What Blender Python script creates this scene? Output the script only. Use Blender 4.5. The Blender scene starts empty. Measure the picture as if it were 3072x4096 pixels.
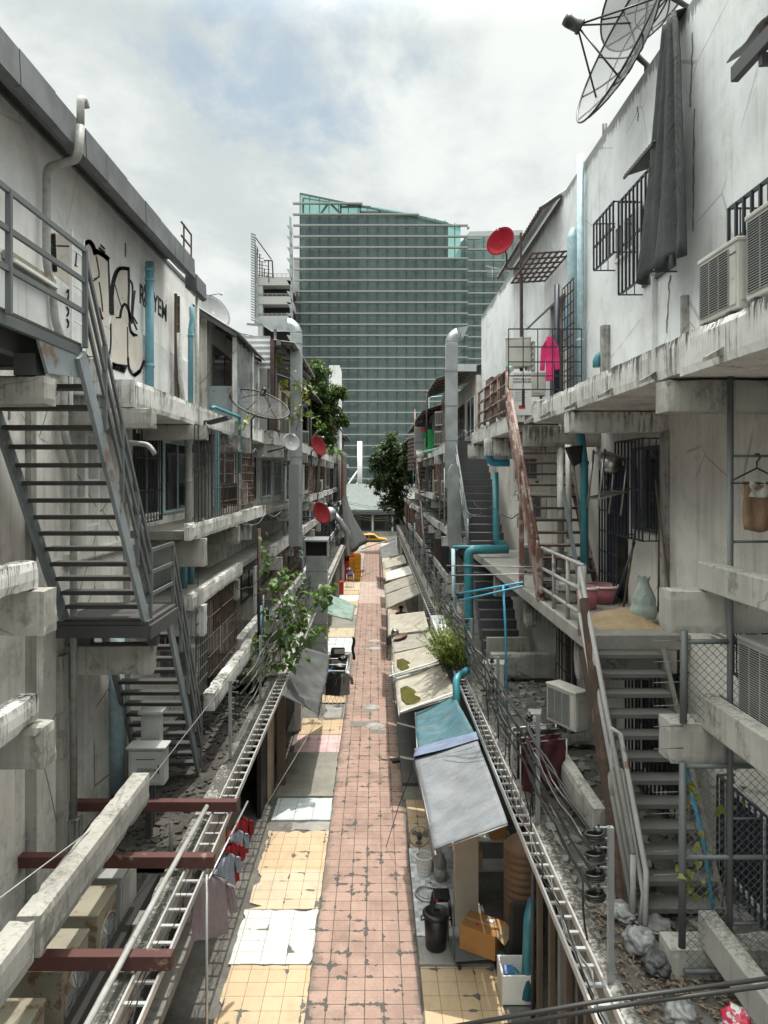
import bpy, bmesh, math, random
from mathutils import Vector, Matrix
random.seed(7)
V = Vector
sc = bpy.context.scene
COL = sc.collection
FP, CX, CY, EYE = 1534.0, 809.0, 1030.0, 8.0     # focal length and horizon point measured on the photo, eye height in metres

def at(px, py, Y=None, X=None, Z=None):
    if Y is None:
        Y = X*FP/(px-CX) if X is not None else (Z-EYE)*FP/(CY-py)
    return V(((px-CX)/FP*Y, Y, EYE+(CY-py)/FP*Y))

# ------------------------------------------------------------------ mesh builder
class MB:
    def __init__(s): s.v = []; s.f = []; s.sm = []
    def add(s, vs, fs, smooth=False):
        o = len(s.v); s.v += [V(p) for p in vs]
        s.f += [tuple(i+o for i in f) for f in fs]; s.sm += [smooth]*len(fs); return s
    def box(s, x0, x1, y0, y1, z0, z1):
        vs = [(x, y, z) for z in (z0, z1) for y in (y0, y1) for x in (x0, x1)]
        return s.add(vs, [(0,2,3,1),(4,5,7,6),(0,1,5,4),(2,6,7,3),(0,4,6,2),(1,3,7,5)])
    def cbox(s, x0, x1, y0, y1, z0, z1, st=.085, amp=1.0):
        # a cast concrete block with an uneven skin and worn, chipped edges
        from mathutils import noise as nz
        lo, hi = (x0,y0,z0), (x1,y1,z1); N = [max(2, min(90, round((hi[i]-lo[i])/st))) for i in range(3)]; idx = {}; vs = []; fs = []
        mid = V(((x0+x1)/2,(y0+y1)/2,(z0+z1)/2))
        def vid(c):
            if c in idx: return idx[c]
            p = V([lo[i]+(hi[i]-lo[i])*c[i]/N[i] for i in range(3)]); ext = [i for i in range(3) if c[i] in (0, N[i])]
            j = nz.noise(p*3.1)*.004*amp+nz.noise(p*11)*.003*amp; o = V((0,0,0))
            for i in ext:
                sg = 1 if c[i] else -1; o[i] += sg*j
                if len(ext) >= 2: o[i] -= sg*(.008+max(0, nz.noise(p*2.3+V((7,3,1)))-.2)*.055*amp+max(0, nz.noise(p*9)-.25)*.028*amp)
            idx[c] = len(vs); vs.append(p+o); return idx[c]
        for ax in range(3):
            u, w_ = [i for i in range(3) if i != ax]
            for side in (0, N[ax]):
                for i in range(N[u]):
                    for k in range(N[w_]):
                        q = []
                        for du, dw in ((0,0),(1,0),(1,1),(0,1)):
                            c = [0,0,0]; c[ax] = side; c[u] = i+du; c[w_] = k+dw; q.append(vid(tuple(c)))
                        fs.append(tuple(q))
        return s.add(vs, fs)
    def obox(s, c, size, M=None):
        M = M or Matrix(); c = V(c)
        vs = [c + M.to_3x3() @ V((x*size[0]/2, y*size[1]/2, z*size[2]/2)) for z in (-1,1) for y in (-1,1) for x in (-1,1)]
        return s.add(vs, [(0,2,3,1),(4,5,7,6),(0,1,5,4),(2,6,7,3),(0,4,6,2),(1,3,7,5)])
    def bar(s, p, q, w, h, up=(0,0,1)):
        p, q = V(p), V(q); d = (q-p); L = d.length
        if L < 1e-6: return s
        d /= L; u = V(up); sd = d.cross(u)
        if sd.length < 1e-4: u = V((0,1,0)); sd = d.cross(u)
        sd.normalize(); u = sd.cross(d)
        a, b = sd*w/2, u*h/2
        vs = [p-a-b, p+a-b, p+a+b, p-a+b, q-a-b, q+a-b, q+a+b, q-a+b]
        return s.add(vs, [(0,3,2,1),(4,5,6,7),(0,1,5,4),(1,2,6,5),(2,3,7,6),(3,0,4,7)])
    def tube(s, pts, r, n=8, cap=True, ph=0):
        pts = [V(p) for p in pts]; N = len(pts)
        rs = r if isinstance(r, (list, tuple)) else [r]*N
        t0 = (pts[1]-pts[0]).normalized()
        a = t0.cross(V((0,0,1)))
        if a.length < 1e-3: a = t0.cross(V((1,0,0)))
        a.normalize(); o = len(s.v); vs = []
        for i in range(N):
            t = (pts[min(i+1,N-1)]-pts[max(i-1,0)])
            if t.length < 1e-9: t = t0.copy()
            t.normalize(); a = a - t*a.dot(t)
            if a.length < 1e-4: a = t.cross(V((1,0.3,0)))
            a.normalize(); b = t.cross(a)
            for k in range(n):
                g = 2*math.pi*k/n+ph; vs.append(pts[i] + (a*math.cos(g)+b*math.sin(g))*rs[i])
        fs = [(i*n+k, i*n+(k+1)%n, (i+1)*n+(k+1)%n, (i+1)*n+k) for i in range(N-1) for k in range(n)]
        s.add(vs, fs, True)
        if cap:
            s.f += [tuple(o+k for k in reversed(range(n))), tuple(o+(N-1)*n+k for k in range(n))]; s.sm += [False, False]
        return s
    def lathe(s, prof, n=24, M=None, cap=True):
        M = M or Matrix(); vs = []
        for r, z in prof:
            for k in range(n):
                g = 2*math.pi*k/n; vs.append(M @ V((r*math.cos(g), r*math.sin(g), z)))
        N = len(prof)
        s.add(vs, [(i*n+k, i*n+(k+1)%n, (i+1)*n+(k+1)%n, (i+1)*n+k) for i in range(N-1) for k in range(n)], True)
        return s
    def prism(s, pts, off):
        pts = [V(p) for p in pts]; off = V(off); n = len(pts)
        vs = pts+[p+off for p in pts]
        return s.add(vs, [tuple(reversed(range(n))), tuple(range(n, 2*n))] + [(i, (i+1)%n, n+(i+1)%n, n+i) for i in range(n)])
    def sheet(s, G, smooth=True, th=0):
        nu, nv = len(G), len(G[0])
        vs = [V(p) for row in G for p in row]
        fs = [(i*nv+j, i*nv+j+1, (i+1)*nv+j+1, (i+1)*nv+j) for i in range(nu-1) for j in range(nv-1)]
        return s.add(vs, fs, smooth)
    def ribbon(s, pts, w, n, th=.004, widths=None):
        # a painted stroke of some width lying on a surface with normal n
        pts = [V(p) for p in pts]; n = V(n).normalized(); L = []; R = []
        for i, p in enumerate(pts):
            t = pts[min(i+1,len(pts)-1)]-pts[max(i-1,0)]; sd = t.cross(n).normalized()
            ww = (widths[i] if widths else w)/2
            L.append(p+sd*ww); R.append(p-sd*ww)
        for i in range(len(pts)-1):
            s.prism([L[i], L[i+1], R[i+1], R[i]], n*th)
        return s
    def build(s, name, m, parent=None, bev=0, seg=2, flat=False, solid=0):
        me = bpy.data.meshes.new(name)
        O = V(parent['org']) if parent is not None and 'org' in parent else V((0,0,0))
        me.from_pydata([tuple(p-O) for p in s.v], [], s.f)
        bm = bmesh.new(); bm.from_mesh(me)
        bmesh.ops.recalc_face_normals(bm, faces=bm.faces); bm.to_mesh(me); bm.free()
        if len(me.polygons) == len(s.sm) and not flat:
            for p, k in zip(me.polygons, s.sm): p.use_smooth = k
        me.materials.append(m); me.update()
        o = bpy.data.objects.new(name, me); COL.objects.link(o)
        if parent is not None: o.parent = parent
        if bev:
            b = o.modifiers.new('bevel', 'BEVEL'); b.width = bev; b.segments = seg; b.limit_method = 'ANGLE'; b.angle_limit = math.radians(40)
        if solid:
            b = o.modifiers.new('thickness', 'SOLIDIFY'); b.thickness = solid; b.offset = 0
        if parent is not None and 'org' in parent: o['org'] = parent['org']
        return o

def thing(name, label, cat, loc=(0,0,0), group=None):
    o = bpy.data.objects.new(name, None); COL.objects.link(o); o.location = loc; o['org'] = [float(c) for c in loc]
    o.empty_display_size = .2
    return tag(o, label, cat, group)
def tag(o, label, cat, group=None):
    o['label'] = label; o['category'] = cat
    if group: o['group'] = group
    return o
def solo(mb, name, m, label, cat, group=None, **k):
    return tag(mb.build(name, m, None, **k), label, cat, group)
def struct(name, mb, m, **k):
    o = mb.build(name, m, None, **k); o['kind'] = 'structure'; return o
def stuff(name, mb, m, label, cat):
    o = mb.build(name, m, None); o['kind'] = 'stuff'; o['label'] = label; o['category'] = cat; return o
def dup(o, delta=(0,0,0), label=None, parent=None, rotz=None):
    c = o.copy(); COL.objects.link(c)
    if parent is None:
        c.location = V(o.location)+V(delta)
        if label: c['label'] = label
        if rotz is not None: c.rotation_euler = (0,0,rotz)
    else: c.parent = parent
    for ch in list(o.children): dup(ch, parent=c)
    return c
def text_mesh(body, size, name, m, M, parent, extrude=.002, align='CENTER', bold=0):
    cu = bpy.data.curves.new(name, 'FONT'); cu.body = body; cu.size = size; cu.extrude = extrude; cu.align_x = align; cu.align_y = 'CENTER'; cu.offset = bold
    t = bpy.data.objects.new('tmp', cu); COL.objects.link(t)
    bpy.context.view_layer.update()
    me = bpy.data.meshes.new_from_object(t.evaluated_get(bpy.context.evaluated_depsgraph_get()))
    bpy.data.objects.remove(t); me.name = name
    O = V(parent['org']) if 'org' in parent else V((0,0,0))
    me.transform(Matrix.Translation(-O) @ M); me.materials.clear(); me.materials.append(m)
    o = bpy.data.objects.new(name, me); COL.objects.link(o); o.parent = parent
    return o
def frame3(o, x, y, z):          # matrix from axes
    M = Matrix((x, y, z)).transposed().to_4x4(); M.translation = o; return M

# ------------------------------------------------------------------ materials
class G:
    def __init__(s, name):
        s.m = bpy.data.materials.new(name); s.m.use_nodes = True; s.t = s.m.node_tree; s.n = s.t.nodes
        s.b = s.n['Principled BSDF']; s.out = s.n['Material Output']
    def new(s, ty, **k):
        n = s.n.new(ty)
        for a, v in k.items(): setattr(n, a, v)
        return n
    def put(s, sock, v):
        if isinstance(v, bpy.types.NodeSocket): s.t.links.new(v, sock)
        elif v is not None:
            if isinstance(v, (tuple, list)) and len(v) == 3 and sock.type == 'RGBA': v = (*v, 1)
            sock.default_value = v
    def pos(s): return s.new('ShaderNodeNewGeometry').outputs['Position']
    def nor(s): return s.new('ShaderNodeNewGeometry').outputs['Normal']
    def obj(s): return s.new('ShaderNodeTexCoord').outputs['Object']
    def gen(s): return s.new('ShaderNodeTexCoord').outputs['Generated']
    def scl(s, v, k, l=(0,0,0)):
        n = s.new('ShaderNodeMapping'); s.put(n.inputs['Vector'], v); n.inputs['Scale'].default_value = k; n.inputs['Location'].default_value = l; return n.outputs[0]
    def noise(s, v, scale, det=4, ro=.6, dist=0):
        n = s.new('ShaderNodeTexNoise'); s.put(n.inputs['Vector'], v); n.inputs['Scale'].default_value = scale
        n.inputs['Detail'].default_value = det; n.inputs['Roughness'].default_value = ro; n.inputs['Distortion'].default_value = dist; return n.outputs['Fac']
    def voro(s, v, scale, feat='F1', out='Distance', rnd=1):
        n = s.new('ShaderNodeTexVoronoi', feature=feat); s.put(n.inputs['Vector'], v); n.inputs['Scale'].default_value = scale; n.inputs['Randomness'].default_value = rnd; return n.outputs[out]
    def ma(s, op, a, b=None, c=None, clamp=False):
        n = s.new('ShaderNodeMath', operation=op, use_clamp=clamp)
        for i, x in enumerate((a, b, c)):
            if x is not None: s.put(n.inputs[i], x)
        return n.outputs[0]
    def step(s, v, a, b):
        n = s.new('ShaderNodeMapRange', interpolation_type='SMOOTHSTEP'); s.put(n.inputs['Value'], v)
        n.inputs['From Min'].default_value = a; n.inputs['From Max'].default_value = b; return n.outputs[0]
    def mix(s, f, a, b, mode='MIX'):
        n = s.new('ShaderNodeMix', data_type='RGBA', blend_type=mode); s.put(n.inputs[0], f); s.put(n.inputs[6], a); s.put(n.inputs[7], b); return n.outputs[2]
    def sep(s, v):
        n = s.new('ShaderNodeSeparateXYZ'); s.put(n.inputs[0], v); return n.outputs
    def bump(s, h, st=.3, d=.02):
        n = s.new('ShaderNodeBump'); s.put(n.inputs['Height'], h); n.inputs['Strength'].default_value = st; n.inputs['Distance'].default_value = d
        s.t.links.new(n.outputs[0], s.b.inputs['Normal'])
    def fin(s, col, rough=.8, metal=0, **k):
        s.put(s.b.inputs['Base Color'], col); s.put(s.b.inputs['Roughness'], rough); s.put(s.b.inputs['Metallic'], metal)
        for a, v in k.items(): s.put(s.b.inputs[a], v)
        return s.m

def plaster(name, base, dark=(.1,.095,.085), streak=.5, blotch=.5, top=0, bot=0, crack=.3, rough=.9, topk=.55, mould=(.035,.033,.03), fine=.25, topo=.55, drip=0, brown=0):
    g = G(name); p = g.pos()
    big = g.noise(p, .55, 5, .6); med = g.noise(p, 2.7, 5, .65); fn = g.noise(p, 26, 3, .7)
    st = g.noise(g.scl(p, (4.5, 4.5, .22)), 1.6, 4, .6, .3); st2 = g.noise(g.scl(p, (13, 13, .5)), 1.2, 3, .65)
    lo = tuple(c*.74 for c in base)
    col = g.mix(g.step(big, .35, .68), base, lo)
    col = g.mix(g.ma('MULTIPLY', g.step(med, .45, .72), .35*blotch), col, (base[0]*.55, base[1]*.53, base[2]*.47))
    col = g.mix(g.ma('MULTIPLY', g.step(g.ma('MULTIPLY', st, g.ma('ADD', big, .5)), .52, .78), streak), col, dark)
    col = g.mix(g.ma('MULTIPLY', g.step(st2, .6, .8), streak*.55), col, dark)
    col = g.mix(g.ma('MULTIPLY', g.step(fn, .35, .75), fine), col, lo)
    col = g.mix(g.ma('MULTIPLY', g.step(g.noise(p, 5.5, 6, .7), .62, .72), blotch*.7), col, dark)
    col = g.mix(g.ma('MULTIPLY', g.step(g.noise(p, 1.7, 7, .78), .52, .63), blotch*.55), col, dark)
    if brown:
        bs = g.noise(g.scl(p, (1.9, 1.9, .1)), 1.5, 5, .65, .4)
        col = g.mix(g.ma('MULTIPLY', g.step(bs, .5, .74), brown), col, (.19,.155,.11))
        bs = g.noise(g.scl(p, (7, 7, .16)), 1.2, 4, .7)
        col = g.mix(g.ma('MULTIPLY', g.step(bs, .6, .72), brown), col, (.09,.075,.055))
    if drip:
        d3 = g.noise(g.scl(p, (24, 24, .55)), 1.0, 4, .6, .15); pa = g.noise(p, 1.7, 4, .6)
        wz = g.ma('MULTIPLY_ADD', g.sep(g.gen())[2], .55, .5)
        col = g.mix(g.ma('MULTIPLY', g.ma('MULTIPLY', g.ma('MULTIPLY', g.step(d3, .47, .6), g.step(pa, .38, .6)), wz), drip), col, mould)
    if crack:
        c = g.voro(g.mix(.12, p, g.new('ShaderNodeTexNoise').outputs['Color']), .55, 'DISTANCE_TO_EDGE')
        cm = g.ma('MULTIPLY', g.ma('SUBTRACT', 1, g.step(c, .003, .009)), g.step(g.noise(p, .7, 2), .48, .56))
        col = g.mix(g.ma('MULTIPLY', cm, crack), col, (.04,.038,.035))
    if top or bot:
        z = g.sep(g.gen())[2]
        dr = g.noise(g.scl(p, (15, 15, .32)), 1.3, 6, .72, .2)
        br = g.noise(p, 7, 5, .75); lg = g.noise(p, .9, 2)
        if top:
            a = g.ma('ADD', g.ma('MULTIPLY_ADD', g.ma('SUBTRACT', z, 1), topk, g.ma('MULTIPLY', dr, 1.0)), g.ma('ADD', g.ma('MULTIPLY', br, .4), g.ma('MULTIPLY', lg, .55)))
            a = g.step(a, topo, topo+.14)
            col = g.mix(g.ma('MULTIPLY', a, top), col, mould)
        if bot:
            a = g.step(g.ma('ADD', g.ma('MULTIPLY', g.ma('SUBTRACT', 1, z), topk), g.ma('ADD', g.ma('MULTIPLY', br, .5), g.ma('MULTIPLY', lg, .6))), .75+topk*.45, 1.0+topk*.45)
            col = g.mix(g.ma('MULTIPLY', a, bot), col, mould)
    g.bump(g.ma('ADD', g.ma('MULTIPLY', med, .6), g.ma('MULTIPLY', fn, .4)), .35, .012)
    return g.fin(col, rough)

def metal(name, base, rust=0, rcol=(.12,.05,.025), rough=.5, met=0, var=.25, sc_=6, peel=None):
    g = G(name); p = g.pos()
    n = g.noise(p, sc_, 6, .7); big = g.noise(p, 1.7, 3); f = g.noise(p, 45, 3, .7)
    col = g.mix(g.step(big, .3, .7), base, tuple(c*(1-var) for c in base))
    col = g.mix(g.ma('MULTIPLY', g.step(f, .4, .8), .35), col, tuple(c*.6 for c in base))
    if peel: col = g.mix(g.step(g.noise(p, 3.2, 6, .72, .4), .5, .53), col, peel)
    if rust:
        r = g.step(g.ma('ADD', n, g.ma('MULTIPLY', big, .5)), 1.02-rust*.55, 1.12-rust*.55)
        col = g.mix(r, col, g.mix(f, rcol, tuple(c*2 for c in rcol)))
    g.bump(g.ma('ADD', n, f), .15, .006)
    return g.fin(col, rough, met)

def cloth(name, base, var=.25, rough=.9, trans=0, stain=None, pattern=None, sc_=3):
    g = G(name); p = g.pos()
    n = g.noise(p, sc_, 4, .6); f = g.noise(p, 220, 2)
    col = g.mix(g.step(n, .3, .7), base, tuple(c*(1-var) for c in base))
    if stain:
        col = g.mix(g.ma('MULTIPLY', g.step(g.noise(g.scl(p,(1,3,1)), 1.6, 6, .7), .5, .68), .6), col, stain)
        col = g.mix(g.ma('MULTIPLY', g.step(g.noise(p, 9, 4, .7), .58, .7), .55), col, stain)
        col = g.mix(g.ma('MULTIPLY', g.step(g.noise(g.scl(p,(.6,4,1)), 2.2, 5, .75, 1), .55, .66), .5), col, tuple(c*.5 for c in stain))
    wr = g.noise(g.scl(p,(1.2,5,1)), 2.6, 5, .6, 1.4)
    g.bump(g.ma('ADD', g.ma('ADD', g.ma('MULTIPLY', n, .7), g.ma('MULTIPLY', wr, 1.6)), g.ma('MULTIPLY', f, .1)), .55, .04)
    m = g.fin(col, rough)
    if trans:
        tr = g.new('ShaderNodeBsdfTranslucent'); g.put(tr.inputs['Color'], col)
        mx = g.new('ShaderNodeMixShader'); mx.inputs[0].default_value = trans
        g.t.links.new(g.b.outputs[0], mx.inputs[1]); g.t.links.new(tr.outputs[0], mx.inputs[2]); g.t.links.new(mx.outputs[0], g.out.inputs[0])
    return m

def plain(name, base, rough=.6, met=0, var=.15, sc_=9, **k):
    g = G(name); p = g.pos(); n = g.noise(p, sc_, 5, .65)
    return g.fin(g.mix(g.step(n, .3, .75), base, tuple(c*(1-var) for c in base)), rough, met, **k)

def leafmat(name, a, b, trans=.35):
    g = G(name); p = g.pos(); n = g.noise(p, 1.1, 3); q = g.noise(p, 17, 2)
    col = g.mix(g.step(n, .35, .65), a, b); col = g.mix(g.ma('MULTIPLY', g.step(q, .35, .7), .5), col, tuple(c*.45 for c in a))
    m = g.fin(col, .45)
    tr = g.new('ShaderNodeBsdfTranslucent'); g.put(tr.inputs['Color'], g.mix(.5, col, (.2,.3,.03)))
    mx = g.new('ShaderNodeMixShader'); mx.inputs[0].default_value = trans
    g.t.links.new(g.b.outputs[0], mx.inputs[1]); g.t.links.new(tr.outputs[0], mx.inputs[2]); g.t.links.new(mx.outputs[0], g.out.inputs[0])
    return m

def tiles(name, a, b, pitch=(.3,.3), off=(0,0), gap=.006, groutc=(.06,.055,.05), chips=.5, fineb=False, wear=.4, chipc=(.075,.072,.065), rough=.7, edge=False):
    g = G(name); p = g.pos(); S = g.sep(p)
    n = g.noise(p, 1.3, 5, .65); m_ = g.noise(p, 9, 5, .7)
    u = g.ma('DIVIDE', g.ma('SUBTRACT', S[0], off[0]), pitch[0]); v = g.ma('DIVIDE', g.ma('SUBTRACT', S[1], off[1]), pitch[1])
    fu = g.ma('SUBTRACT', u, g.ma('FLOOR', u)); fv = g.ma('SUBTRACT', v, g.ma('FLOOR', v))
    du = g.ma('MULTIPLY', g.ma('MINIMUM', fu, g.ma('SUBTRACT', 1, fu)), pitch[0])
    dv = g.ma('MULTIPLY', g.ma('MINIMUM', fv, g.ma('SUBTRACT', 1, fv)), pitch[1])
    wob = g.ma('MULTIPLY', g.ma('SUBTRACT', g.noise(p, 14, 3), .5), .006)
    d = g.ma('ADD', g.ma('MINIMUM', du, dv), wob)
    cell = g.new('ShaderNodeTexWhiteNoise', noise_dimensions='2D')
    cb = g.new('ShaderNodeCombineXYZ'); g.put(cb.inputs[0], g.ma('FLOOR', u)); g.put(cb.inputs[1], g.ma('FLOOR', v)); g.put(cell.inputs['Vector'], cb.outputs[0])
    col = g.mix(cell.outputs['Value'], a, b)
    col = g.mix(g.ma('MULTIPLY', g.step(n, .42, .7), wear), col, tuple(c*.62 for c in a))
    col = g.mix(g.ma('MULTIPLY', g.step(m_, .5, .78), wear*.8), col, (.16,.13,.1))
    col = g.mix(g.ma('MULTIPLY', g.step(g.noise(p, 60, 3, .8), .45, .75), .28), col, tuple(c*.6 for c in b))
    h = g.step(d, .0, gap)
    gr = g.step(g.noise(g.scl(p, (1.5,.55,1)), 1.5, 8, .78, .5), .5, .7)
    col = g.mix(g.ma('MULTIPLY', gr, wear*.95), col, tuple(c*.4 for c in a))
    if edge:
        ex = g.ma('ABSOLUTE', g.ma('ADD', S[0], .152)); en = g.ma('MULTIPLY_ADD', g.noise(p, 2.6, 6, .75), .5, ex)
        col = g.mix(g.ma('MULTIPLY', g.step(en, .98, 1.14), .75), col, (.1,.088,.075))
    if fineb:
        fb = g.new('ShaderNodeTexBrick', offset=.5); g.put(fb.inputs['Vector'], p); fb.inputs['Scale'].default_value = 1
        fb.inputs['Brick Width'].default_value = pitch[0]/3; fb.inputs['Row Height'].default_value = pitch[1]/4; fb.inputs['Mortar Size'].default_value = .0035; fb.inputs['Mortar Smooth'].default_value = .6
        dd = g.noise(p, 2.1, 3)
        col = g.mix(g.ma('MULTIPLY', g.ma('MULTIPLY', fb.outputs['Fac'], g.step(dd, .3, .62)), .55), col, tuple(c*.42 for c in a))
    col = g.mix(g.ma('SUBTRACT', 1, g.step(d, gap*.3, gap)), col, groutc)
    if chips:
        loc = g.noise(p, 2.3, 2, .5); sh = g.noise(p, 11, 4, .6)
        k = g.ma('MULTIPLY', g.step(loc, .63-.12*chips, .8-.1*chips), g.ma('MULTIPLY', g.step(sh, .3, .75), .085))
        cm = g.step(g.ma('SUBTRACT', k, d), -.002, .004)
        col = g.mix(cm, col, g.mix(m_, chipc, tuple(c*1.5 for c in chipc)))
        h = g.ma('SUBTRACT', h, g.ma('MULTIPLY', cm, 2))
    g.bump(g.ma('ADD', h, g.ma('MULTIPLY', m_, .3)), .5, .006)
    return g.fin(col, rough)

def ground_mat(name, a, b, sc_=1.2, rough=.9, spots=.5):
    g = G(name); p = g.pos(); n = g.noise(p, sc_, 6, .7); m_ = g.noise(p, 13, 5, .75); f = g.noise(p, 70, 3, .8)
    col = g.mix(g.step(n, .35, .65), a, b)
    col = g.mix(g.ma('MULTIPLY', g.step(m_, .48, .75), spots), col, tuple(c*.45 for c in a))
    col = g.mix(g.ma('MULTIPLY', g.step(f, .5, .8), .4), col, tuple(min(1,c*1.6) for c in b))
    g.bump(g.ma('ADD', m_, f), .5, .012)
    return g.fin(col, rough)

M = {}
M['wall_white'] = plaster('white_plaster', (.74,.75,.75), streak=.30, blotch=.3, crack=.35)
M['wall_right'] = plaster('white_plaster_right', (.74,.76,.77), dark=(.13,.13,.125), streak=.22, blotch=.22, top=.8, topk=7, topo=.62, crack=.35, mould=(.12,.12,.115))
M['wall_left_up'] = plaster('white_plaster_left', (.86,.85,.83), streak=.18, blotch=.2, crack=.2)
M['wall_low'] = plaster('stained_grey_plaster', (.76,.74,.7), dark=(.13,.12,.1), streak=.34, blotch=.55, crack=.8, bot=.6, topk=.9, brown=.28)
M['wall_lowr'] = plaster('grey_plaster', (.62,.6,.565), dark=(.15,.14,.12), streak=.35, blotch=.35, crack=.4, brown=.3)
M['wall_back'] = plaster('old_plaster', (.48,.465,.435), dark=(.07,.065,.055), streak=.85, blotch=.9, crack=.6, brown=.5)
M['ledge'] = plaster('mouldy_white_ledge', (.62,.62,.605), dark=(.06,.058,.05), streak=.5, blotch=.5, top=.9, topk=.5, crack=.6, topo=.9, drip=1.0)
M['ledge_clean'] = plaster('white_ledge', (.56,.56,.54), dark=(.08,.078,.07), streak=.6, blotch=.7, top=.8, topk=.8, crack=.3, topo=.93, drip=.8)
M['beam'] = plaster('concrete_beam', (.37,.365,.34), dark=(.08,.075,.065), streak=.4, blotch=1.0, top=.6, topk=.9, crack=.4, topo=.98, drip=.4, mould=(.08,.075,.065), brown=.25)
M['beam_dark'] = plaster('mouldy_concrete_beam', (.3,.295,.275), dark=(.05,.045,.04), streak=.6, blotch=1.0, top=.85, topk=.3, crack=.4, topo=.86, drip=.8)
M['concrete'] = plaster('raw_concrete', (.36,.355,.335), dark=(.09,.085,.075), streak=.3, blotch=.8, crack=.5)
M['concrete_dark'] = plaster('dark_concrete', (.2,.195,.18), dark=(.05,.048,.04), streak=.5, blotch=.9, crack=.3)
M['stair_grey'] = plaster('grey_stair', (.14,.138,.132), dark=(.07,.07,.07), streak=.35, blotch=.6, crack=0)
M['stair_dark'] = plaster('dark_grey_stair', (.075,.078,.083), dark=(.04,.04,.04), streak=.4, blotch=.5, crack=0)
M['steel_grey'] = metal('grey_painted_steel', (.115,.128,.132), rust=.18, rcol=(.09,.06,.045), rough=.5)
M['steel_blue'] = metal('blue_grey_steel', (.23,.265,.285), rust=.36, rcol=(.1,.06,.045), rough=.5)
M['steel_dark'] = metal('dark_steel', (.06,.063,.066), rust=.2, rough=.55)
M['tread'] = metal('chequer_tread', (.06,.06,.058), rust=.15, rcol=(.06,.045,.035), rough=.7)
M['grille'] = metal('black_window_grille', (.022,.025,.032), rough=.45)
M['grille_blue'] = metal('navy_grille', (.03,.035,.055), rough=.45)
M['rust'] = metal('rusty_steel', (.16,.085,.07), rust=.45, rcol=(.09,.045,.03), rough=.8, peel=(.27,.22,.2))
M['rust_dark'] = metal('dark_rusty_steel', (.065,.042,.035), rust=.5, rcol=(.06,.035,.025), rough=.85)
M['rust_brown'] = metal('red_oxide_steel', (.085,.03,.026), rust=.3, rcol=(.14,.1,.075), rough=.75)
M['rail_peel'] = metal('peeling_white_rail', (.33,.33,.32), rust=.3, rcol=(.11,.07,.05), rough=.7, peel=(.27,.27,.265))
M['alu'] = metal('aluminium', (.55,.56,.56), rough=.42, met=.55)
M['galv'] = metal('galvanised_duct', (.42,.45,.46), rough=.38, met=.6, var=.3, sc_=3)
M['stainless'] = metal('stainless', (.45,.45,.44), rough=.3, met=.9)
M['corr'] = metal('corrugated_sheet', (.3,.31,.31), rust=.08, rough=.55, met=.2)
M['corr_light'] = metal('light_corrugated_sheet', (.55,.57,.58), rust=.1, rough=.5)
M['corr_old'] = metal('weathered_fibre_cement', (.19,.19,.185), rust=.15, rcol=(.07,.06,.05), rough=.9)
M['gutter'] = metal('grey_box_gutter', (.125,.132,.138), rust=.12, rcol=(.05,.045,.04), rough=.55, var=.5, sc_=3)
M['pvc_blue'] = plain('blue_pvc', (.16,.36,.44), .4)
M['pvc_pale'] = plain('pale_blue_pvc', (.42,.58,.63), .45, var=.3)
M['pvc_teal'] = plain('teal_pvc', (.045,.22,.27), .4)
M['pvc_cyan'] = plain('bright_blue_pvc', (.05,.3,.45), .4)
M['pvc_white'] = plain('white_pvc', (.55,.55,.53), .5, var=.3)
M['pvc_grey'] = plain('grey_pvc', (.38,.38,.36), .55, var=.35)
M['black'] = plain('black_plastic', (.014,.014,.015), .4)
M['black_soft'] = plain('black_rubber', (.02,.02,.02), .6)
M['cable'] = plain('black_cable', (.018,.018,.018), .5)
M['cable_grey'] = plain('grey_cable', (.2,.2,.2), .5)
M['wire'] = metal('steel_wire', (.3,.3,.3), rough=.5, met=.5)
M['white_paint'] = plain('white_paint', (.72,.73,.73), .5, var=.1)
M['ac_body'] = metal('ivory_casing', (.5,.49,.45), rust=.12, rcol=(.2,.16,.11), rough=.5)
M['ac_old'] = metal('old_cream_casing', (.3,.28,.215), rust=.42, rcol=(.1,.055,.03), rough=.7, sc_=4)
M['ac_grey'] = metal('grey_casing', (.36,.37,.36), rust=.1, rcol=(.15,.13,.1), rough=.55)
M['ac_dark'] = plain('dark_fan_recess', (.03,.03,.028), .7)
M['glass_dark'] = plain('dark_window_glass', (.02,.024,.026), .12)
M['dark'] = plain('dark_interior', (.016,.015,.014), .9)
M['wood'] = metal('old_wood', (.12,.092,.07), rust=.2, rcol=(.06,.04,.025), rough=.85)
M['wood_pale'] = metal('pale_plywood', (.42,.34,.25), rust=.15, rcol=(.16,.11,.07), rough=.8)
M['red_dish'] = plain('red_dish_paint', (.2,.003,.011), .7, **{'Specular IOR Level':.12})
M['red_dark'] = plain('dark_red_paint', (.11,.006,.009), .7, **{'Specular IOR Level':.12})
M['dish_grey'] = plain('grey_dish_paint', (.2,.205,.21), .5)
M['card'] = plain('cardboard', (.4,.2,.065), .85)
M['card_in'] = plain('cardboard_inside', (.42,.31,.19), .85)
M['beige'] = plain('beige_paint', (.58,.51,.41), .8, var=.12, sc_=3)
M['foam'] = plain('white_foam', (.76,.76,.73), .9, var=.12)
M['tank'] = plain('tan_plastic', (.32,.2,.12), .5, var=.25, sc_=4)
M['pink'] = plain('pink_plastic', (.42,.13,.17), .55, var=.3)
M['pink_cloth'] = cloth('hot_pink_cloth', (.78,.045,.22), .3)
M['tarp_grey'] = cloth('grey_tarpaulin', (.24,.26,.285), .25, .65, .12, (.29,.28,.26))
M['tarp_blue'] = cloth('faded_blue_tarpaulin', (.085,.21,.26), .4, .5, .15, (.22,.2,.16))
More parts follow.
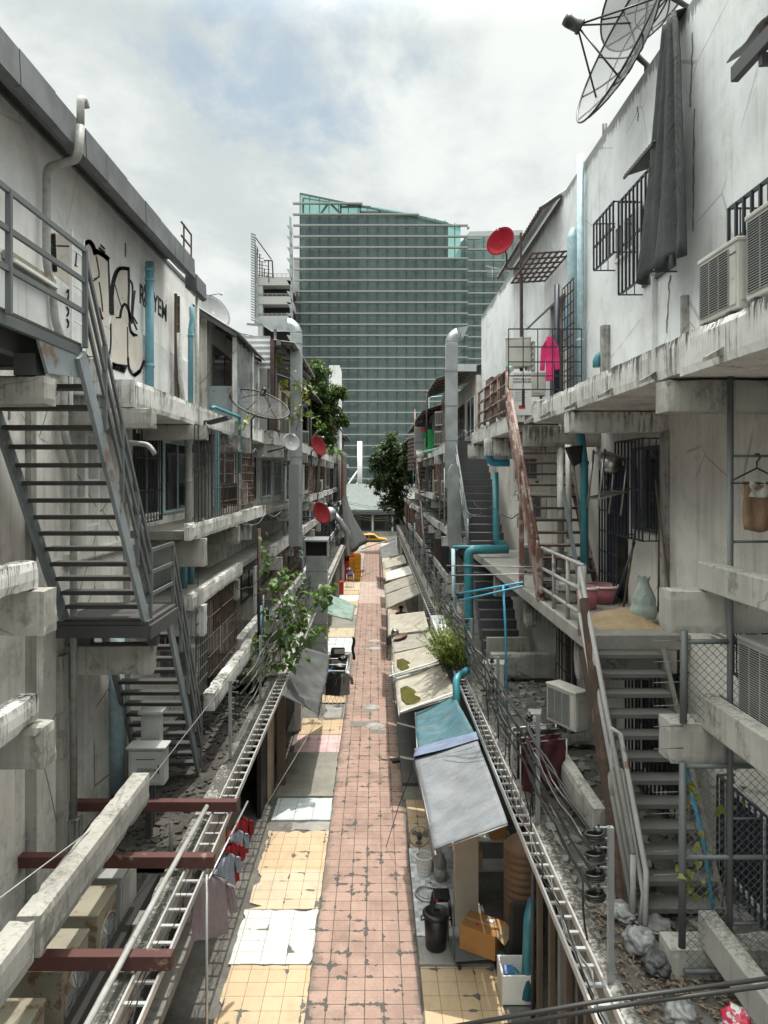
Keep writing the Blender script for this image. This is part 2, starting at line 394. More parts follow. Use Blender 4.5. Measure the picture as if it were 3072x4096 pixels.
M['tarp_blue2'] = cloth('lilac_blue_tarpaulin', (.2,.25,.36), .2, .6, .1)
M['tarp_beige'] = cloth('beige_canvas', (.46,.43,.36), .2, .85, .15, (.2,.175,.13))
M['tarp_beige2'] = cloth('grey_beige_canvas', (.37,.35,.3), .2, .85, .15, (.17,.155,.125))
M['tarp_white'] = cloth('white_canvas', (.66,.66,.62), .15, .85, .15)
M['tarp_green'] = cloth('pale_green_tarpaulin', (.26,.38,.33), .25, .5, .1, (.45,.5,.45))
M['net_black'] = cloth('black_shade_cloth', (.1,.105,.107), .35, .8, .06)
M['curtain'] = cloth('charcoal_curtain', (.055,.06,.062), .25, .95)
M['clear_sheet'] = cloth('milky_plastic_sheet', (.45,.47,.47), .3, .25, .5)
M['towel'] = cloth('brown_towel', (.24,.16,.1), .2)
M['towel_white'] = cloth('off_white_towel', (.5,.5,.47), .2)
M['shirt_mauve'] = cloth('mauve_coat', (.25,.2,.21), .2)
M['shirt_red'] = cloth('dark_red_shirt', (.3,.015,.02), .3)
M['shirt_blue'] = cloth('pale_blue_shirt', (.3,.35,.42), .2)
M['shirt_black'] = cloth('black_shirt', (.016,.016,.018), .2)
M['shirt_grey'] = cloth('grey_print_shirt', (.22,.22,.21), .6, sc_=30)
M['shirt_maroon'] = cloth('maroon_cloth', (.07,.014,.02), .3)
M['jean'] = cloth('blue_cloth', (.06,.09,.2), .3)
M['green_cloth'] = cloth('green_cloth', (.02,.28,.08), .3)
M['sack'] = cloth('woven_sack', (.33,.4,.37), .3, .8)
M['sand'] = ground_mat('sand_and_rubble', (.3,.21,.12), (.36,.28,.18), 3)
M['skin'] = plain('skin', (.3,.17,.11), .55)
M['bark'] = metal('bark', (.11,.09,.07), rough=.95)
M['leaf_vine'] = leafmat('vine_leaf', (.06,.13,.025), (.1,.2,.03))
M['leaf_tree'] = leafmat('tree_leaf', (.035,.075,.018), (.07,.13,.025), .25)
M['leaf_dark'] = leafmat('dark_tree_leaf', (.018,.038,.014), (.04,.075,.02), .2)
M['leaf_bush'] = leafmat('bush_leaf', (.17,.23,.04), (.24,.29,.06))
M['leaf_yellow'] = leafmat('yellowing_leaf', (.25,.24,.025), (.12,.17,.03))
M['debris'] = ground_mat('black_debris_roof', (.03,.028,.025), (.065,.06,.052), 2.5, spots=.8)
M['debris_pale'] = ground_mat('rubble_roof', (.12,.115,.105), (.06,.056,.05), 2.5, spots=.7)
M['litter'] = ground_mat('dry_leaf_litter', (.13,.09,.06), (.22,.18,.14), 9, spots=.7)
M['bag_white'] = plain('crumpled_plastic', (.25,.255,.255), .35, var=.4, sc_=14)
g = G('black_spray_paint'); p = g.pos(); g.fin(g.mix(g.step(g.noise(p, 5, 6, .8), .6, .7), (.014,.015,.016), (.38,.38,.36)), .7); M['paint_black'] = g.m
M['paint_cream'] = plaster('cream_spray_paint', (.62,.575,.51), streak=.22, blotch=.25, crack=.2)
M['paint_red'] = plain('faded_red_paint', (.38,.22,.19), .7)
M['sign_red'] = plain('red_label', (.55,.04,.03), .5)
M['ink'] = plain('black_ink', (.02,.02,.022), .6)
M['yellow'] = plain('yellow_plastic', (.6,.28,.015), .45)
M['orange'] = plain('orange_plastic', (.62,.1,.02), .45)
M['redp'] = plain('red_plastic', (.5,.025,.03), .45)
M['bluep'] = plain('blue_plastic', (.05,.16,.4), .45)
M['greenp'] = plain('dark_green_plastic', (.02,.09,.07), .45)
M['purple'] = plain('purple_plastic', (.13,.08,.22), .6)
M['water'] = plain('murky_rainwater', (.1,.09,.02), .06, var=.5, sc_=5)

g = G('red_and_white_bag'); p = g.pos(); g.fin(g.mix(g.step(g.noise(p, 9, 3), .5, .54), (.5,.51,.52), (.45,.03,.07)), .4); M['bag_red'] = g.m
def each(root, name, m, boxes, **k):
    for b in boxes: MB().box(*b).build(name, m, root, **k)
# ------------------------------------------------------------------ camera, sun, sky
cd = bpy.data.cameras.new('camera'); cam = bpy.data.objects.new('camera', cd); COL.objects.link(cam)
cam.location = (0,0,EYE); cam.rotation_euler = (math.radians(90),0,0)
cd.sensor_fit = 'HORIZONTAL'; cd.sensor_width = 36; cd.lens = 36*FP/1659
cd.shift_x = (829.5-CX)/1659; cd.shift_y = -(1106-CY)/1659; cd.clip_start = .05; cd.clip_end = 5000
sc.camera = cam
SUN = V((.1, .12, 1)).normalized()
ld = bpy.data.lights.new('sun', 'SUN'); ld.energy = 3.0; ld.angle = math.radians(.6); ld.color = (1, .955, .88)
so = bpy.data.objects.new('sun', ld); COL.objects.link(so); so.rotation_euler = (-SUN).to_track_quat('-Z','Y').to_euler(); so.location = (0,0,40)
w = bpy.data.worlds.new('World'); sc.world = w; w.use_nodes = True
nt = w.node_tree; bg = nt.nodes['Background']
sky = nt.nodes.new('ShaderNodeTexSky'); sky.sky_type = 'NISHITA'; sky.sun_disc = False
sky.sun_elevation = math.asin(SUN.z); sky.sun_rotation = math.atan2(SUN.x, SUN.y); sky.air_density = 1.2; sky.dust_density = 2
class WG(G):
    def __init__(s): s.t = nt; s.n = nt.nodes
wg = WG()
tc = wg.new('ShaderNodeTexCoord').outputs['Generated']
S = wg.sep(tc)
zz = wg.ma('ADD', wg.ma('MAXIMUM', S[2], 0.0), .22)
cb = wg.new('ShaderNodeCombineXYZ'); wg.put(cb.inputs[0], wg.ma('DIVIDE', S[0], zz)); wg.put(cb.inputs[1], wg.ma('DIVIDE', S[1], zz))
pl = cb.outputs[0]
n1 = wg.noise(wg.scl(pl, (1,1,1), (3.7,1.9,0)), 1.15, 8, .56, .35)
n2 = wg.noise(wg.scl(pl, (1.4,1,1), (9.1,4.2,0)), 3.2, 7, .6, .25)
cov = wg.step(wg.ma('MULTIPLY_ADD', n2, .35, n1), .53, .66)
shade = wg.step(wg.ma('MULTIPLY_ADD', n2, .55, wg.noise(wg.scl(pl, (1,1,1), (1.2,7.7,0)), 1.6, 6, .6)), .6, .95)
bright = wg.mix(shade, (5.1,5.6,5.6), (7.4,7.7,7.5))
hz = wg.step(S[2], .55, .0)
bright = wg.mix(wg.ma('MULTIPLY', hz, .45), bright, (6.1,6.45,6.3))
blue = wg.mix(.55, sky.outputs[0], (4.4,5.5,6.0))
overhead_fill = wg.ma('MULTIPLY_ADD', wg.step(S[2], .52, .74), 3.5, .84)     # out-of-view sky overhead, boosted and warmed as added fill for the walls
gm = wg.new('ShaderNodeVectorMath', operation='SCALE'); wg.put(gm.inputs[0], wg.mix(wg.ma('MULTIPLY_ADD', cov, .75, .25), blue, bright)); wg.put(gm.inputs['Scale'], overhead_fill)
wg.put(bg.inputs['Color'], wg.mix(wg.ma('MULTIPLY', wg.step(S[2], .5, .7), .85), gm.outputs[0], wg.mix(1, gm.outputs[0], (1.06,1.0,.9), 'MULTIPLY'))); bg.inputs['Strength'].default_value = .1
sc.view_settings.view_transform = 'Standard'; sc.view_settings.look = 'None'; sc.view_settings.exposure = .6; sc.view_settings.gamma = 1
sc.cycles.max_bounces = 7; sc.cycles.diffuse_bounces = 4; sc.cycles.use_denoising = True

# ------------------------------------------------------------------ ground
M['asphalt'] = ground_mat('asphalt', (.05,.05,.05), (.065,.065,.062))
M['damp'] = ground_mat('damp_concrete', (.075,.072,.065), (.15,.145,.13), .8, spots=.7)
M['rough_slab'] = ground_mat('rough_concrete_slab', (.17,.165,.14), (.23,.22,.19), 1.4, spots=.6)
M['grey_slab'] = ground_mat('grey_concrete_slab', (.3,.29,.27), (.22,.215,.2), 1.4, spots=.5)
M['path'] = tiles('salmon_path_tile', (.29,.19,.152), (.34,.23,.187), (.29,.29), (-1.02,0),   .011, (.07,.055,.045), 1.35, True, .65, edge=True, chipc=(.05,.047,.042))
M['t_yel'] = tiles('yellow_tile', (.44,.325,.2), (.48,.365,.24), (.3,.3), (-2.3,10), .007, (.2,.14,.08), .7, False, .3)
M['t_cream'] = tiles('cream_tile', (.45,.38,.275), (.48,.4,.285), (.3,.3), (-2.3,13.1), .007, (.2,.16,.11), .6, False, .3)
M['t_white'] = tiles('white_tile', (.47,.485,.465), (.52,.53,.51), (.42,.3), (-2.3,11.6), .007, (.2,.2,.18), .6, False, .25)
M['t_blue'] = tiles('pale_blue_tile', (.45,.5,.52), (.5,.54,.55), (.42,.36), (-2.3,16.5), .008, (.15,.16,.16), .5, False, .4)
M['t_pink'] = tiles('pink_patterned_tile', (.56,.36,.37), (.62,.43,.43), (.3,.34), (-2.3,20.5), .01, (.2,.12,.12), .2, True, .6)
M['t_dark'] = tiles('dark_grey_tile', (.09,.09,.088), (.11,.11,.105), (.4,.4), (.7,17), .008, (.05,.05,.05), .2, False, .4)
M['t_mos'] = tiles('grey_mosaic_tile', (.34,.36,.37), (.72,.74,.75), (.1,.1), (.7,12.3), .002, (.5,.5,.5), .1, False, .15)
M['t_step'] = tiles('pink_grey_tile', (.4,.3,.26), (.46,.36,.3), (.3,.3), (-1.02,0), .008, (.13,.1,.09), .6, False, .6)
struct('ground', MB().add([(x,y,z) for y,z in ((-200,0),(86.42,0),(86.6,-.62),(103,-.62),(103.3,0),(2500,0)) for x in (-900,900)], [(2*i,2*i+1,2*i+3,2*i+2) for i in range(5)]), M['damp'])
struct('road', MB().box(-300,300,86.7,102.5,-.8,-.61), M['asphalt'])
PW0, PW1 = -1.02, .715
def patch(name, x0, x1, y0, y1, h, m, rag=(0,0,0,0), seed=0):
    # a laid area of tiles with broken outer edges (ragged depth: left, right, near, far)
    R = random.Random(seed); pts = []
    def edge(ax, ay, bx_, by, k, nx, ny):
        L = math.hypot(bx_-ax, by-ay); n = max(1, int(L/.11)) if k else 1
        off = 0
        for i in range(n):
            t = i/n
            if R.random() < .35: off = R.random()**2.5*k
            elif R.random() < .3: off = R.random()*.02*(k > 0)
            pts.append((ax+(bx_-ax)*t+nx*off, ay+(by-ay)*t+ny*off))
    edge(x0,y0,x1,y0,rag[2],0,1); edge(x1,y0,x1,y1,rag[1],-1,0); edge(x1,y1,x0,y1,rag[3],0,-1); edge(x0,y1,x0,y0,rag[0],1,0)
    b = MB(); b.prism([(x,y,.004) for x,y in pts], (0,0,h)); return struct(name, b, m)
patch('path', PW0, PW1, 1, 44.8, .026, M['path'])
patch('path', PW0-.03, PW1+.04, 44.8, 54, .022, M['t_step'], (.1,.1,0,0), 3)
patch('path', PW0, PW1, 54, 86.4, .026, M['path'])
LX = -2.36
P_ = lambda *a: patch('pavement', *a)
P_(LX, PW0-.004, 8, 11.6, .022, M['t_yel'], (.08,.02,0,.03), 11)
P_(LX-.03, PW0-.004, 11.6, 13.07, .034, M['t_white'], (.07,.06,.02,.1), 12)
P_(LX, PW0-.004, 13.08, 14.4, .026, M['t_cream'], (.3,.03,.02,0), 13)
P_(LX-.02, PW0-.004, 14.4, 16.0, .026, M['t_yel'], (.1,.02,0,.22), 14)
P_(-1.9, PW0-.004, 16.0, 16.45, .012, M['grey_slab'], (.15,.02,.1,.1), 15)
P_(LX-.04, PW0-.004, 16.47, 17.6, .04, M['t_blue'], (.06,.06,.02,.02), 16)
P_(LX-.1, PW0-.004, 17.62, 20.45, .075, M['rough_slab'], (.05,.03,.02,.05), 17)
P_(LX, PW0-.004, 20.5, 21.9, .045, M['t_pink'], (.03,.02,.02,.02), 18)
P_(LX, PW0-.004, 21.93, 23.4, .045, M['t_yel'], (.03,.02,0,.02), 19)
P_(-1.7, PW0-.004, 23.4, 24.9, .02, M['grey_slab'], (.2,.02,.2,.1), 20)
P_(LX, PW0-.004, 25, 26.6, .04, M['t_yel'], (.1,.02,0,.02), 21)
P_(LX, PW0-.004, 26.65, 27.6, .05, M['t_blue'], (.1,.02,0,.02), 22)
yy = 27.7
for i, (d, m) in enumerate([(4.5,'grey_slab'),(3,'t_blue'),(2.2,'t_cream'),(3.5,'rough_slab'),(2.5,'t_step'),(2,'t_yel'),(2.6,'t_white'),(1.8,'t_yel'),(4,'t_cream'),(3,'grey_slab'),(3,'t_yel'),(4,'t_step'),(5,'grey_slab'),(6,'t_step'),(8,'grey_slab')]):
    if yy+d < 86: P_(LX, PW0-.004, yy, yy+d-.05, .03+.012*(i%3), M[m], (.08,.02,0,.04), 30+i)
    yy += d
RX = 1.95
P_(PW1+.03, RX, 7.5, 11.55, .03, M['t_yel'], (0,.05,0,.02), 50)
P_(PW1+.01, RX, 11.57, 12.28, .05, M['grey_slab'], (.03,0,.02,.02), 51)
P_(PW1+.02, RX, 12.3, 15.2, .045, M['t_mos'], (0,)*4, 52)
P_(PW1+.05, RX, 15.22, 17.5, .04, M['t_yel'], (.02,0,0,.02), 53)
P_(PW1+.02, RX, 17.52, 18.3, .02, M['rough_slab'], (.02,0,0,.02), 54)
P_(PW1+.004, RX, 18.32, 24.5, .1, M['t_dark'], (0,)*4, 55)
yy = 24.6
for i, (d, m) in enumerate([(3,'grey_slab'),(2.5,'t_blue'),(3,'t_cream'),(3.5,'grey_slab'),(2.5,'t_white'),(4,'t_step'),(3,'t_yel'),(4,'grey_slab'),(4,'t_yel'),(3,'t_cream'),(4,'t_yel'),(5,'grey_slab'),(5,'t_cream'),(6,'t_blue'),(8,'grey_slab')]):
    if yy+d < 86: P_(PW1+.004, RX, yy, yy+d-.05, .03+.012*(i%3), M[m], (.02,.02,0,.04), 70+i)
    yy += d

# ------------------------------------------------------------------ windows and grilles
def grille_x(mb, X, y0, y1, z0, z1, dv=.13, dh=.55, r=.008, vert=True):
    n = max(1, round((y1-y0)/dv))
    for i in range(n+1):
        y = y0+(y1-y0)*i/n; mb.bar((X,y,z0),(X,y,z1), r*2, r*2, (0,1,0))
    n = max(1, round((z1-z0)/dh))
    for i in range(n+1):
        z = z0+(z1-z0)*i/n; mb.bar((X+r*1.2,y0,z),(X+r*1.2,y1,z), r*2, r*2.6)
def window_x(root, X, s, y0, y1, z0, z1, frame=M['white_paint'], grille=None, cage=0, dv=.13, pane=M['glass_dark'], name='window', dh=.6, r=.009):
    # a window in a wall facing the alley; s is +1 for walls facing +X
    f = MB(); t = .06
    xa, xb = sorted((X-s*.03, X+s*.035))
    f.box(xa,xb,y0,y0+t,z0,z1).box(xa,xb,y1-t,y1,z0,z1).box(xa,xb,y0+t,y1-t,z0,z0+t).box(xa,xb,y0+t,y1-t,z1-t,z1)
    ym = (y0+y1)/2; f.box(xa,xb-.004,ym-.025,ym+.025,z0+t,z1-t)
    w_ = f.build(name, frame, root)
    xa, xb = sorted((X-s*.01, X+s*.012))
    MB().box(xa,xb,y0+t,y1-t,z0+t,z1-t).build('pane', pane, w_)
    if grille:
        g = MB(); gx = X+s*(cage or .05); e = .05 if cage else 0
        grille_x(g, gx, y0-e, y1+e, z0-e*2, z1+e*2, dv, dh, r)
        if cage:
            for y in (y0-e, y1+e):
                for z in (z0-2*e, z1+2*e): g.bar((X,y,z),(gx,y,z),.02,.02)
                for k in range(1, 3): g.bar((X+s*cage*k/3,y,z0-2*e),(X+s*cage*k/3,y,z1+2*e),.014,.014,(0,1,0))
        g.build('grille', grille, root)
    return w_

# ------------------------------------------------------------------ near house on the left
B = thing('shophouse', 'near white shophouse on the left with graffiti high on its wall', 'building', (-4.6,10,0))
MB().box(-9,-4.6,2,18.2,9.46,13.1).build('upper_wall', M['wall_left_up'], B)
MB().box(-9,-4.6,2,18.2,0,9.455).build('lower_wall', M['wall_low'], B)
MB().box(-4.6,-4.56,5,17.9,9.47,10.8).build('dado', M['wall_white'], B)
each(B, 'pilaster', M['beam'], [(-4.6,-4.52,9.35,9.5,2.4,9.0), (-4.6,-4.5,10.25,10.45,1.85,5.4), (-4.6,-4.54,13.0,13.2,2.4,9.0)])
MB().box(-4.6,-4.5,10.5,13.6,6.7,6.85).build('wall_band', M['wall_low'], B)
MB().box(-4.6,-4.28,2,15.6,12.78,12.84).build('soffit', M['steel_dark'], B)
gt = MB(); y = 2.0; R = random.Random(4)
while y < 15.4:
    L = R.choice((.75,.9,.9,1.0,.6)); y2 = min(y+L, 15.6); j = R.uniform(-.006,.006)
    gt.prism([(-4.28,y,12.76),(-4.28,y,12.53),(-4.02+j,y,12.33),(-3.93+j,y,12.35),(-3.95+j,y,12.76+j),(-4.1,y,12.77)], (0,y2-y-.012,0)); y = y2
gt.prism([(-4.2,15.75,12.2),(-4.02,15.75,12.1),(-3.93,15.75,12.14),(-3.95,15.75,12.5),(-4.2,15.75,12.5)], (0,.9,0))
gt.build('roof_gutter', M['gutter'], B)
MB().box(-4.6,-4.56,2,17.5,12.7,12.78).build('eaves_board', M['gutter'], B)
def brackets(root, s, X0, X1, ys, z0, z1, m, th=.3):
    for y in ys:
        MB().cbox(min(s*X0,s*X1), max(s*X0,s*X1), y, y+th, z0, z1).build('bracket_beam', m, root)
MB().cbox(-4.6,-3.58,10.6,18.2,9.03,9.46).build('balcony_slab', M['ledge'], B)
MB().box(-4.6,-3.9,10.4,10.58,9.2,9.75).build('slab_upstand', M['ledge_clean'], B, bev=.02)
brackets(B, -1, 3.3, 4.6, (7.1,10.5,13.85), 8.72, 9.02, M['beam'])
brackets(B, -1, 3.3, 4.6, (17.2,), 8.6, 9.02, M['beam_dark'])
brackets(B, -1, 3.3, 4.6, (13.75,), 6.25, 6.8, M['beam'])
brackets(B, -1, 3.3, 4.6, (17.2,), 6.35, 6.8, M['beam_dark'])
brackets(B, -1, 3.3, 4.6, (7.1,), 6.4, 6.86, M['beam'])
brackets(B, -1, 3.3, 4.6, (7.1,10.5), 5.06, 5.5, M['beam'])
brackets(B, -1, 3.3, 4.6, (13.75,), 4.9, 5.5, M['ledge_clean'])
brackets(B, -1, 3.3, 4.6, (17.2,), 5.0, 5.5, M['beam_dark'])
lb = MB().cbox(-3.62,-3.42,3.5,7.25,6.87,7.16); lb.build('ledge_beam', M['ledge'], B)
MB().cbox(-3.62,-3.42,3.5,7.25,5.51,5.8).build('ledge_beam', M['ledge'], B)
MB().cbox(-3.55,-3.37,13.2,18.2,6.8,7.13).build('ledge_beam', M['ledge_clean'], B)
MB().cbox(-3.55,-3.37,13.2,18.2,5.5,5.82).build('ledge_beam', M['ledge_clean'], B)
MB().box(-4.6,-3.56,13.3,18.2,6.82,6.98).box(-4.6,-3.56,13.3,18.2,5.52,5.66).build('ledge_floor', M['concrete_dark'], B)
MB().cbox(-3.32,-3.08,6.55,9.75,3.55,3.95).build('ledge_beam', M['beam'], B)
MB().cbox(-3.32,-3.08,2.5,6.45,3.6,3.98).build('ledge_beam', M['beam'], B)
MB().cbox(-3.3,-3.06,13.6,18.2,3.5,3.86).build('ledge_beam', M['ledge_clean'], B)
# ground floor and its low roof
MB().box(-4.6,-2.75,2,10.4,1.7,1.85).box(-4.6,-2.7,10.4,18.2,2.2,2.4).build('low_roof', M['debris'], B)
MB().box(-4.6,-4.35,10.42,10.62,2.4,2.95).box(-4.55,-2.8,10.4,10.52,1.85,2.4).build('roof_step', M['beam_dark'], B)
MB().cbox(-2.75,-2.5,2,18.2,2.45,2.86).build('roof_kerb', M['beam_dark'], B)
MB().box(-3.3,-3.15,2,16.6,.03,2.2).box(-2.75,-2.65,16.6,18.2,.03,2.2).build('shop_wall', M['dark'], B)
MB().box(-4.6,-2.5,2,10.3,1.55,1.69).build('roof_underside', M['concrete_dark'], B)
for i, (y0, y1, m) in enumerate([(2,5.5,'wood'),(9.2,9.5,'concrete_dark'),(12.9,13.6,'wood_pale'),(13.65,14.5,'wood_pale'),(14.6,15.7,'wood'),(15.8,16.1,'concrete_dark'),(17.5,18.1,'wood_pale')]):
    MB().box(*((-2.64,-2.56) if y0 > 16.5 else (-3.14,-3.04)),y0,y1,0.02,2.5 if y0 > 16.5 else 2.2).build('shop_panel', M[m], B)
# graffiti on the upper wall
XG = -4.56
def gp(cx, cy): return at(cx/3, 486+cy/3, X=XG)
def gq(cx, cy): p = gp(cx, cy); p.x = XG if p.z < 10.8 else -4.6; return p
def smooth(P, n=6):
    out = []
    for i in range(len(P)-1):
        p0, p1, p2, p3 = P[max(i-1,0)], P[i], P[i+1], P[min(i+2,len(P)-1)]
        for k in range(n):
            t = k/n; out.append(.5*((2*p1)+(p2-p0)*t+(2*p0-5*p1+4*p2-p3)*t*t+(3*p1-p0-3*p2+p3)*t**3))
    out.append(P[-1]); return out
def poly_on_wall(mb, P, e):
    # flat paint following the wall face and its thicker lower band
    for lo in (True, False):
        q = [at(c[0]/3, 486+c[1]/3, X=(-4.555 if lo else -4.6)) for c in P]
        bm = bmesh.new(); vs = [bm.verts.new(p) for p in q]; bm.faces.new(vs)
        geo = bm.verts[:]+bm.edges[:]+bm.faces[:]
        bmesh.ops.bisect_plane(bm, geom=geo, plane_co=(0,0,10.8), plane_no=(0,0,1), clear_outer=lo, clear_inner=not lo)
        bm.verts.index_update(); bm.faces.ensure_lookup_table()
        for f in bm.faces: mb.prism([v.co.copy() for v in f.verts], (e,0,0))
        bm.free()
fill = MB()
for P in ([(548,170),(575,125),(602,155),(622,190),(695,225),(705,560),(700,900),(640,890),(560,870)], [(728,590),(732,420),(765,300),(825,280),(833,420),(838,640),(850,680),(905,720),(932,860),(880,960),(840,930),(720,890),(715,660)], [(352,60),(455,60),(455,400),(352,320)]):
    poly_on_wall(fill, P, .006)
fill.build('graffiti_fill', M['paint_cream'], B)
ink = MB()
def stroke(P, w):
    q = smooth([V((a,b,0)) for a,b in P]); 
    for i in range(len(q)-1):
        a, b = q[i], q[i+1]; d = (b-a); L = d.length
        if L < 1e-6: continue
        sd = V((-d.y, d.x, 0))/L*w/2; ex = d/L*w*.18
        poly_on_wall(ink, [tuple((a-ex+sd)[:2]), tuple((b+ex+sd)[:2]), tuple((b+ex-sd)[:2]), tuple((a-ex-sd)[:2])], .012)
for P, w in ([[(545,125),(575,108),(600,140),(615,190)],26], [[(612,165),(660,190),(698,222)],28], [[(698,215),(706,380),(708,570)],9], [[(618,190),(632,270),(638,330),(600,365)],7],
             [[(605,350),(645,335)],6], [[(640,370),(655,480),(662,560)],7], [[(636,540),(648,590),(658,610)],22], [[(548,140),(545,330)],8],
             [[(724,580),(722,450),(738,345),(770,285),(828,284)],24], [[(830,275),(833,400),(830,520),(842,620)],13], [[(775,600),(785,545),(806,512),(832,560),(840,640)],15],
             [[(742,385),(765,470),(790,550)],5], [[(835,352),(857,400),(851,570)],9], [[(872,425),(862,520),(853,640)],8], [[(842,570),(885,680)],8], [[(858,590),(888,640)],7],
             [[(640,148),(676,178)],12], [[(650,130),(676,155)],9], [[(750,600),(775,600)],10], [[(835,640),(850,700),(885,715)],14], [[(845,690),(868,718)],16],
             [[(340,60),(345,180),(352,300)],30], [[(365,135),(455,138)],10], [[(352,300),(300,230)],7],
             [[(823,660),(826,880)],6], [[(716,640),(716,780),(702,860)],6], [[(548,845),(585,905),(640,900)],30], [[(715,905),(805,940)],40], [[(700,900),(830,915)],14], [[(826,860),(835,930),(868,975),(905,945),(932,880)],13],
             [[(550,860),(640,870)],26], [[(868,975),(905,945)],22],
             [[(430,440),(438,420),(446,440),(432,500)],7], [[(430,530),(445,560),(432,590),(446,560)],7], [[(432,610),(444,640),(434,665)],7], [[(456,430),(458,690)],8], [[(495,170),(488,260)],5], [[(482,260),(498,268)],5]):
    stroke(P, w)
ink.build('graffiti', M['paint_black'], B)
TX = frame3(V((0,0,0)), V((0,1,0)), V((0,0,1)), V((1,0,0)))
def wall_text(body, px, py, hpx, root, X, m, xs=1, rot=0):
    p = at(px, py, X=X); sz = hpx/FP*p.y*1.35
    mt = frame3(p, V((0,1,0)), V((0,0,1)), V((1,0,0))) @ Matrix.Rotation(rot,4,'Z') @ Matrix.Diagonal((xs,1,1,1))
    return text_mesh(body, sz, 'wall_lettering', m, mt, root, .004, bold=.006)
wall_text('RI', 309, 642, 44, B, -4.595, M['paint_black'], 1.0, -.04)
wall_text('SAYEM', 337, 658, 42, B, -4.595, M['paint_black'], .95, -.04)
st = MB()
for px, py, h in ((20,890,30),(28,590,22),(271,540,30)):
    p = at(px, py, X=-4.595); st.obox(p, (.01,.05,h/FP*p.y))
st.build('wall_stain', M['concrete_dark'], B)

# ------------------------------------------------------------------ near house on the right
B2 = thing('shophouse', 'long white shophouse on the right with a streaked tall parapet and dark window cages', 'building', (4.5,10,0))
MB().box(4.5,9,-2,29.9,9.41,14.75).build('upper_wall', M['wall_right'], B2)
MB().box(4.5,9,-2,29.9,0,9.405).build('lower_wall', M['wall_lowr'], B2)
each(B2, 'pilaster', M['beam'], [(4.42,4.5,10.82,11.0,5.75,8.7), (4.4,4.5,10.15,10.22,9.4,10.6), (4.35,4.5,13.55,13.7,9.4,10.9), (4.42,4.5,7.0,7.3,2.9,8.7), (4.4,4.5,16.9,17.1,5.75,9.3)])
MB().box(4.42,4.5,11.3,11.36,9.4,11.2).build('wall_rib', M['wall_white'], B2)
for q in ((3.0,4.5,4,7.0,8.98,9.4),(3.02,4.5,7.003,13.72,9.02,9.4)): MB().cbox(*q).build('balcony_slab', M['ledge'], B2)
MB().cbox(3.05,4.5,16.0,22.4,9.02,9.4).build('balcony_slab', M['ledge'], B2)
brackets(B2, 1, 2.98, 4.5, (7.25,), 8.66, 9.0, M['beam'])
brackets(B2, 1, 2.98, 4.5, (10.9,), 8.68, 9.01, M['ledge'])
brackets(B2, 1, 2.98, 4.5, (14.1,), 8.6, 9.02, M['beam_dark'])
brackets(B2, 1, 2.9, 4.5, (18.6,21.9), 8.55, 9.01, M['ledge'])
for y in (4.9,6.1,7.6,9.0,10.6,12.2,13.5): MB().prism([(3.02,y,9.06),(2.86,y,9.0),(2.86,y,9.04),(3.02,y,9.13)], (0,.09,0)).build('weep_spout', M['beam_dark'], B2)
brackets(B2, 1, 3.0, 4.5, (7.2,), 6.4, 6.84, M['beam'], .32)
brackets(B2, 1, 3.0, 4.5, (7.2,), 5.08, 5.5, M['beam'], .32)
brackets(B2, 1, 3.0, 4.5, (7.2,), 2.72, 3.2, M['beam'], .32)
for z0, z1 in ((6.85,7.13),(5.45,5.78),(3.22,3.55)):
    MB().box(3.32,3.5,3.2,7.3,z0,z1).build('ledge_beam', M['beam'], B2, bev=.015)
MB().cbox(2.86,3.04,9.3,13.0,3.3,3.66).build('ledge_beam', M['beam'], B2)
MB().box(3.0,4.5,10.1,21.9,5.53,5.75).build('walkway_slab', M['grey_slab'], B2, bev=.015)
brackets(B2, 1, 3.05, 4.5, (10.6,14.3,18.0), 4.95, 5.52, M['beam_dark'])
brackets(B2, 1, 2.9, 4.5, (13.2,17.6,), 3.0, 3.6, M['concrete'])
MB().box(2.45,4.5,1,29.9,2.75,2.9).build('low_roof', M['debris_pale'], B2)
MB().cbox(2.3,2.5,1,29.9,2.6,2.96).build('roof_kerb', M['beam_dark'], B2)
MB().box(3.3,3.4,1,29.9,0,2.75).build('shop_wall', M['dark'], B2)
for y0, y1, x0, m in ((12.55,12.8,1.42,'t_pillar'),(18.2,18.5,1.9,'concrete_dark'),(23,23.3,1.9,'concrete_dark'),(27,27.3,1.9,'concrete'),(9.4,9.5,2.32,'wood'),(9.0,9.08,2.34,'concrete_dark'),(8.6,8.7,2.32,'wood'),(8.2,8.28,2.34,'steel_dark'),(7.8,7.9,2.32,'wood'),(10.1,10.18,2.32,'wood')):
    MB().box(x0,x0+(.42 if x0<1.5 else .2 if x0 < 2 else .08),y0,y1,.05,2.28 if x0 < 1.5 else 2.6).build('shop_pillar', M['beige'] if m=='t_pillar' else M[m], B2, bev=.01)
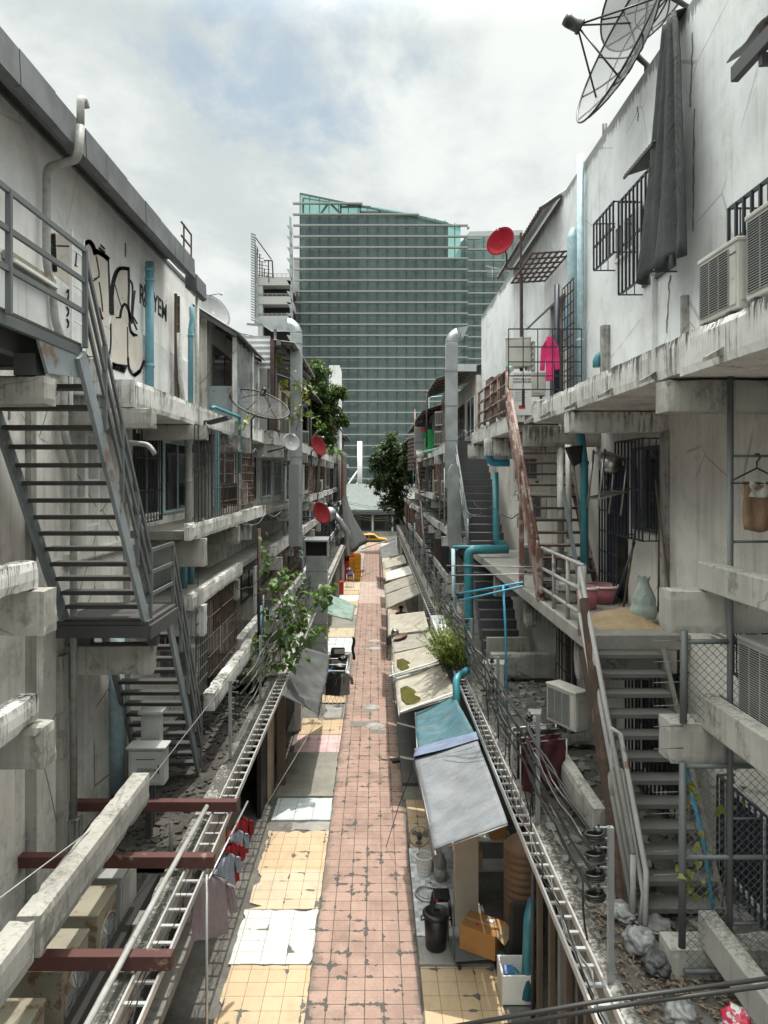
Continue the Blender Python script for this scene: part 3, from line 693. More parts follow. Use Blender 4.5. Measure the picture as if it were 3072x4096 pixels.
# windows
GB = M['grille']
p0 = at(1285,600,X=4.1); p1 = at(1335,430,X=4.1)
window_x(B2, 4.49, -1, 12.22, 13.2, 11.95, 12.62, M['white_paint'], GB, .4, .17, dh=.45, r=.014)
window_x(B2, 4.49, -1, 10.6, 11.85, 11.15, 12.5, M['steel_dark'], GB, .4, .17, dh=.75, r=.014)
window_x(B2, 4.49, -1, 6.9, 8.15, 10.0, 11.0, M['white_paint'], GB, .4, .17, dh=1.2, r=.016)
window_x(B2, 4.49, -1, 11.1, 12.25, 7.1, 8.5, M['steel_dark'], M['grille_blue'], .32, .16, dh=.75, r=.012)
window_x(B2, 4.49, -1, 7.4, 8.6, 5.7, 6.5, M['white_paint'], M['grille_blue'], .12, .16, dh=.9, r=.012)
window_x(B2, 4.49, -1, 7.3, 9.0, 2.95, 4.1, M['white_paint'], M['grille_blue'], .12, .13, dh=.9, r=.012)
window_x(B2, 4.49, -1, 10.2, 11.8, 3.2, 5.1, M['steel_dark'], GB, .3, .16, dh=1.2, r=.013)
window_x(B2, 4.49, -1, 23.6, 24.8, 9.9, 11.6, M['steel_dark']); window_x(B2, 4.49, -1, 26.3, 27.6, 9.7, 10.8, M['steel_dark'])
window_x(B2, 4.49, -1, 15.6, 16.7, 3.1, 5.3, M['white_paint'], M['rust_dark'], .2, .15)
dr = MB().box(4.44,4.5,12.6,13.6,5.8,8.2).build('door', M['dark'], B2)
gd = MB(); grille_x(gd,4.3,12.62,13.58,5.82,8.15,.16,.38,.013); gd.build('grille', M['grille_blue'], dr)
MB().box(4.42,4.5,16.9,17.9,9.42,11.5).build('door', M['steel_dark'], B2)
MB().prism([(4.49,16.7,12.3),(3.9,16.7,11.75),(3.88,16.7,11.79),(4.49,16.7,12.36)], (0,1.5,0)).build('door_awning', M['corr_old'], B2)
for y0, y1, z0, z1, n in ((8.15,9.35,10.4,10.95,9),(8.2,9.5,5.9,6.45,8),(8.0,9.2,4.8,5.2,6),(19.9,20.7,10.7,11.8,7)):
    lv = MB(); lv.box(4.46,4.51,y0,y0+.03,z0,z1).box(4.46,4.51,y1-.03,y1,z0,z1).box(4.46,4.51,(y0+y1)/2-.015,(y0+y1)/2+.015,z0,z1)
    for k in range(n+1): lv.obox((4.47,(y0+y1)/2,z0+(z1-z0)*k/n), (.05,y1-y0-.07,.02), Matrix.Rotation(.5,3,'Y'))
    lv.build('louvre_vent', M['pvc_grey'], B2)
R = random.Random(2)
for (px0,py0,px1,py1) in ((1447,595,1440,720),(1497,70,1490,230),(1500,235,1497,500),(1420,330,1418,420),(1398,440,1396,480),(1378,230,1378,262),(1445,150,1452,210)):
    q = [at(px0+(px1-px0)*i/14+R.uniform(-1.5,1.5), py0+(py1-py0)*i/14, X=4.495) for i in range(15)]
    cr = MB(); cr.ribbon(q, .03, (-1,0,0), .006, [R.uniform(.012,.045) for _ in q])
    cr.build('sealed_crack', M['concrete_dark'], B2)
# drain elbow
e = MB(); c = at(1300,780,X=4.4)
e.tube([c+V((.12,0,.14)), c+V((0,0,.13)), c+V((-.07,0,.08)), c+V((-.1,0,0)), c+V((-.1,0,-.12))], .075, 14).build('drain_elbow', M['pvc_teal'], B2)
# ------------------------------------------------------------------ helpers for sheets and ducts
def corr_roof(mb, xa, za, xb, zb, y0, y1, amp=.018, pitch=.13):
    n = max(8, int((y1-y0)/pitch*5)); G_ = []
    for i in range(n+1):
        y = y0+(y1-y0)*i/n; h = amp*math.sin(2*math.pi*(y-y0)/pitch)
        G_.append([V((xa+(xb-xa)*k/4, y, za+(zb-za)*k/4+h)) for k in range(5)])
    mb.sheet(G_)
def corr_wall(mb, p, q, z0, z1, nrm, amp=.015, pitch=.12, horiz=True):
    p, q, nrm = V(p), V(q), V(nrm); G_ = []; n = max(8, int((z1-z0)/pitch*5))
    for i in range(n+1):
        z = z0+(z1-z0)*i/n; h = amp*math.sin(2*math.pi*(z-z0)/pitch)
        G_.append([V((p.x, p.y, z))+nrm*h, V((q.x, q.y, z))+nrm*h])
    mb.sheet(G_)
def square_duct(mb, pts, wx, wy=None):
    wy = wy or wx
    for i in range(len(pts)-1):
        mb.bar(pts[i], pts[i+1], wx, wy, (0,1,0))
M['galv_seam'] = plain('duct_seam', (.2,.21,.215), .5)

# ------------------------------------------------------------------ rows of shophouses further down the alley
def row_house(s, y0, y1, label, wm, top, seed, front=3.02, roof=None, roofx=2.9, roofdrop=.55, ledge=M['ledge'], bay=3.5, det=1, winmats=None, levels=True):
    R = random.Random(seed)
    r = thing('shophouse', label, 'building', (s*4.3,(y0+y1)/2,0))
    a, b = (-8,-4.3) if s < 0 else (4.3,8)
    MB().box(a,b,y0,y1,0,top).build('wall', wm, r)
    def xb(lo, hi): return (min(s*lo,s*hi), max(s*lo,s*hi))
    n = max(1, round((y1-y0)/bay)); ys = [y0+(y1-y0)*i/n for i in range(n)]
    for z0, z1, th, m in ((9.03,9.45,1.3,ledge), (6.8,7.12,.2,ledge), (5.5,5.82,.2,M['ledge_clean']), (3.5,3.84,.2,M['ledge_clean'])):
        for i, y in enumerate(ys):
            ye = y+(y1-y0)/n
            if R.random() < .08 and z0 < 9: continue
            dx = R.uniform(-.06,.06)
            x0, x1 = xb(front+dx, front+th+dx if th < 1 else 4.3)
            MB().box(x0,x1,y+.003,ye-.01,z0+R.uniform(-.02,.02),z1).build('ledge_beam', m, r, bev=.015)
            if det: 
                x0, x1 = xb(front-.15+R.uniform(-.08,.08), 4.3)
                MB().box(x0,x1,y+.02,y+.3,z0-.42,z0-.03).build('bracket_beam', R.choice([M['beam'],M['beam_dark'],M['ledge_clean']]), r)
    x0, x1 = xb(front+.2, 4.3); MB().box(x0,x1,y0,y1,6.84,6.96).box(x0,x1,y0,y1,5.52,5.64).build('ledge_floor', M['concrete_dark'], r)
    x0, x1 = xb(2.55, 4.3); MB().box(x0,x1,y0,y1,2.72,2.86).build('low_roof', M['debris'] if s < 0 else M['debris_pale'], r)
    x0, x1 = xb(2.3, 2.55); MB().box(x0,x1,y0,y1,2.5,2.92).build('roof_kerb', M['concrete'], r)
    x0, x1 = xb(2.75, 2.85); MB().box(x0,x1,y0,y1,0,2.72).build('shop_wall', M['dark'], r)
    for y in ys:
        x0, x1 = xb(2.3, 2.5); MB().box(x0,x1,y,y+.22,0,2.5).build('shop_pillar', R.choice([M['concrete'],M['wall_white'],M['wood'],M['concrete_dark']]), r)
    for y in ys:
        bw = (y1-y0)/n
        for z0, z1, kind in ((9.75,11.5,'u'), (7.2,8.85,'m'), (3.9,5.3,'l')):
            q = R.random(); gm = R.choice([M['rust_dark'],M['grille'],M['steel_grey'],M['rust']])
            wa, wb = y+.4+R.random()*.3, y+bw-.35-R.random()*.4
            if z1 > top-.2: continue
            window_x(r, s*4.29, -s, wa, wb, z0, z1, R.choice([M['steel_dark'],M['pvc_pale'],M['wood'],M['white_paint']]))
            if q < (.35 if kind == 'u' else .85):
                g = MB(); grille_x(g, s*(front+.1), y+.1, y+bw-.1 if q < .5 else y+bw*.55, z0-.15, z1+.1, R.choice([.12,.16,.2]), R.choice([.3,.5,.22]), .007)
                g.build('grille', gm, r)
            if R.random() < .6:
                sh = MB(); yy_ = R.uniform(y+.1,y+bw-.5); x0, x1 = xb(front+.25,front+.3)
                sh.box(x0,x1,yy_,yy_+R.uniform(.3,.9),z0-.1,z1-R.uniform(0,.5)).build('panel', R.choice([M['pvc_blue'],M['wood'],M['corr_light'],M['concrete_dark'],M['wood_pale'],M['steel_dark']]), r)
    if roof:
        rr = MB(); corr_roof(rr, s*6.5, top+roofdrop*2.2, s*roofx, top-.15+.0, y0+.05, y1-.05); rr.build('roof', roof, r, solid=.01)
        rf = MB()
        for i in range(n*3+1):
            y = y0+.1+(y1-y0-.2)*i/(n*3); rf.bar((s*4.3,y,top+roofdrop*.75),(s*(roofx+.06),y,top-.2),.04,.06)
        rf.bar((s*(roofx+.15),y0+.05,top-.2),(s*(roofx+.15),y1-.05,top-.2),.05,.05)
        rf.build('rafter', M['rust_dark'], r)
    return r
gl = 'houses along the left side of the alley'; gr_ = 'houses along the right side of the alley'
h = row_house(-1, 18.22, 22.2, 'decaying house next to the graffiti wall, with plastic sheeting in its upper window', M['wall_back'], 12.2, 1, roof=None, front=3.4)
rr = MB(); corr_roof(rr, -5.2, 12.75, -3.4, 11.62, 17.95, 22.1, .022, .16); rr.build('roof', M['corr'], h, solid=.012)
rf = MB()
for y in (18.0,19.3,20.6,22.0): rf.bar((-5,y,12.5),(-3.5,y,11.58),.05,.08)
rf.bar((-3.6,17.95,11.62),(-3.6,22.1,11.62),.05,.05); rf.build('rafter', M['steel_dark'], h)
MB().box(-3.62,-3.58,18.4,20.3,9.46,10.35).box(-4.3,-3.62,18.36,18.42,9.46,10.35).build('front_panel', M['steel_blue'], h)
each(h, 'post', M['ledge'], [(-3.66,-3.5,20.4,20.65,9.46,11.7), (-3.66,-3.52,21.5,21.72,9.46,11.5), (-3.66,-3.56,18.3,18.4,9.46,11.6)])
G_ = [[V((-3.6+.05*math.sin(i*1.3+j*.8)+.03*math.sin(i*3.1), 18.5+i*.11, 10.35+j*.15)) for j in range(9)] for i in range(17)]
MB().sheet(G_).build('plastic_sheet', M['clear_sheet'], h)
h = row_house(-1, 22.22, 30, 'bare block house behind the left grey duct with a long corrugated roof', M['wall_back'], 12.35, 2, roof=M['corr'], roofx=2.5, roofdrop=.2, front=3.1)
s_ = MB(); corr_wall(s_, (-4.25,22.2,0), (-3.25,22.2,0), 11.35, 12.4, (0,-1,0), .025, .17); s_.build('siding', M['corr_light'], h)
MB().box(-3.25,-3.14,22.1,22.2,9.46,12.3).build('post', M['rust_dark'], h)
MB().box(-4.3,-3.35,22.15,22.21,9.46,11.35).build('end_wall', M['concrete'], h)
MB().bar((-3.0,22.2,12.2),(-2.7,29.5,12.1),.14,.16).build('roof_gutter', M['gutter'], h)
for i, (a, b, t, m, rf_) in enumerate([(30.02,38,12.0,'wall_back','corr_old'),(38.02,46,12.3,'wall_low','corr'),(46.02,54,11.6,'wall_back','corr_old'),(54.02,63,12.1,'wall_low','corr'),(63.02,73,11.8,'wall_back','corr_old'),(73.02,84,12.3,'wall_low','corr')]):
    row_house(-1, a, b, ['grimy house just past the left grey duct, beside the leafy tree','weathered house on the left past the leafy tree','mouldy house on the left opposite the striped far roofs','sixth house on the left behind the hanging black net','narrow-looking far house on the left near the net bottom','last house on the left at the road end'][i], M[m], t, 10+i, roof=M[rf_], front=3.05, bay=4.0, det=1 if i < 3 else 0, roofx=2.75)
h = row_house(1, 29.95, 37, 'house with a tiled eave just past the tall white wall on the right', M['wall_lowr'], 12.3, 31, roof=M['corr_old'], roofx=2.6, roofdrop=.5, front=3.05)
MB().box(3.1,4.3,29.92,30.05,12.45,12.75).build('fascia', M['corr_light'], h)
for i, (a, b, t, m, rf_) in enumerate([(37.02,45,11.6,'wall_back','corr_old'),(45.02,54,11.5,'wall_low','corr'),(54.02,64,11.0,'wall_back','corr_old'),(64.02,76,10.6,'wall_low','corr')]):
    row_house(1, a, b, ['house with a sagging dark eave on the right behind the tall grey duct','house on the right with laundry and a tall grey cabinet under its eave','dark house on the right behind the far bushy tree','last house on the right at the end of the alley'][i], M[m], t, 50+i, roof=M[rf_], front=3.05, bay=4.2, det=1 if i < 2 else 0, roofx=2.5)

# ------------------------------------------------------------------ stairs
def flight(root, x0, x1, ya, za, yb, zb, n, dep, th, mt, first=0, nose=None):
    for k in range(first, n):
        t = (k+.5)/n; y = ya+(yb-ya)*t; z = za+(zb-za)*(k+1)/(n+1)
        b = MB().box(x0+.02,x1-.02,y-dep/2,y+dep/2,z-th,z)
        b.build('tread', mt, root, bev=.004, seg=1)
def stringer(root, x, ya, za, yb, zb, w_, h_, m):
    MB().bar((x,ya,za),(x,yb,zb),w_,h_,(0,0,1)).build('stringer', m, root)
def rails(root, x, P, hs, npost, r, m, square=False, ph=None):
    # rails follow the polyline P of (y, z) at heights hs
    for h_ in hs:
        b = MB()
        if square:
            for (a, za), (c, zc) in zip(P[:-1], P[1:]): b.bar((x,a,za+h_),(x,c,zc+h_),r*1.3,r*2)
        else: b.tube([(x,a,za+h_) for a, za in P], r, 8)
        b.build('rail', m, root)
    for si, ((a, za), (c, zc), k) in enumerate(zip(P[:-1], P[1:], npost)):
        for i in range(1 if si else 0, k+1):
            t = i/max(k,1); y = a+(c-a)*t; z = za+(zc-za)*t
            b = MB()
            if square: b.bar((x,y,z-.05),(x,y,z+max(hs)),r*2,r*1.6,(0,1,0))
            else: b.tube([(x,y,z-.03),(x,y,z+max(hs))], r, 8)
            b.build('rail_post', m, root)
T = thing('steel_staircase', 'grey steel fire escape zigzagging down the left wall in two flights', 'stairs', (-3.8,9,2.4))
MB().box(-4.6,-3.3,3,8.0,9.47,9.5).build('top_platform', M['tread'], T)
each(T, 'platform_channel', M['steel_grey'], [(-3.36,-3.3,3,8.02,9.36,9.465),(-4.55,-3.36,7.9,7.98,9.25,9.465),(-3.75,-3.6,3,7.9,9.24,9.465)])
MB().prism([(-3.34,7.0,9.36),(-3.34,8.02,9.36),(-3.34,8.02,9.12),(-3.34,7.2,9.05)], (.03,0,0)).build('gusset_plate', M['steel_blue'], T)
MB().box(-3.62,-3.4,7.12,7.34,9.02,9.24).build('platform_post', M['steel_dark'], T)
flight(T, -4.42, -3.3, 7.95, 9.5, 10.3, 5.95, 15, .235, .055, M['tread'])
for x in (-4.44, -3.28): stringer(T, x, 7.92, 9.36, 10.25, 5.84, .05, .2, M['steel_blue'])
MB().box(-4.5,-3.2,10.05,11.45,5.9,5.95).build('landing', M['tread'], T)
each(T, 'landing_channel', M['steel_dark'], [(-3.22,-3.16,10.05,11.45,5.7,5.895), (-4.5,-3.2,10.03,10.09,5.72,5.895), (-4.5,-3.2,11.4,11.46,5.72,5.895)])
each(T, 'landing_post', M['steel_dark'], [(-3.36,-3.22,10.5,10.64,5.5,5.72), (-4.4,-4.2,10.5,10.64,5.5,5.72)])
flight(T, -4.38, -3.33, 11.4, 5.9, 13.35, 2.45, 14, .2, .05, M['tread'])
for x in (-4.4, -3.31): stringer(T, x, 11.38, 5.76, 13.4, 2.4, .05, .18, M['steel_blue'])
rails(T, -3.26, [(3,9.5),(8.0,9.5)], (1.05,.7,.35), [3], .026, M['steel_grey'], True)
rails(T, -3.25, [(7.98,9.5),(10.3,5.95),(11.45,5.95),(13.3,2.6)], (.98,.66,.34), [4,1,4], .026, M['steel_grey'], True)
T = thing('rusty_staircase', 'rusty steel stairs with peeling red rails below the pink shirt', 'stairs', (3.6,14.5,5.75))
flight(T, 3.1, 4.1, 16.0, 9.45, 12.9, 5.8, 15, .24, .045, M['rust_dark'])
for x in (3.06, 4.12): stringer(T, x, 16.1, 9.4, 12.9, 5.65, .06, .2, M['rust'])
for y, z in ((12.98,5.76),(14.5,7.5)): MB().bar((3.0,y,5.76),(3.0,y,z+.95),.09,.09,(0,1,0)).build('rail_post', M['rust'], T)
rails(T, 3.0, [(16.1,9.42),(13.05,5.9)], (.95,.6,.3), [2], .032, M['rust'])
MB().bar((3.02,16.1,9.5),(3.02,12.95,5.8),.05,.3,(0,0,1)).build('stringer', M['rust'], T)
rails(T, 3.0, [(16.1,9.42),(20.4,9.42)], (.98,.68,.38,.08), [4], .035, M['rust'])
T2 = thing('landing_railing', 'peeling white pipe railing bent along the walkway edge on the right', 'railing', (3.05,11.7,5.75))
rails(T2, 3.06, [(13.0,5.75),(10.35,5.75)], (.95,.58,.22), [3], .032, M['rail_peel'])
T = thing('concrete_staircase', 'grey stairs with peeling pipe handrails descending beside the chain-link panel', 'stairs', (3.5,9.2,2.9))
flight(T, 2.98, 4.02, 10.1, 5.75, 8.15, 2.85, 12, .26, .06, M['stair_grey'])
stringer(T, 4.06, 10.1, 5.5, 8.15, 2.6, .06, .3, M['concrete_dark']); stringer(T, 2.96, 10.05, 5.55, 8.1, 2.65, .07, .22, M['rust_dark'])
MB().box(2.98,4.3,10.1,10.16,5.2,5.53).build('riser', M['concrete'], T)
rails(T, 2.95, [(10.2,5.75),(8.1,2.75)], (.95,.62,.3), [3], .034, M['rail_peel'])
MB().tube([(2.95,8.9,3.9+.95),(3.06,8.85,4.8),(3.06,8.0,3.55),(2.95,7.75,2.95)],.034,8).tube([(2.95,8.75,4.45),(3.03,8.7,4.4),(3.03,8.0,3.3),(2.95,7.9,2.95)],.03,8).build('rail', M['rail_peel'], T)
MB().bar((2.92,8.35,2.9),(2.92,9.9,6.3),.1,.1,(0,1,0)).build('rail_post', M['rust_dark'], T)
T = thing('solid_staircase', 'dark grey solid stairs rising behind the teal downpipe on the right', 'stairs', (3.4,24,2.9))
for lo, (ya, za, yb, zb, n, xa, xb_) in enumerate([(18.6,2.9,21.9,5.6,12,2.95,3.95),(22.2,5.75,27.0,9.35,15,3.0,4.1)]):
    b = MB()
    for k in range(n):
        y = ya+(yb-ya)*k/n; z = za+(zb-za)*(k+1)/n
        b.box(xa+k*1e-4,xb_-k*1e-4,y,y+(yb-ya)/n+.25,z-.35,z)
    b.build('stair_flight', M['stair_dark'], T)
    e = MB()
    for k in range(n):
        y = ya+(yb-ya)*k/n; z = za+(zb-za)*(k+1)/n
        e.box(xa+.01,xb_-.01,y-.004,y+.03,z+.001,z+.004)
    e.build('stair_nosing', M['grey_slab'] if 'grey_slab' in M else M['beam'], T)
MB().box(2.9,4.0,18.3,18.42,3.05,3.85).build('parapet', M['beam'], T)
rails(T, 2.92, [(22.2,5.75),(27,9.35),(28,9.4)], (.95,.6,.25), [4,1], .03, M['steel_blue'])
T = thing('far_staircase', 'far grey slatted stairs on the right below the grey cabinet', 'stairs', (3.2,41,3))
flight(T, 2.6, 3.9, 45, 9.2, 40, 5.8, 12, .3, .07, M['steel_grey']); flight(T, 2.6, 3.9, 39.5, 5.6, 36, 2.9, 11, .3, .07, M['steel_dark'])
rails(T, 2.6, [(45,9.2),(40,5.8)], (.9,.5), [2], .04, M['rust']); rails(T, 2.6, [(39.5,5.6),(36,2.9)], (.9,.5), [2], .04, M['steel_grey'])

# ------------------------------------------------------------------ glass tower at the end of the street
g = G('tower_glass'); p = g.pos(); S = g.sep(p)
fl = g.ma('FLOOR', g.ma('DIVIDE', S[2], 2.32)); bayx = g.ma('FLOOR', g.ma('DIVIDE', g.ma('ADD', S[0], 15.74), 2.04))
cb = g.new('ShaderNodeCombineXYZ'); g.put(cb.inputs[0], bayx); g.put(cb.inputs[1], fl)
wn = g.new('ShaderNodeTexWhiteNoise', noise_dimensions='2D'); g.put(wn.inputs['Vector'], cb.outputs[0])
nb = g.noise(g.scl(p,(.05,.05,.09)), 1, 3)
lo = g.ma('SUBTRACT', g.ma('DIVIDE', S[2], 2.32), fl)
col = g.mix(g.step(nb, .35, .65), (.13,.19,.188), (.175,.245,.24))
col = g.mix(g.ma('MULTIPLY', wn.outputs['Value'], .35), col, (.21,.28,.265))
core = g.ma('MULTIPLY', g.ma('MULTIPLY', g.ma('GREATER_THAN', S[0], -14.6), g.ma('LESS_THAN', S[0], -3.6)), g.step(lo, .1, .2))
col = g.mix(g.ma('MULTIPLY', core, .5), col, (.075,.105,.112))
col = g.mix(g.ma('MULTIPLY', g.step(lo, .18, .1), .5), col, (.13,.2,.185))
q = g.noise(g.scl(p,(.35,.35,.2)), 1, 4, .6, 1.2)
col = g.mix(g.ma('MULTIPLY', g.step(q, .5, .7), .4), col, (.06,.085,.083))
g.bump(q, .06, .3)
M['glass'] = g.fin(col, .12)
g = G('clear_screen_glass'); tr = g.new('ShaderNodeBsdfTransparent'); tr.inputs[0].default_value = (.72,.92,.88,1)
g.fin((.35,.6,.56), .1); mx = g.new('ShaderNodeMixShader'); mx.inputs[0].default_value = .22
g.t.links.new(tr.outputs[0], mx.inputs[1]); g.t.links.new(g.b.outputs[0], mx.inputs[2]); g.t.links.new(mx.outputs[0], g.out.inputs[0]); M['screen'] = g.m
M['mullion'] = plain('dark_green_mullion', (.08,.12,.118), .5); M['fin'] = plain('white_fin', (.33,.34,.33), .5); M['tower_conc'] = plain('pale_concrete_panel', (.42,.43,.42), .8)
YT = 150
def tp(px, py, Y=YT): return at(px, py, Y=Y)
TW = thing('glass_tower', 'green glass office tower with white horizontal fins and a slanted top', 'building', (0,YT,0))
R0 = tp(648,462); 
body = MB(); P = [tp(648,1180),tp(648,462),tp(893,462),tp(968,480),tp(968,520),tp(968,560),tp(995,560),tp(995,1180)]
P = [V((p.x,p.y,max(p.z,0))) for p in P]
body.prism(P, (0,30,0)).build('glass_facade', M['glass'], TW)
wing = MB(); P = [tp(995,1180,152),tp(995,523,152),tp(1010,510,152),tp(1120,508,152),tp(1120,1180,152)]
P = [V((p.x,p.y,max(p.z,0))) for p in P]; wing.prism(P, (0,28,0)).build('side_wing', M['glass'], TW)
MB().prism([tp(1015,500,153),tp(1130,497,153),tp(1130,508,153),tp(1003,513,153)], (0,20,0)).build('wing_roof', M['tower_conc'], TW)
sl = lambda px: 418+(480-418)*(px-648)/(990-648)+max(0,(px-968)*.12)
MB().prism([tp(648,418,149.8),tp(893,sl(893),149.8),tp(893,462,149.8),tp(648,462,149.8)], (0,.15,0)).prism([tp(893,sl(893),149.8),tp(995,489,149.8),tp(995,500,149.8),tp(893,462,149.8)], (0,.15,0)).prism([tp(968,484,149.8),tp(995,489,149.8),tp(995,560,149.8),tp(968,560,149.8)], (0,.15,0)).build('glass_screen', M['screen'], TW)
mu = MB(); x = 648
while x < 996:
    mu.bar(tp(x,sl(x)+1,149.6), V((tp(x,0).x,149.6,0)), .16, .12, (0,1,0)); x += 20.9
while x < 1120: mu.bar(tp(x,512,151.8), V((tp(x,0,151.8).x,151.8,0)), .14, .12, (0,1,0)); x += 20.9
mu.bar(tp(648,418,149.6), tp(995,490,149.6), .3, .3); mu.bar(tp(655,428,149.6),tp(900,466,149.6),.18,.18)
for a, b in (((693,462),(711,437)),((711,437),(736,462)),((655,428),(655,462)),((736,440),(736,462)),((778,445),(778,462)),((820,455),(820,462)),((736,447),(800,447)),((778,458),(840,458))): mu.bar(tp(*a,149.6),tp(*b,149.6),.35,.35,(0,1,0))
mu.build('mullion', M['mullion'], TW)
fins = MB(); k = 0; y = 440.5
while y < 1120:
    xr = 783 if k == 0 else 905 if k == 1 else 1015 if k == 2 else 1040 if k == 3 else 1100
    a = tp(633 if k < 2 else 634, y, 149.2); fins.box(a.x, tp(min(xr,1010), y, 149.2).x, 148.5, 149.4, a.z-.16, a.z+.09)
    if xr > 1010: fins.box(tp(1010,y,149.2).x, tp(xr,y,149.2).x, 149.6, 150.6, a.z-.25, a.z)
    y += 23.72; k += 1
fins.build('sun_fin', M['fin'], TW)
lv = MB()
for k in range(60): 
    a = tp(634, 562+k*2.3, 149.9); lv.box(a.x, tp(647.5,0,149.9).x, 149.8, 150.0, a.z-.05, a.z+.07)
lv.build('louvre_panel', M['fin'], TW)
PK = thing('car_park', 'pale concrete car park block left of the glass tower with sawtooth screens', 'building', (-22,140,0))
YP = 140
b = MB(); 
for y0, y1 in ((598,616),(640,657),(682,700)): 
    a, c = tp(556,y0,YP), tp(628,y1,YP); b.box(a.x,c.x,YP,YP+25,c.z,a.z)
b.build('deck_parapet', M['tower_conc'], PK)
a, c = tp(556,598,YP), tp(628,900,YP); MB().box(a.x+.2,c.x-.2,YP+3,YP+24,0,a.z-.3).build('deck_interior', M['dark'], PK)
MB().box(tp(557,0,YP).x,tp(567,0,YP).x,YP+.1,YP+2,0,a.z-.2).build('column', M['tower_conc'], PK)
rl = MB()
for y in (591,634,677):
    for q in (0,3): rl.bar(tp(556,y+q,YP),tp(628,y+q,YP),.07,.07)
    for k in range(8): rl.bar(tp(558+k*10,y,YP),tp(558+k*10,y+7,YP),.07,.07,(0,1,0))
rl.build('deck_rail', M['fin'], PK)
sc1 = MB(); n = 34
for k in range(n):
    t = k/n; px = 548+t*7; z = tp(0,510+t*190,YP).z
    sc1.obox((tp(549,0,YP).x, YP-1, z), (.9,.8,.14), Matrix.Rotation(.3,3,'Y'))
sc1.prism([tp(550,512,YP-.5),tp(556,560,YP-.5),tp(557,700,YP-.5),tp(550,700,YP-.5)], (0,.3,0))
sc1.build('screen', M['galv'], PK)
fr = MB()
for k in range(7): fr.bar(tp(551+k*5,520+k*15,YP),tp(551+k*5,598,YP),.18,.18,(0,1,0))
fr.bar(tp(551,512,YP),tp(586,560,YP),.2,.2); fr.bar(tp(570,563,YP),tp(588,563,YP),.2,.2); fr.bar(tp(588,563,YP),tp(590,598,YP),.25,.25,(0,1,0)); fr.bar(tp(580,563,YP),tp(580,598,YP),.2,.2,(0,1,0))
for k in range(9): fr.bar(tp(552,530+k*8,YP),tp(556+k*4.5,535+k*8,YP),.1,.1)
fr.build('screen_frame', M['rust_dark'], PK)
zg = MB()
for k in range(11):
    y = 486+k*23.7; zg.prism([tp(619,y,YP),tp(631,y+3,YP),tp(632,y+21,YP),tp(628,y+16,YP)], (0,.3,0))
zg.prism([tp(625,465,YP+.4),tp(629,470,YP+.4),tp(633,560,YP+.4),tp(633,760,YP+.4),tp(627,760,YP+.4)], (0,.2,0))
zg.build('sawtooth_screen', M['galv'], PK)
# low building across the road with its canopy
M['canopy'] = metal('pale_green_sheet', (.13,.15,.145), rough=.9)
LB = thing('low_building', 'low grey building across the road with a pale sloping canopy', 'building', (0,106,0))
MB().box(-14,12,106,116,0,3.6).build('wall', M['stair_grey'], LB)
MB().prism([(-14,103.5,2.95),(12,103.5,2.95),(12,118,6.6),(-14,118,6.6)], (0,0,.25)).build('canopy', M['canopy'], LB)
sm = MB()
for k in range(14): sm.box(-13+k*1.9,-12.94+k*1.9,103.45,103.52,2.95,3.2)
sm.box(-14,12,103.4,103.5,2.5,2.95).build('canopy_fascia', M['steel_dark'], LB)
wd = MB()
for k in range(12): wd.box(-12.5+k*2.1,-11.2+k*2.1,105.9,106.02,.2,2.3)
wd.build('shop_window', M['glass_dark'], LB)
cl = MB()
for k in range(9): cl.box(-12+k*2.9,-11.75+k*2.9,104,104.25,0,2.9)
cl.build('column', M['tower_conc'], LB)
pl_ = MB().tube([(-2.5,120,4.5),(-2.5,120,14)], .42, 12).tube([(-2.5,120,7.5),(-5.5,120,3)],.16,8).tube([(-2.5,120,9.5),(-6,120,4.5)],.16,8)
solo(pl_, 'white_column', M['white_paint'], 'white round column with slanting struts before the foot of the tower', 'column')
b = MB().box(tp(714,796,60).x, tp(736,0,60).x, 58, 62, 6, at(0,797,Y=60).z); solo(b, 'stair_head', M['wall_white'], 'white concrete block rising behind the leafy tree on the left', 'roof block')
def xf(mb, m): mb.v = [m @ p for p in mb.v]; return mb
def facing(loc, f):
    f = V(f).normalized(); r = f.cross(V((0,0,1))).normalized(); return frame3(V(loc), -r, -f, V((0,0,1)))   # local -y looks along f
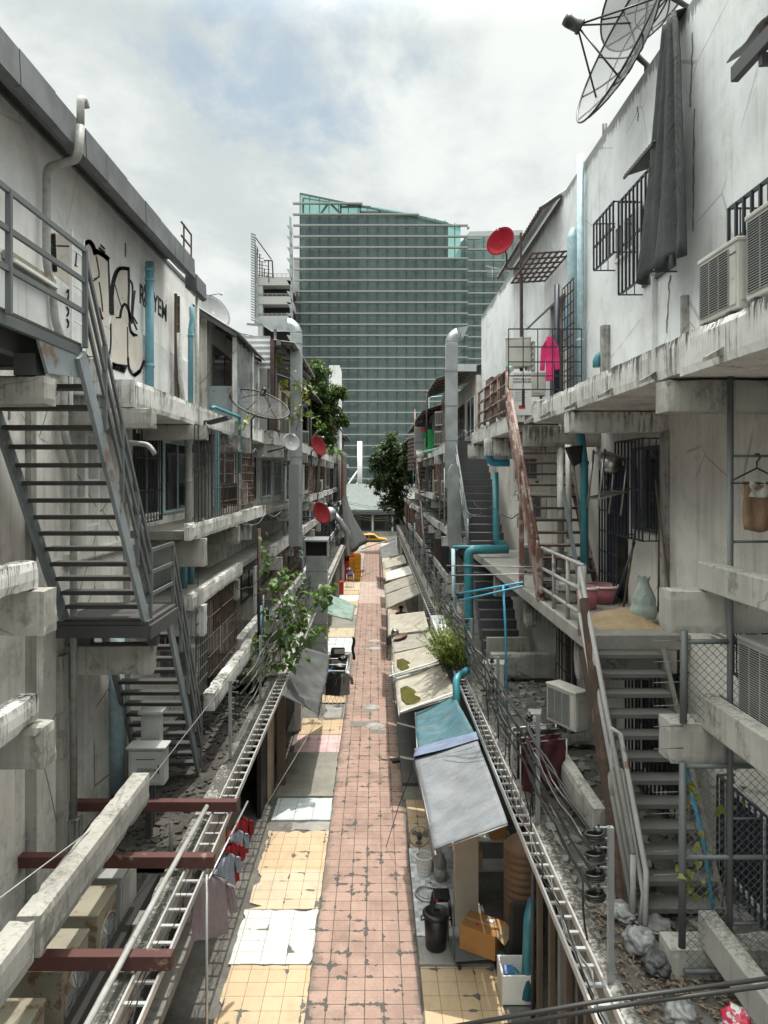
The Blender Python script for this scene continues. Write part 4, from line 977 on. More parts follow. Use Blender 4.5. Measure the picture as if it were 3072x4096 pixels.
def ac_unit(loc, f, w_=.8, h_=.6, d_=.3, style='louvre', mat_='ac_body', label='', group=None, brand=None, feet=True):
    Mx = facing(loc, f); r = thing('air_conditioner', label, 'air conditioner', loc, group)
    def B_(mb, n, m, par=r, **k): return xf(mb, Mx).build(n, m, par, **k)
    b = B_(MB().box(-w_/2,w_/2,-d_/2,d_/2,0,h_), 'casing', M[mat_], bev=.015)
    B_(MB().box(-w_/2-.008,w_/2+.008,-d_/2-.012,d_/2+.008,h_-.03,h_+.012), 'lid', M[mat_], bev=.01)
    y = -d_/2
    if style == 'louvre':
        x0, x1 = -w_/2+.04, w_/2-.2*w_
        B_(MB().box(x0,x1,y-.004,y+.004,.06,h_-.06), 'fan_recess', M['ac_dark'])
        g = MB(); n = int((h_-.12)/.022)
        for i in range(n+1): g.box(x0,x1,y-.014,y-.006,.06+(h_-.12)*i/n-.0025,.06+(h_-.12)*i/n+.0025)
        for i in range(4): g.box(x0+(x1-x0)*i/3-.004,x0+(x1-x0)*i/3+.004,y-.012,y-.004,.06,h_-.06)
        B_(g, 'fan_grille', M['ac_grey' if mat_ != 'ac_old' else 'ac_old'])
        B_(MB().box(x1+.02,w_/2-.02,y-.008,y,.05,h_-.05).box(x1+.05,w_/2-.05,y-.012,y-.008,h_*.45,h_*.5), 'front_panel', M[mat_])
        if brand:
            mt = Mx @ frame3(V((x1+.02+(w_/2-.02-x1-.02)/2, y-.0085, h_-.12)), V((1,0,0)), V((0,0,1)), V((0,-1,0)))
            text_mesh(brand, .03, 'brand_lettering', M['ink'], mt, r, .001, bold=.0008)
    elif style == 'round':
        R_ = min(w_, h_)*.4; c = V((0, y-.003, h_*.47)); rot = frame3(c, V((1,0,0)), V((0,0,1)), V((0,-1,0)))
        B_(MB().lathe([(0,.004),(R_,.004),(R_,-.01)], 36, rot), 'fan_recess', M['ac_dark'])
        g = MB()
        for i in range(1, 15): 
            q = R_*i/14; g.lathe([(q-.004,.012),(q+.004,.012),(q+.004,.006),(q-.004,.006)], 36, rot)
        for i in range(8):
            a = math.pi*i/8; g.bar(rot @ V((math.cos(a)*R_,math.sin(a)*R_,.012)), rot @ V((-math.cos(a)*R_,-math.sin(a)*R_,.012)), .007, .007, (0,1,0))
        B_(g, 'fan_grille', M['galv'])
        B_(MB().lathe([(R_,.0),(R_,.02),(R_+.02,.02),(R_+.025,.0)], 36, rot), 'fan_ring', M[mat_])
    else:
        B_(MB().box(-w_/2+.05,w_/2-.05,y-.008,y,.06,h_-.08), 'front_panel', M[mat_], bev=.006)
    # service cover on the side
    B_(MB().box(w_/2,w_/2+.008,-d_/2+.03,d_/2-.03,.08,h_-.1), 'side_panel', M[mat_])
    if feet:
        for x in (-w_*.32, w_*.32): B_(MB().box(x-.03,x+.03,-d_/2-.02,d_/2+.02,-.05,0), 'foot', M['steel_dark'])
    return r
def pipe(name, pts, r, m, label, cat='pipe', group=None, collars=(), n=12, sm_=0):
    P = [V(p) for p in pts]
    if sm_: # rounded corners
        Q = [P[0]]
        for i in range(1, len(P)-1):
            a, b, c = P[i-1], P[i], P[i+1]; d1 = (a-b); d2 = (c-b); k = min(sm_, d1.length*.45, d2.length*.45)
            p1, p2 = b+d1.normalized()*k, b+d2.normalized()*k
            for j in range(5):
                t = j/4; Q.append(p1*(1-t)**2+b*2*t*(1-t)+p2*t*t)
        P = Q+[P[-1]]
    mb = MB().tube(P, r, n)
    for c in collars: 
        c = V(c); mb.tube([c-V((0,0,.035)), c+V((0,0,.035))], r*1.16, n)
    return solo(mb, name, m, label, cat, group)

# ================================================================== LEFT SIDE
for i, (y, t) in enumerate(((7.25,'red-brown steel beam nearest the camera, laid across the old fan units'),(9.15,'red-brown steel beam in the middle, ending above the mauve coat'),(10.7,'red-brown steel beam farthest back, just before the grey lettered cabinet'))):
    solo(MB().box(-4.6,-2.08,y,y+.13,2.95,3.1), 'steel_beam', M['rust_brown'], t, 'beam', 'brown steel beams across the left roof', bev=.006)
pipe('steel_pipe', [at(447,1742,Y=10.65), V((-2.52,8.5,3.14)), V((-2.56,5.4,3.14))], .034, M['rail_peel'], 'long flaking steel pipe lying over the brown beams on the left', n=10)
def tray(x0, x1, y0, y1, z, label, group, dy=.3):
    r = thing('cable_tray', label, 'cable tray', (x0,y0,z), group)
    for x in (x0, x1): MB().box(x-.012,x+.012,y0,y1,z-.045,z+.045).build('side_rail', M['alu'], r)
    y = y0+.1
    while y < y1: MB().box(x0+.013,x1-.013,y,y+.045,z-.03,z-.006).build('rung', M['alu'], r); y += dy
    return r
tray(-2.45,-2.2,5,27,2.88,'long aluminium ladder tray along the left roof edge, under the brown beams','ladder cable trays')
tray(2.04,2.26,5,18.4,3.0,'long aluminium ladder tray along the right roof edge, over the grey tarpaulin','ladder cable trays', .27)
tray(2.0,2.25,25.5,60,3.0,'far aluminium ladder tray on the right beyond the bush','ladder cable trays', .45)
tray(-2.4,-2.15,33,58,2.9,'far aluminium ladder tray on the left under the sagging wires','ladder cable trays', .45)
r = solo(MB().prism([(2.0,22.0,3.05),(2.42,22.0,3.05),(2.42,25.2,3.05),(2.0,25.2,3.05)], (0,0,.04)).box(1.98,2.0,22,25.2,2.6,3.08), 'tray_cover', M['white_paint'], 'white sheet-metal cover on the roof edge beside the bush', 'metal sheet')
for i, (y0, y1, t) in enumerate(((9.3,9.92,'cream casing behind the middle brown beam, smooth front'),(8.5,9.14,'rusty cream fan unit in front of the middle brown beam'),(7.55,8.25,'rusty cream fan unit just behind the nearest brown beam'),(6.5,7.15,'rusty cream fan unit at the bottom left corner'))):
    ac_unit((-3.63,(y0+y1)/2,1.9), (1,0,0), y1-y0, .84, .62, 'round' if i else 'plain', 'ac_old' if i else 'ac_grey', t, 'old fan units on the left low roof')
pipe('steel_post', [(-2.95,10.3,1.85),(-2.95,10.3,3.0)], .03, M['steel_dark'], 'short rusty post under the farthest brown beam', 'post')
cbx = thing('meter_cabinet', 'grey steel cabinet lettered ODF#G4 at the foot of the fire escape', 'cabinet', (-3.5,10.9,2.4))
MB().box(-3.78,-3.23,10.9,11.15,3.26,3.82).build('cabinet_body', M['ac_grey'], cbx, bev=.012)
MB().prism([(-3.81,10.86,3.82),(-3.2,10.86,3.82),(-3.2,11.18,3.82),(-3.81,11.18,3.82)], (0,0,.035)).build('cabinet_lid', M['ac_grey'], cbx, bev=.01)
MB().box(-3.74,-3.27,10.885,10.9,3.3,3.78).build('door', M['ac_grey'], cbx, bev=.008)
MB().box(-3.32,-3.3,10.865,10.885,3.45,3.58).build('handle', M['steel_dark'], cbx)
MB().box(-3.66,-3.36,10.882,10.886,3.66,3.672).build('vent_slot', M['ink'], cbx)
MB().box(-3.55,-3.46,11.0,11.1,2.35,3.26).build('pole', M['steel_dark'], cbx)
MB().box(-3.56,-3.5,10.88,10.886,3.31,3.335).build('paper_label', M['white_paint'], cbx)
FX = frame3(V((-3.5,10.884,3.5)), V((1,0,0)), V((0,0,1)), V((0,-1,0)))
text_mesh('ODF#G4', .075, 'lettering', M['ink'], FX, cbx, .001, bold=.001)
cbx = thing('meter_cabinet', 'narrow grey cabinet standing behind the lettered cabinet on the left', 'cabinet', (-3.6,11.35,2.4))
MB().box(-3.72,-3.42,11.3,11.5,3.55,4.22).build('cabinet_body', M['ac_grey'], cbx, bev=.01); MB().box(-3.76,-3.38,11.26,11.54,4.22,4.27).build('cabinet_lid', M['ac_grey'], cbx, bev=.01)
MB().box(-3.68,-3.46,11.29,11.3,3.6,4.15).build('door', M['ac_grey'], cbx); MB().box(-3.62,-3.52,11.35,11.45,2.4,3.55).build('pole', M['steel_dark'], cbx)
lf = thing('tube_light', 'dirty cream tube light fixed on the wall behind the top railing', 'light', (-4.5,9.3,10.7))
MB().bar((-4.5,8.66,10.72),(-4.5,9.95,10.7),.1,.12).build('housing', M['ac_old'], lf, bev=.02); MB().bar((-4.42,8.7,10.66),(-4.42,9.9,10.64),.04,.04).build('diffuser', M['foam'], lf); MB().box(-4.6,-4.5,8.9,8.96,10.68,10.76).build('bracket', M['steel_dark'], lf)
pipe('drain_pipe', [(-3.85,9.3,12.6),(-3.85,9.3,12.95),(-3.85,9.42,13.0),(-3.85,9.48,12.92)], .05, M['pvc_grey'], 'grey gooseneck vent poking above the left gutter', sm_=.08)
pipe('drain_pipe', [(-3.85,9.3,12.6),(-3.88,9.3,12.25),(-3.95,9.4,12.2),(-4.48,9.7,12.22),(-4.48,9.7,10.9),(-4.48,9.9,10.6),(-4.48,9.95,10.2),(-4.45,10.15,9.9),(-4.45,10.2,8.6),(-4.45,10.5,8.2),(-4.45,10.5,2.6)], .055, M['pvc_grey'], 'grey stained drain pipe jogging down the left wall behind the stairs', sm_=.12)
pipe('drain_pipe', [(-4.45,14.05,12.25),(-4.45,14.05,9.46)], .085, M['pvc_blue'], 'bright blue downpipe crossing the left graffiti wall', collars=[(-4.45,14.05,11.9),(-4.45,14.05,10.2),(-4.45,14.05,12.1)])
pipe('drain_pipe', [(-4.3,16.7,12.0),(-4.3,16.75,11.7),(-4.3,16.6,11.4),(-4.3,16.6,9.46)], .065, M['pvc_blue'], 'blue and white downpipe between the brown ladder and the white pole', collars=[(-4.3,16.6,11.3)])
pipe('drain_pipe', [(-4.1,16.4,12.5),(-4.1,16.4,9.2)], .05, M['pvc_white'], 'slim white vertical pipe at the far end of the left gutter')
pipe('drain_pipe', [(-4.35,15.8,11.2),(-4.35,15.9,10.2),(-4.3,16.1,9.46)], .05, M['pvc_white'], 'leaning white pipe beside the brown ladder on the left')
pipe('drain_pipe', [(-4.2,16.2,8.9),(-4.3,16.4,8.7),(-4.3,16.4,2.5)], .085, M['pvc_white'], 'thick white pipe running down beside the left window cages', collars=[(-4.3,16.4,7.9),(-4.3,16.4,5.0)], sm_=.1)
pipe('drain_pipe', [(-4.4,11.0,9.05),(-4.0,11.0,8.55),(-3.5,11.0,8.5),(-3.4,11.0,8.35)], .04, M['pvc_grey'], 'white drain elbow under the left balcony slab', sm_=.08)
pipe('drain_pipe', [(-4.0,14.9,6.8),(-4.0,14.9,5.6)], .07, M['pvc_blue'], 'pair of blue pipes under the left window cages, nearer one'); pipe('drain_pipe', [(-4.0,15.5,6.8),(-4.0,15.5,5.6)], .07, M['pvc_blue'], 'pair of blue pipes under the left window cages, farther one')
pipe('drain_pipe', [(-4.4,14.0,6.8),(-4.4,14.0,5.6)], .06, M['pvc_white'], 'short white pipe between the two left ledges')
pipe('drain_pipe', [(-4.5,12.4,5.2),(-4.5,12.4,2.5)], .13, M['pvc_pale'], 'wide pale blue pipe behind the lower flight of the fire escape')
def ladder(name, x0, x1, y, z0, z1, m, label, n, dy=0, cat='ladder', r_=.02):
    t = thing(name, label, cat, ((x0+x1)/2,y,z0))
    for x, yy_ in ((x0,y),(x1,y+dy)): MB().bar((x,yy_,z0),(x,yy_,z1),r_*2,r_*2,(0,1,0)).build('side_rail', m, t)
    for i in range(n): z = z0+(z1-z0)*(i+.5)/n; MB().bar((x0,y,z),(x1,y+dy,z),r_*1.4,r_*1.4).build('rung', m, t)
    return t
ladder('wall_ladder', -4.42, -4.42, 10.35, 9.0, 11.6, M['white_paint'], 'white steel wall ladder behind the top of the fire escape', 5, .42)
ladder('wall_ladder', -4.42, -4.42, 10.9, 6.9, 9.0, M['white_paint'], 'white steel frame low on the left wall behind the stair treads', 3, .45)
ladder('wall_ladder', -4.45, -4.45, 15.9, 9.46, 12.1, M['wood'], 'brown rusty rung ladder on the far end of the graffiti wall', 6, .22, r_=.028)
r = thing('roof_rail', 'thin rusty rail standing on the left roof edge', 'railing', (-4.0,15.2,12.7))
for y in (14.9,15.5): MB().bar((-4.0,y,12.6),(-4.0,y,13.3),.03,.03,(0,1,0)).build('post', M['rust_dark'], r)
for z in (13.0,13.28): MB().bar((-4.0,14.7,z),(-4.0,15.5,z),.03,.03).build('rail', M['rust_dark'], r)
fl = thing('flood_light', 'black flood light on a thin post at the left balcony edge', 'light', (-3.35,14.0,8.6))
MB().obox((-3.1,14.1,9.12), (.42,.3,.06), Matrix.Rotation(-.25,3,'Y')).build('lamp_head', M['black'], fl); MB().bar((-3.35,14.0,8.2),(-3.35,14.0,9.1),.04,.04,(0,1,0)).build('post', M['black'], fl); MB().bar((-3.35,14,9.1),(-3.2,14.1,9.1),.03,.03).build('arm', M['black'], fl)
# window cages on the near house
for (y0, y1, z0, z1, m, dv, dh) in ((13.5,14.9,7.14,9.0,'grille',.3,.9),(15.0,15.9,7.14,9.0,'rust_dark',.22,.3),(16.1,17.8,7.14,8.7,'rust_dark',.28,.34),(13.6,14.5,4.0,5.4,'steel_dark',.18,.22),(14.6,15.7,3.87,5.5,'rust_dark',.14,.4),(15.9,17.6,3.87,5.5,'rust_dark',.14,.4)):
    g_ = MB(); grille_x(g_, -3.42, y0, y1, z0, z1, dv, dh, .008); g_.build('window_cage', M[m], B)
window_x(B, -4.59, 1, 13.5, 15.1, 7.2, 8.9, M['white_paint'], M['grille'], .06, .2); window_x(B, -4.59, 1, 15.4, 17.6, 7.2, 8.8, M['pvc_pale'])
window_x(B, -4.59, 1, 15.0, 16.0, 4.2, 5.4, M['white_paint']); MB().box(-3.6,-3.5,15.95,16.1,7.14,9.03).build('post', M['pvc_blue'], B); MB().box(-4.58,-4.5,16.2,17.6,4.0,5.4).build('shutter', M['wood'], B)
ac_unit((-3.95,14.35,3.95),(0,-1,0),.75,.62,.3,'louvre','ac_body','white unit caged low on the left beside the brown bars')
ac_unit((-3.9,19.6,7.2),(.3,-1,0),.75,.62,.3,'louvre','ac_body','white unit behind the wire cage under the black mesh dish')
# dishes
def dish(c, axis, R_, depth, m, label, mesh=False, lnb='black', post=None, n=32, text=None, ribs=0):
    c = V(c); a = V(axis).normalized(); t = thing('satellite_dish', label, 'satellite dish', tuple(c))
    u = a.cross(V((0,0,1))).normalized(); v = a.cross(u); Mx = frame3(c, u, v, a)
    prof = [(R_*i/8, depth*(i/8)**2) for i in range(9)]
    b = MB().lathe(prof, n, Mx)
    b.build('reflector', m, t, solid=0 if mesh else .012)
    rim = MB().tube([Mx @ V((R_*math.cos(g_), R_*math.sin(g_), depth)) for g_ in [2*math.pi*i/48 for i in range(49)]], R_*(.026 if R_ < 1 else .016) if mesh else R_*.02, 6, False); rim.build('rim', M['black'] if mesh else m, t)
    foc = R_*R_/(4*depth)*(.92 if mesh else .9)
    if mesh:
        rb = MB()
        for k in range(ribs):
            g_ = 2*math.pi*(k+.3)/ribs; rb.tube([Mx @ V((R_*i/6*math.cos(g_), R_*i/6*math.sin(g_), depth*(i/6)**2-.01)) for i in range(7)], R_*.014, 5)
        for q in (.55,): rb.tube([Mx @ V((R_*q*math.cos(g_), R_*q*math.sin(g_), depth*q*q-.01)) for g_ in [2*math.pi*i/36 for i in range(37)]], R_*.01, 5, False)
        rb.build('rib_frame', M['black'], t)
        for k in range(3 if ribs < 8 else 4):
            g_ = 2*math.pi*(k+.3)/(3 if ribs < 8 else 4); MB().tube([Mx @ V((R_*.72*math.cos(g_), R_*.72*math.sin(g_), depth*.52)), Mx @ V((0,0,foc))], R_*.014, 5).build('strut', M['black'], t)
        hd = MB().lathe([(0,foc+R_*.2),(R_*.07,foc+R_*.19),(R_*.085,foc+R_*.14),(R_*.085,foc-R_*.02),(R_*.1,foc-R_*.02),(R_*.1,foc-R_*.06),(0,foc-R_*.06)], 18, Mx).build('feed_horn', M['black'], t)
        if text:
            e = V((0,-1,0)); zc = foc+R_*.07
            # lettering on the side of the feed horn nearest the street end
            best = max(range(36), key=lambda k: (Mx.to_3x3() @ V((math.cos(k*math.pi/18), math.sin(k*math.pi/18), 0))).dot(e)); g_ = best*math.pi/18
            nn = (Mx.to_3x3() @ V((math.cos(g_), math.sin(g_), 0))); rr_ = a.cross(nn)
            text_mesh(text, R_*.085, 'lettering', M['white_paint'], frame3(Mx @ V((R_*.088*math.cos(g_), R_*.088*math.sin(g_), zc)), a, nn.cross(a), nn), t, .001)
    else:
        tip = Mx @ V((0,-R_*.55,foc*.85)); st_ = Mx @ V((0,-R_*1.0,depth))
        if v.z > 0: tip = Mx @ V((0,-R_*.55,foc*.85))
        MB().tube([st_, tip], .014, 6).build('feed_arm', M['wire'], t); MB().tube([tip, tip-a*.09], .035, 8).build('feed_horn', M['pvc_white'], t)
    if post: MB().tube([c-a*.05]+[V(p) for p in post], .03 if R_ < 1 else .05, 8).build('mast', M['steel_dark'], t)
    return t
g = G('black_wire_mesh'); p = g.obj(); tr = g.new('ShaderNodeBsdfTransparent'); g.fin((.03,.032,.034), .6); mx = g.new('ShaderNodeMixShader'); mx.inputs[0].default_value = .42
g.t.links.new(tr.outputs[0], mx.inputs[1]); g.t.links.new(g.b.outputs[0], mx.inputs[2]); g.t.links.new(mx.outputs[0], g.out.inputs[0]); M['mesh'] = g.m
g = G('pale_wire_mesh'); tr = g.new('ShaderNodeBsdfTransparent'); g.fin((.2,.21,.215), .6); mx = g.new('ShaderNodeMixShader'); mx.inputs[0].default_value = .58
g.t.links.new(tr.outputs[0], mx.inputs[1]); g.t.links.new(g.b.outputs[0], mx.inputs[2]); g.t.links.new(mx.outputs[0], g.out.inputs[0]); M['mesh2'] = g.m
dish((4.47,12.2,15.25), (-.9,-.13,.36), 1.27, .33, M['mesh2'], 'big black mesh dish on the right parapet pointing over the alley', True, ribs=10, post=[(4.7,12.25,15.1),(4.7,12.25,14.6)])
dish((5.35,12.9,16.75), (-.55,.35,.75), 1.2, .4, M['mesh2'], 'second mesh dish cut by the top of the photo behind the first', True, ribs=10, post=[(5.9,13,16.5),(5.9,13,14.6)])
dish((-3.1,18.7,9.7), (.36,-.42,.83), .8, .26, M['mesh'], 'black mesh dish with lettered feed horn over the left balcony', True, ribs=8, post=[(-3.25,18.75,9.5),(-3.25,18.75,8.3)], text='PSI')
dish((-4.55,20,12.62), (.72,-.55,.4), .52, .09, M['dish_grey'], 'grey solid dish on the left corrugated roof', post=[(-4.8,20.2,12.5)])
dish((3.58,20,14.6), (-.62,-.78,.25), .42, .09, M['red_dish'], 'bright red dish on a bent arm beside the right corrugated roof', post=[(3.75,20.15,14.3),(3.75,20.15,13.9),(4.3,20.15,13.9)])
dish((-2.25,28,9.2), (.75,-.55,.35), .42, .08, M['red_dark'], 'dark red dish high on the left beside the leafy tree', post=[(-2.5,28.1,9.0),(-2.5,28.1,8.4)])
dish((-2.0,26.2,6.65), (.72,-.6,.35), .42, .08, M['red_dark'], 'dark red dish lower down on the left above the metal chimney', post=[(-2.3,26.3,6.5),(-2.9,26.3,6.5)])
dish((-2.35,19.9,8.95), (.55,-.75,.3), .26, .05, M['dish_grey'], 'small grey dish lying flat on the left mouldy ledge end', post=[(-2.6,19.9,8.8),(-3.0,19.9,8.7)])
pipe('water_pipe', [(-3.5,15.2,9.46),(-3.45,15.3,9.5),(-3.4,17.9,9.5),(-3.4,17.9,8.1)], .04, M['pvc_teal'], 'teal water pipe along the left balcony edge by the black mesh dish', sm_=.06)
# metal ducts
def duct(name, pts, w_, label, seams=True, hood=None):
    t = thing(name, label, 'duct', pts[0]); b = MB(); square_duct(b, pts, w_); b.build('duct_run', M['galv'], t, bev=.01)
    for i in range(len(pts)-1):
        p, q = V(pts[i]), V(pts[i+1]); L = (q-p).length; d = (q-p)/L
        k = .45
        while k < L-.2:
            c = p+d*k; MB().bar(c-d*.018, c+d*.018, w_+.03, w_+.03, (0,1,0)).build('flange', M['galv_seam'], t); k += 1.25
    return t
def elbow_pts(c, r_, a0, a1, n=6): return [V((c[0]+r_*math.cos(a0+(a1-a0)*i/n), c[1], c[2]+r_*math.sin(a0+(a1-a0)*i/n))) for i in range(n+1)]
YD = 23.6; t = duct('exhaust_duct', [(-2.6,YD,5.7),(-2.6,YD,12.75)], .37, 'tall galvanised duct on the left with a hooked top against the glass tower')
b = MB(); b.tube(elbow_pts((-2.9,YD,12.75),.3,0,math.pi/2,12), .37*.707, 4, True, math.pi/4); square_duct(b, [(-2.9,YD,13.05),(-3.45,YD,13.05)], .37)
b.build('elbow', M['galv'], t)
MB().prism([(-3.45,YD-.185,13.235),(-4.02,YD-.185,13.26),(-3.45,YD-.185,12.87)], (0,.37,0)).build('mouth', M['galv'], t)
MB().box(-2.82,-2.5,YD-.3,YD-.19,5.75,8.4).build('side_pipe', M['galv_seam'], t)
YE = 25.7; t = duct('exhaust_duct', [(2.78,YE,7.6),(2.78,YE,12.85)], .42, 'tall galvanised duct on the right with a hooked top')
b = MB(); b.tube(elbow_pts((3.08,YE,12.85),.3,math.pi,math.pi/2+.25,12), .42*.707, 4, True, math.pi/4); b.build('elbow', M['galv'], t)
MB().prism([(3.02,YE-.21,13.36),(3.38,YE-.21,13.42),(3.16,YE-.21,12.95)], (0,.42,0)).build('mouth', M['galv'], t)
t = thing('exhaust_duct', 'flat rounded grey duct on the right below the tall hooked duct', 'duct', (2.72,25.2,5.5))
b = MB(); Pq = [V((2.75,24.3+.3*math.cos(q)+.0, 8.0+.45*math.sin(q))) for q in [math.pi*i/10 for i in range(11)]]+[V((2.75,24.0-.0,5.9-.0))]+[V((2.75,24.3-.3*math.cos(q),5.9-.45*math.sin(q))) for q in [math.pi*i/10 for i in range(11)]]
Pq = [V((2.52+(p.y-24)*.75, 24.3, p.z)) for p in Pq]; b.prism(Pq, (0,.3,0)).build('duct_run', M['galv'], t)
t = thing('exhaust_duct', 'wide square metal chimney with an open black mouth on the left, rising from the tiles', 'duct', (-2.2,27,0))
MB().box(-2.6,-1.8,26.9,27.5,1.0,5.0).build('duct_run', M['galv'], t, bev=.01); MB().prism([(-2.66,26.75,5.55),(-1.75,26.75,5.55),(-1.75,27.6,5.62),(-2.66,27.6,5.62)], (0,0,.06)).box(-2.66,-2.6,26.8,27.55,4.95,5.56).box(-1.8,-1.75,26.8,27.55,4.95,5.56).box(-2.6,-1.8,27.45,27.55,4.95,5.56).build('hood', M['galv'], t)
MB().box(-2.6,-1.8,27.0,27.4,5.0,5.5).build('mouth', M['dark'], t)
for z in (1.7,2.4,3.1,3.8,4.4): MB().box(-2.62,-1.78,26.88,27.52,z,z+.03).build('flange', M['galv_seam'], t)
pipe('vent_elbow', [(-2.35,27.9,3.1),(-2.1,27.9,3.3),(-1.85,27.9,3.2),(-1.75,27.9,2.95)], .14, M['galv'], 'short round metal elbow above the green tarpaulin', 'duct', n=16)
t = thing('exhaust_duct', 'bent round metal duct far down the left beside the hanging net', 'duct', (-2.2,46,5)); MB().tube([(-2.9,46,5.9),(-2.3,46,5.2),(-1.75,46,4.4),(-1.7,46,2.9)], .2, 14).build('duct_run', M['galv'], t); MB().lathe([(0,0),(.45,0),(.45,.45),(0,.45)], 20, frame3(V((-2.9,45.6,5.6)),V((1,0,0)),V((0,0,1)),V((0,1,0)))).build('blower', M['galv'], t)
# clothes
def shirt(loc, f, w_, L, m, label, sleeve=.3, coat=False, hanger=True, group=None, cat='shirt', col=None):
    Mx = facing(loc, f); t = thing('hanging_clothes', label, cat, loc, group); R_ = random.Random(str(loc))
    hw = w_/2
    def surf(mb, prof, th=.05):
        # prof: list of (x_left, x_right, z); a soft double sheet with folds
        for sgn in (-1, 1):
            G_ = []
            for xl, xr, z in prof:
                row = []
                for k in range(11):
                    u = k/10; x = xl+(xr-xl)*u; fo = .012*math.sin(u*19+z*3+R_.random()*.5)+.008*math.sin(u*41+z*7); row.append(V((x, sgn*(th*math.sin(math.pi*u)*.6+.006)+fo, z)))
                G_.append(row)
            mb.sheet(G_)
    b = MB(); prof = [(-.07,.07,0),(-hw*.75,hw*.75,-.05),(-hw,hw,-.11)]+[(-hw*(.9+.12*(i/8 if coat else 0)),hw*(.9+.12*(i/8 if coat else 0)),-.11-(L-.11)*i/8) for i in range(1,9)]
    surf(b, prof); xf(b, Mx).build('garment', m, t)
    for s_ in (-1, 1):
        b = MB(); prof = [(s_*hw*.98,s_*hw*.72,-.09)]+[(s_*(hw+.02+.05*i/5)-.055+.0*i, s_*(hw+.02+.05*i/5)+.055, -.1-sleeve*i/5) for i in range(1,6)]
        surf(b, prof, .03); xf(b, Mx).build('sleeve', m, t)
    if hanger: xf(MB().tube([V((-hw*.8,0,-.06)),V((0,0,.05)),V((hw*.8,0,-.06))], .007, 5).tube([V((0,0,.05)),V((0,0,.1)),V((.03,0,.13)),V((.05,0,.1))], .005, 5), Mx).build('hanger', M['black'], t)
    return t
g0 = 'laundry under the left tray'
shirt((-2.12,9.15,2.85),(.35,-1,0),.46,.78,M['shirt_mauve'],'long mauve coat on a hanger under the left tray', .42, True, group=g0)
for i, (y, m, t) in enumerate(((9.75,'shirt_blue','pale blue shirt hanging right behind the mauve coat'),(10.05,'shirt_red','dark red shirt hanging between two pale blue shirts'),(10.4,'shirt_blue','pale blue shirt hanging in front of the farthest red shirt'),(10.8,'shirt_red','dark red shirt at the far end of the left laundry row'))):
    shirt((-2.05,y,2.8),(.9,-.5,0),.42,.6,M[m],t,.25,group=g0)
pipe('clothes_rail', [(-2.1,9.0,2.9),(-2.0,11.2,2.88)], .014, M['alu'], 'thin rail carrying the laundry under the left tray', 'rail'); pipe('steel_post', [(-2.15,9.1,.02),(-2.15,9.1,2.9)], .018, M['alu'], 'thin grey pole under the mauve coat', 'post')
# shade cloth and awnings
def tarp(name, c4, m, label, sag=.12, wr=.02, bars=True, cat='awning', group=None, seed=0, nu=18, nv=14, hem=None, holes=0, drop=0, fold=0):
    # corners: back-near, back-far, front-far, front-near
    a, b_, c, d = [V(p) for p in c4]; R_ = random.Random(seed); ph = [R_.random()*6 for _ in range(6)]; G_ = []
    for i in range(nu+1):
        u = i/nu; row = []
        for j in range(nv+1):
            v = j/nv; p = (a*(1-u)+b_*u)*(1-v)+(d*(1-u)+c*u)*v
            s_ = math.sin(math.pi*u)*math.sin(math.pi*min(1,v*1.05)); z = -sag*s_
            z += 1.6*wr*(math.sin(9*u+5*v+ph[0])*.5+math.sin(17*u-6*v+ph[1])*.35+math.sin(31*u+4*v*v+ph[2])*.2)*(.3+s_)
            z += fold*abs(math.sin(6*math.pi*u+2*v+ph[3]))*v
            e = .03*math.sin(7*u+ph[4])*(v == 1)
            row.append(p+V((e*.5,0,z)))
        if drop: row.append(row[-1]+V((.0,0,-drop*(1+.2*math.sin(13*u))))) 
        G_.append(row)
    t = thing(name, label, cat, tuple(a), group)
    MB().sheet(G_).build('canvas', m, t, solid=.006)
    if bars:
        MB().tube([d+V((-.0,-.12,-.03)), c+V((0,.08,-.03))], .018, 8).build('front_bar', M['wire'], t)
        for p, q in ((a,d),(b_,c)): MB().tube([p+V((0,0,-.04)), q+V((0,0,-.03))], .015, 8).build('side_bar', M['wire'], t)
    if hem: 
        MB().tube([x[-1] for x in G_], .025, 6).build('hem', hem, t)
    return t, G_
tarp('shade_cloth', [(-2.2,16.7,2.85),(-2.2,21.4,2.9),(-1.42,23.0,2.1),(-1.4,18.0,1.9)], M['net_black'], 'grey shade cloth sagging from the left roof edge towards the path', .18, .04, False, fold=.12, seed=3, nu=30)
for p, q, t in (((-1.4,18.0,1.9),(-2.3,15.2,1.0),'rope tying the near corner of the left shade cloth'),((-1.42,23.0,2.1),(-1.75,24.2,2.2),'rope tying the far corner of the left shade cloth')): pipe('rope', [p,q], .008, M['cable_grey'], t, 'rope', n=5)
tarp('awning', [(-2.0,26.8,2.9),(-2.05,30.8,2.95),(-.86,32.2,2.2),(-.92,28.8,2.2)], M['tarp_green'], 'pale green shiny tarpaulin awning on the left', .06, .05, seed=4, drop=.1)
ga = 'awnings along the right side of the path'
tarp('awning', [(2.0,10.65,2.82),(2.0,13.9,2.88),(.83,14.45,2.3),(.93,10.9,2.28)], M['tarp_grey'], 'large grey tarpaulin awning over the black bin, nearest of the right awnings', .05, .03, group=ga, seed=5, drop=.22, nu=26)
t, G_ = tarp('awning', [(2.0,13.95,2.9),(1.92,17.0,2.75),(1.0,17.3,2.25),(.88,14.6,2.28)], M['tarp_blue'], 'faded blue tarpaulin awning with a dirty patch next to the grey one', .12, .03, group=ga, seed=6, drop=.1)
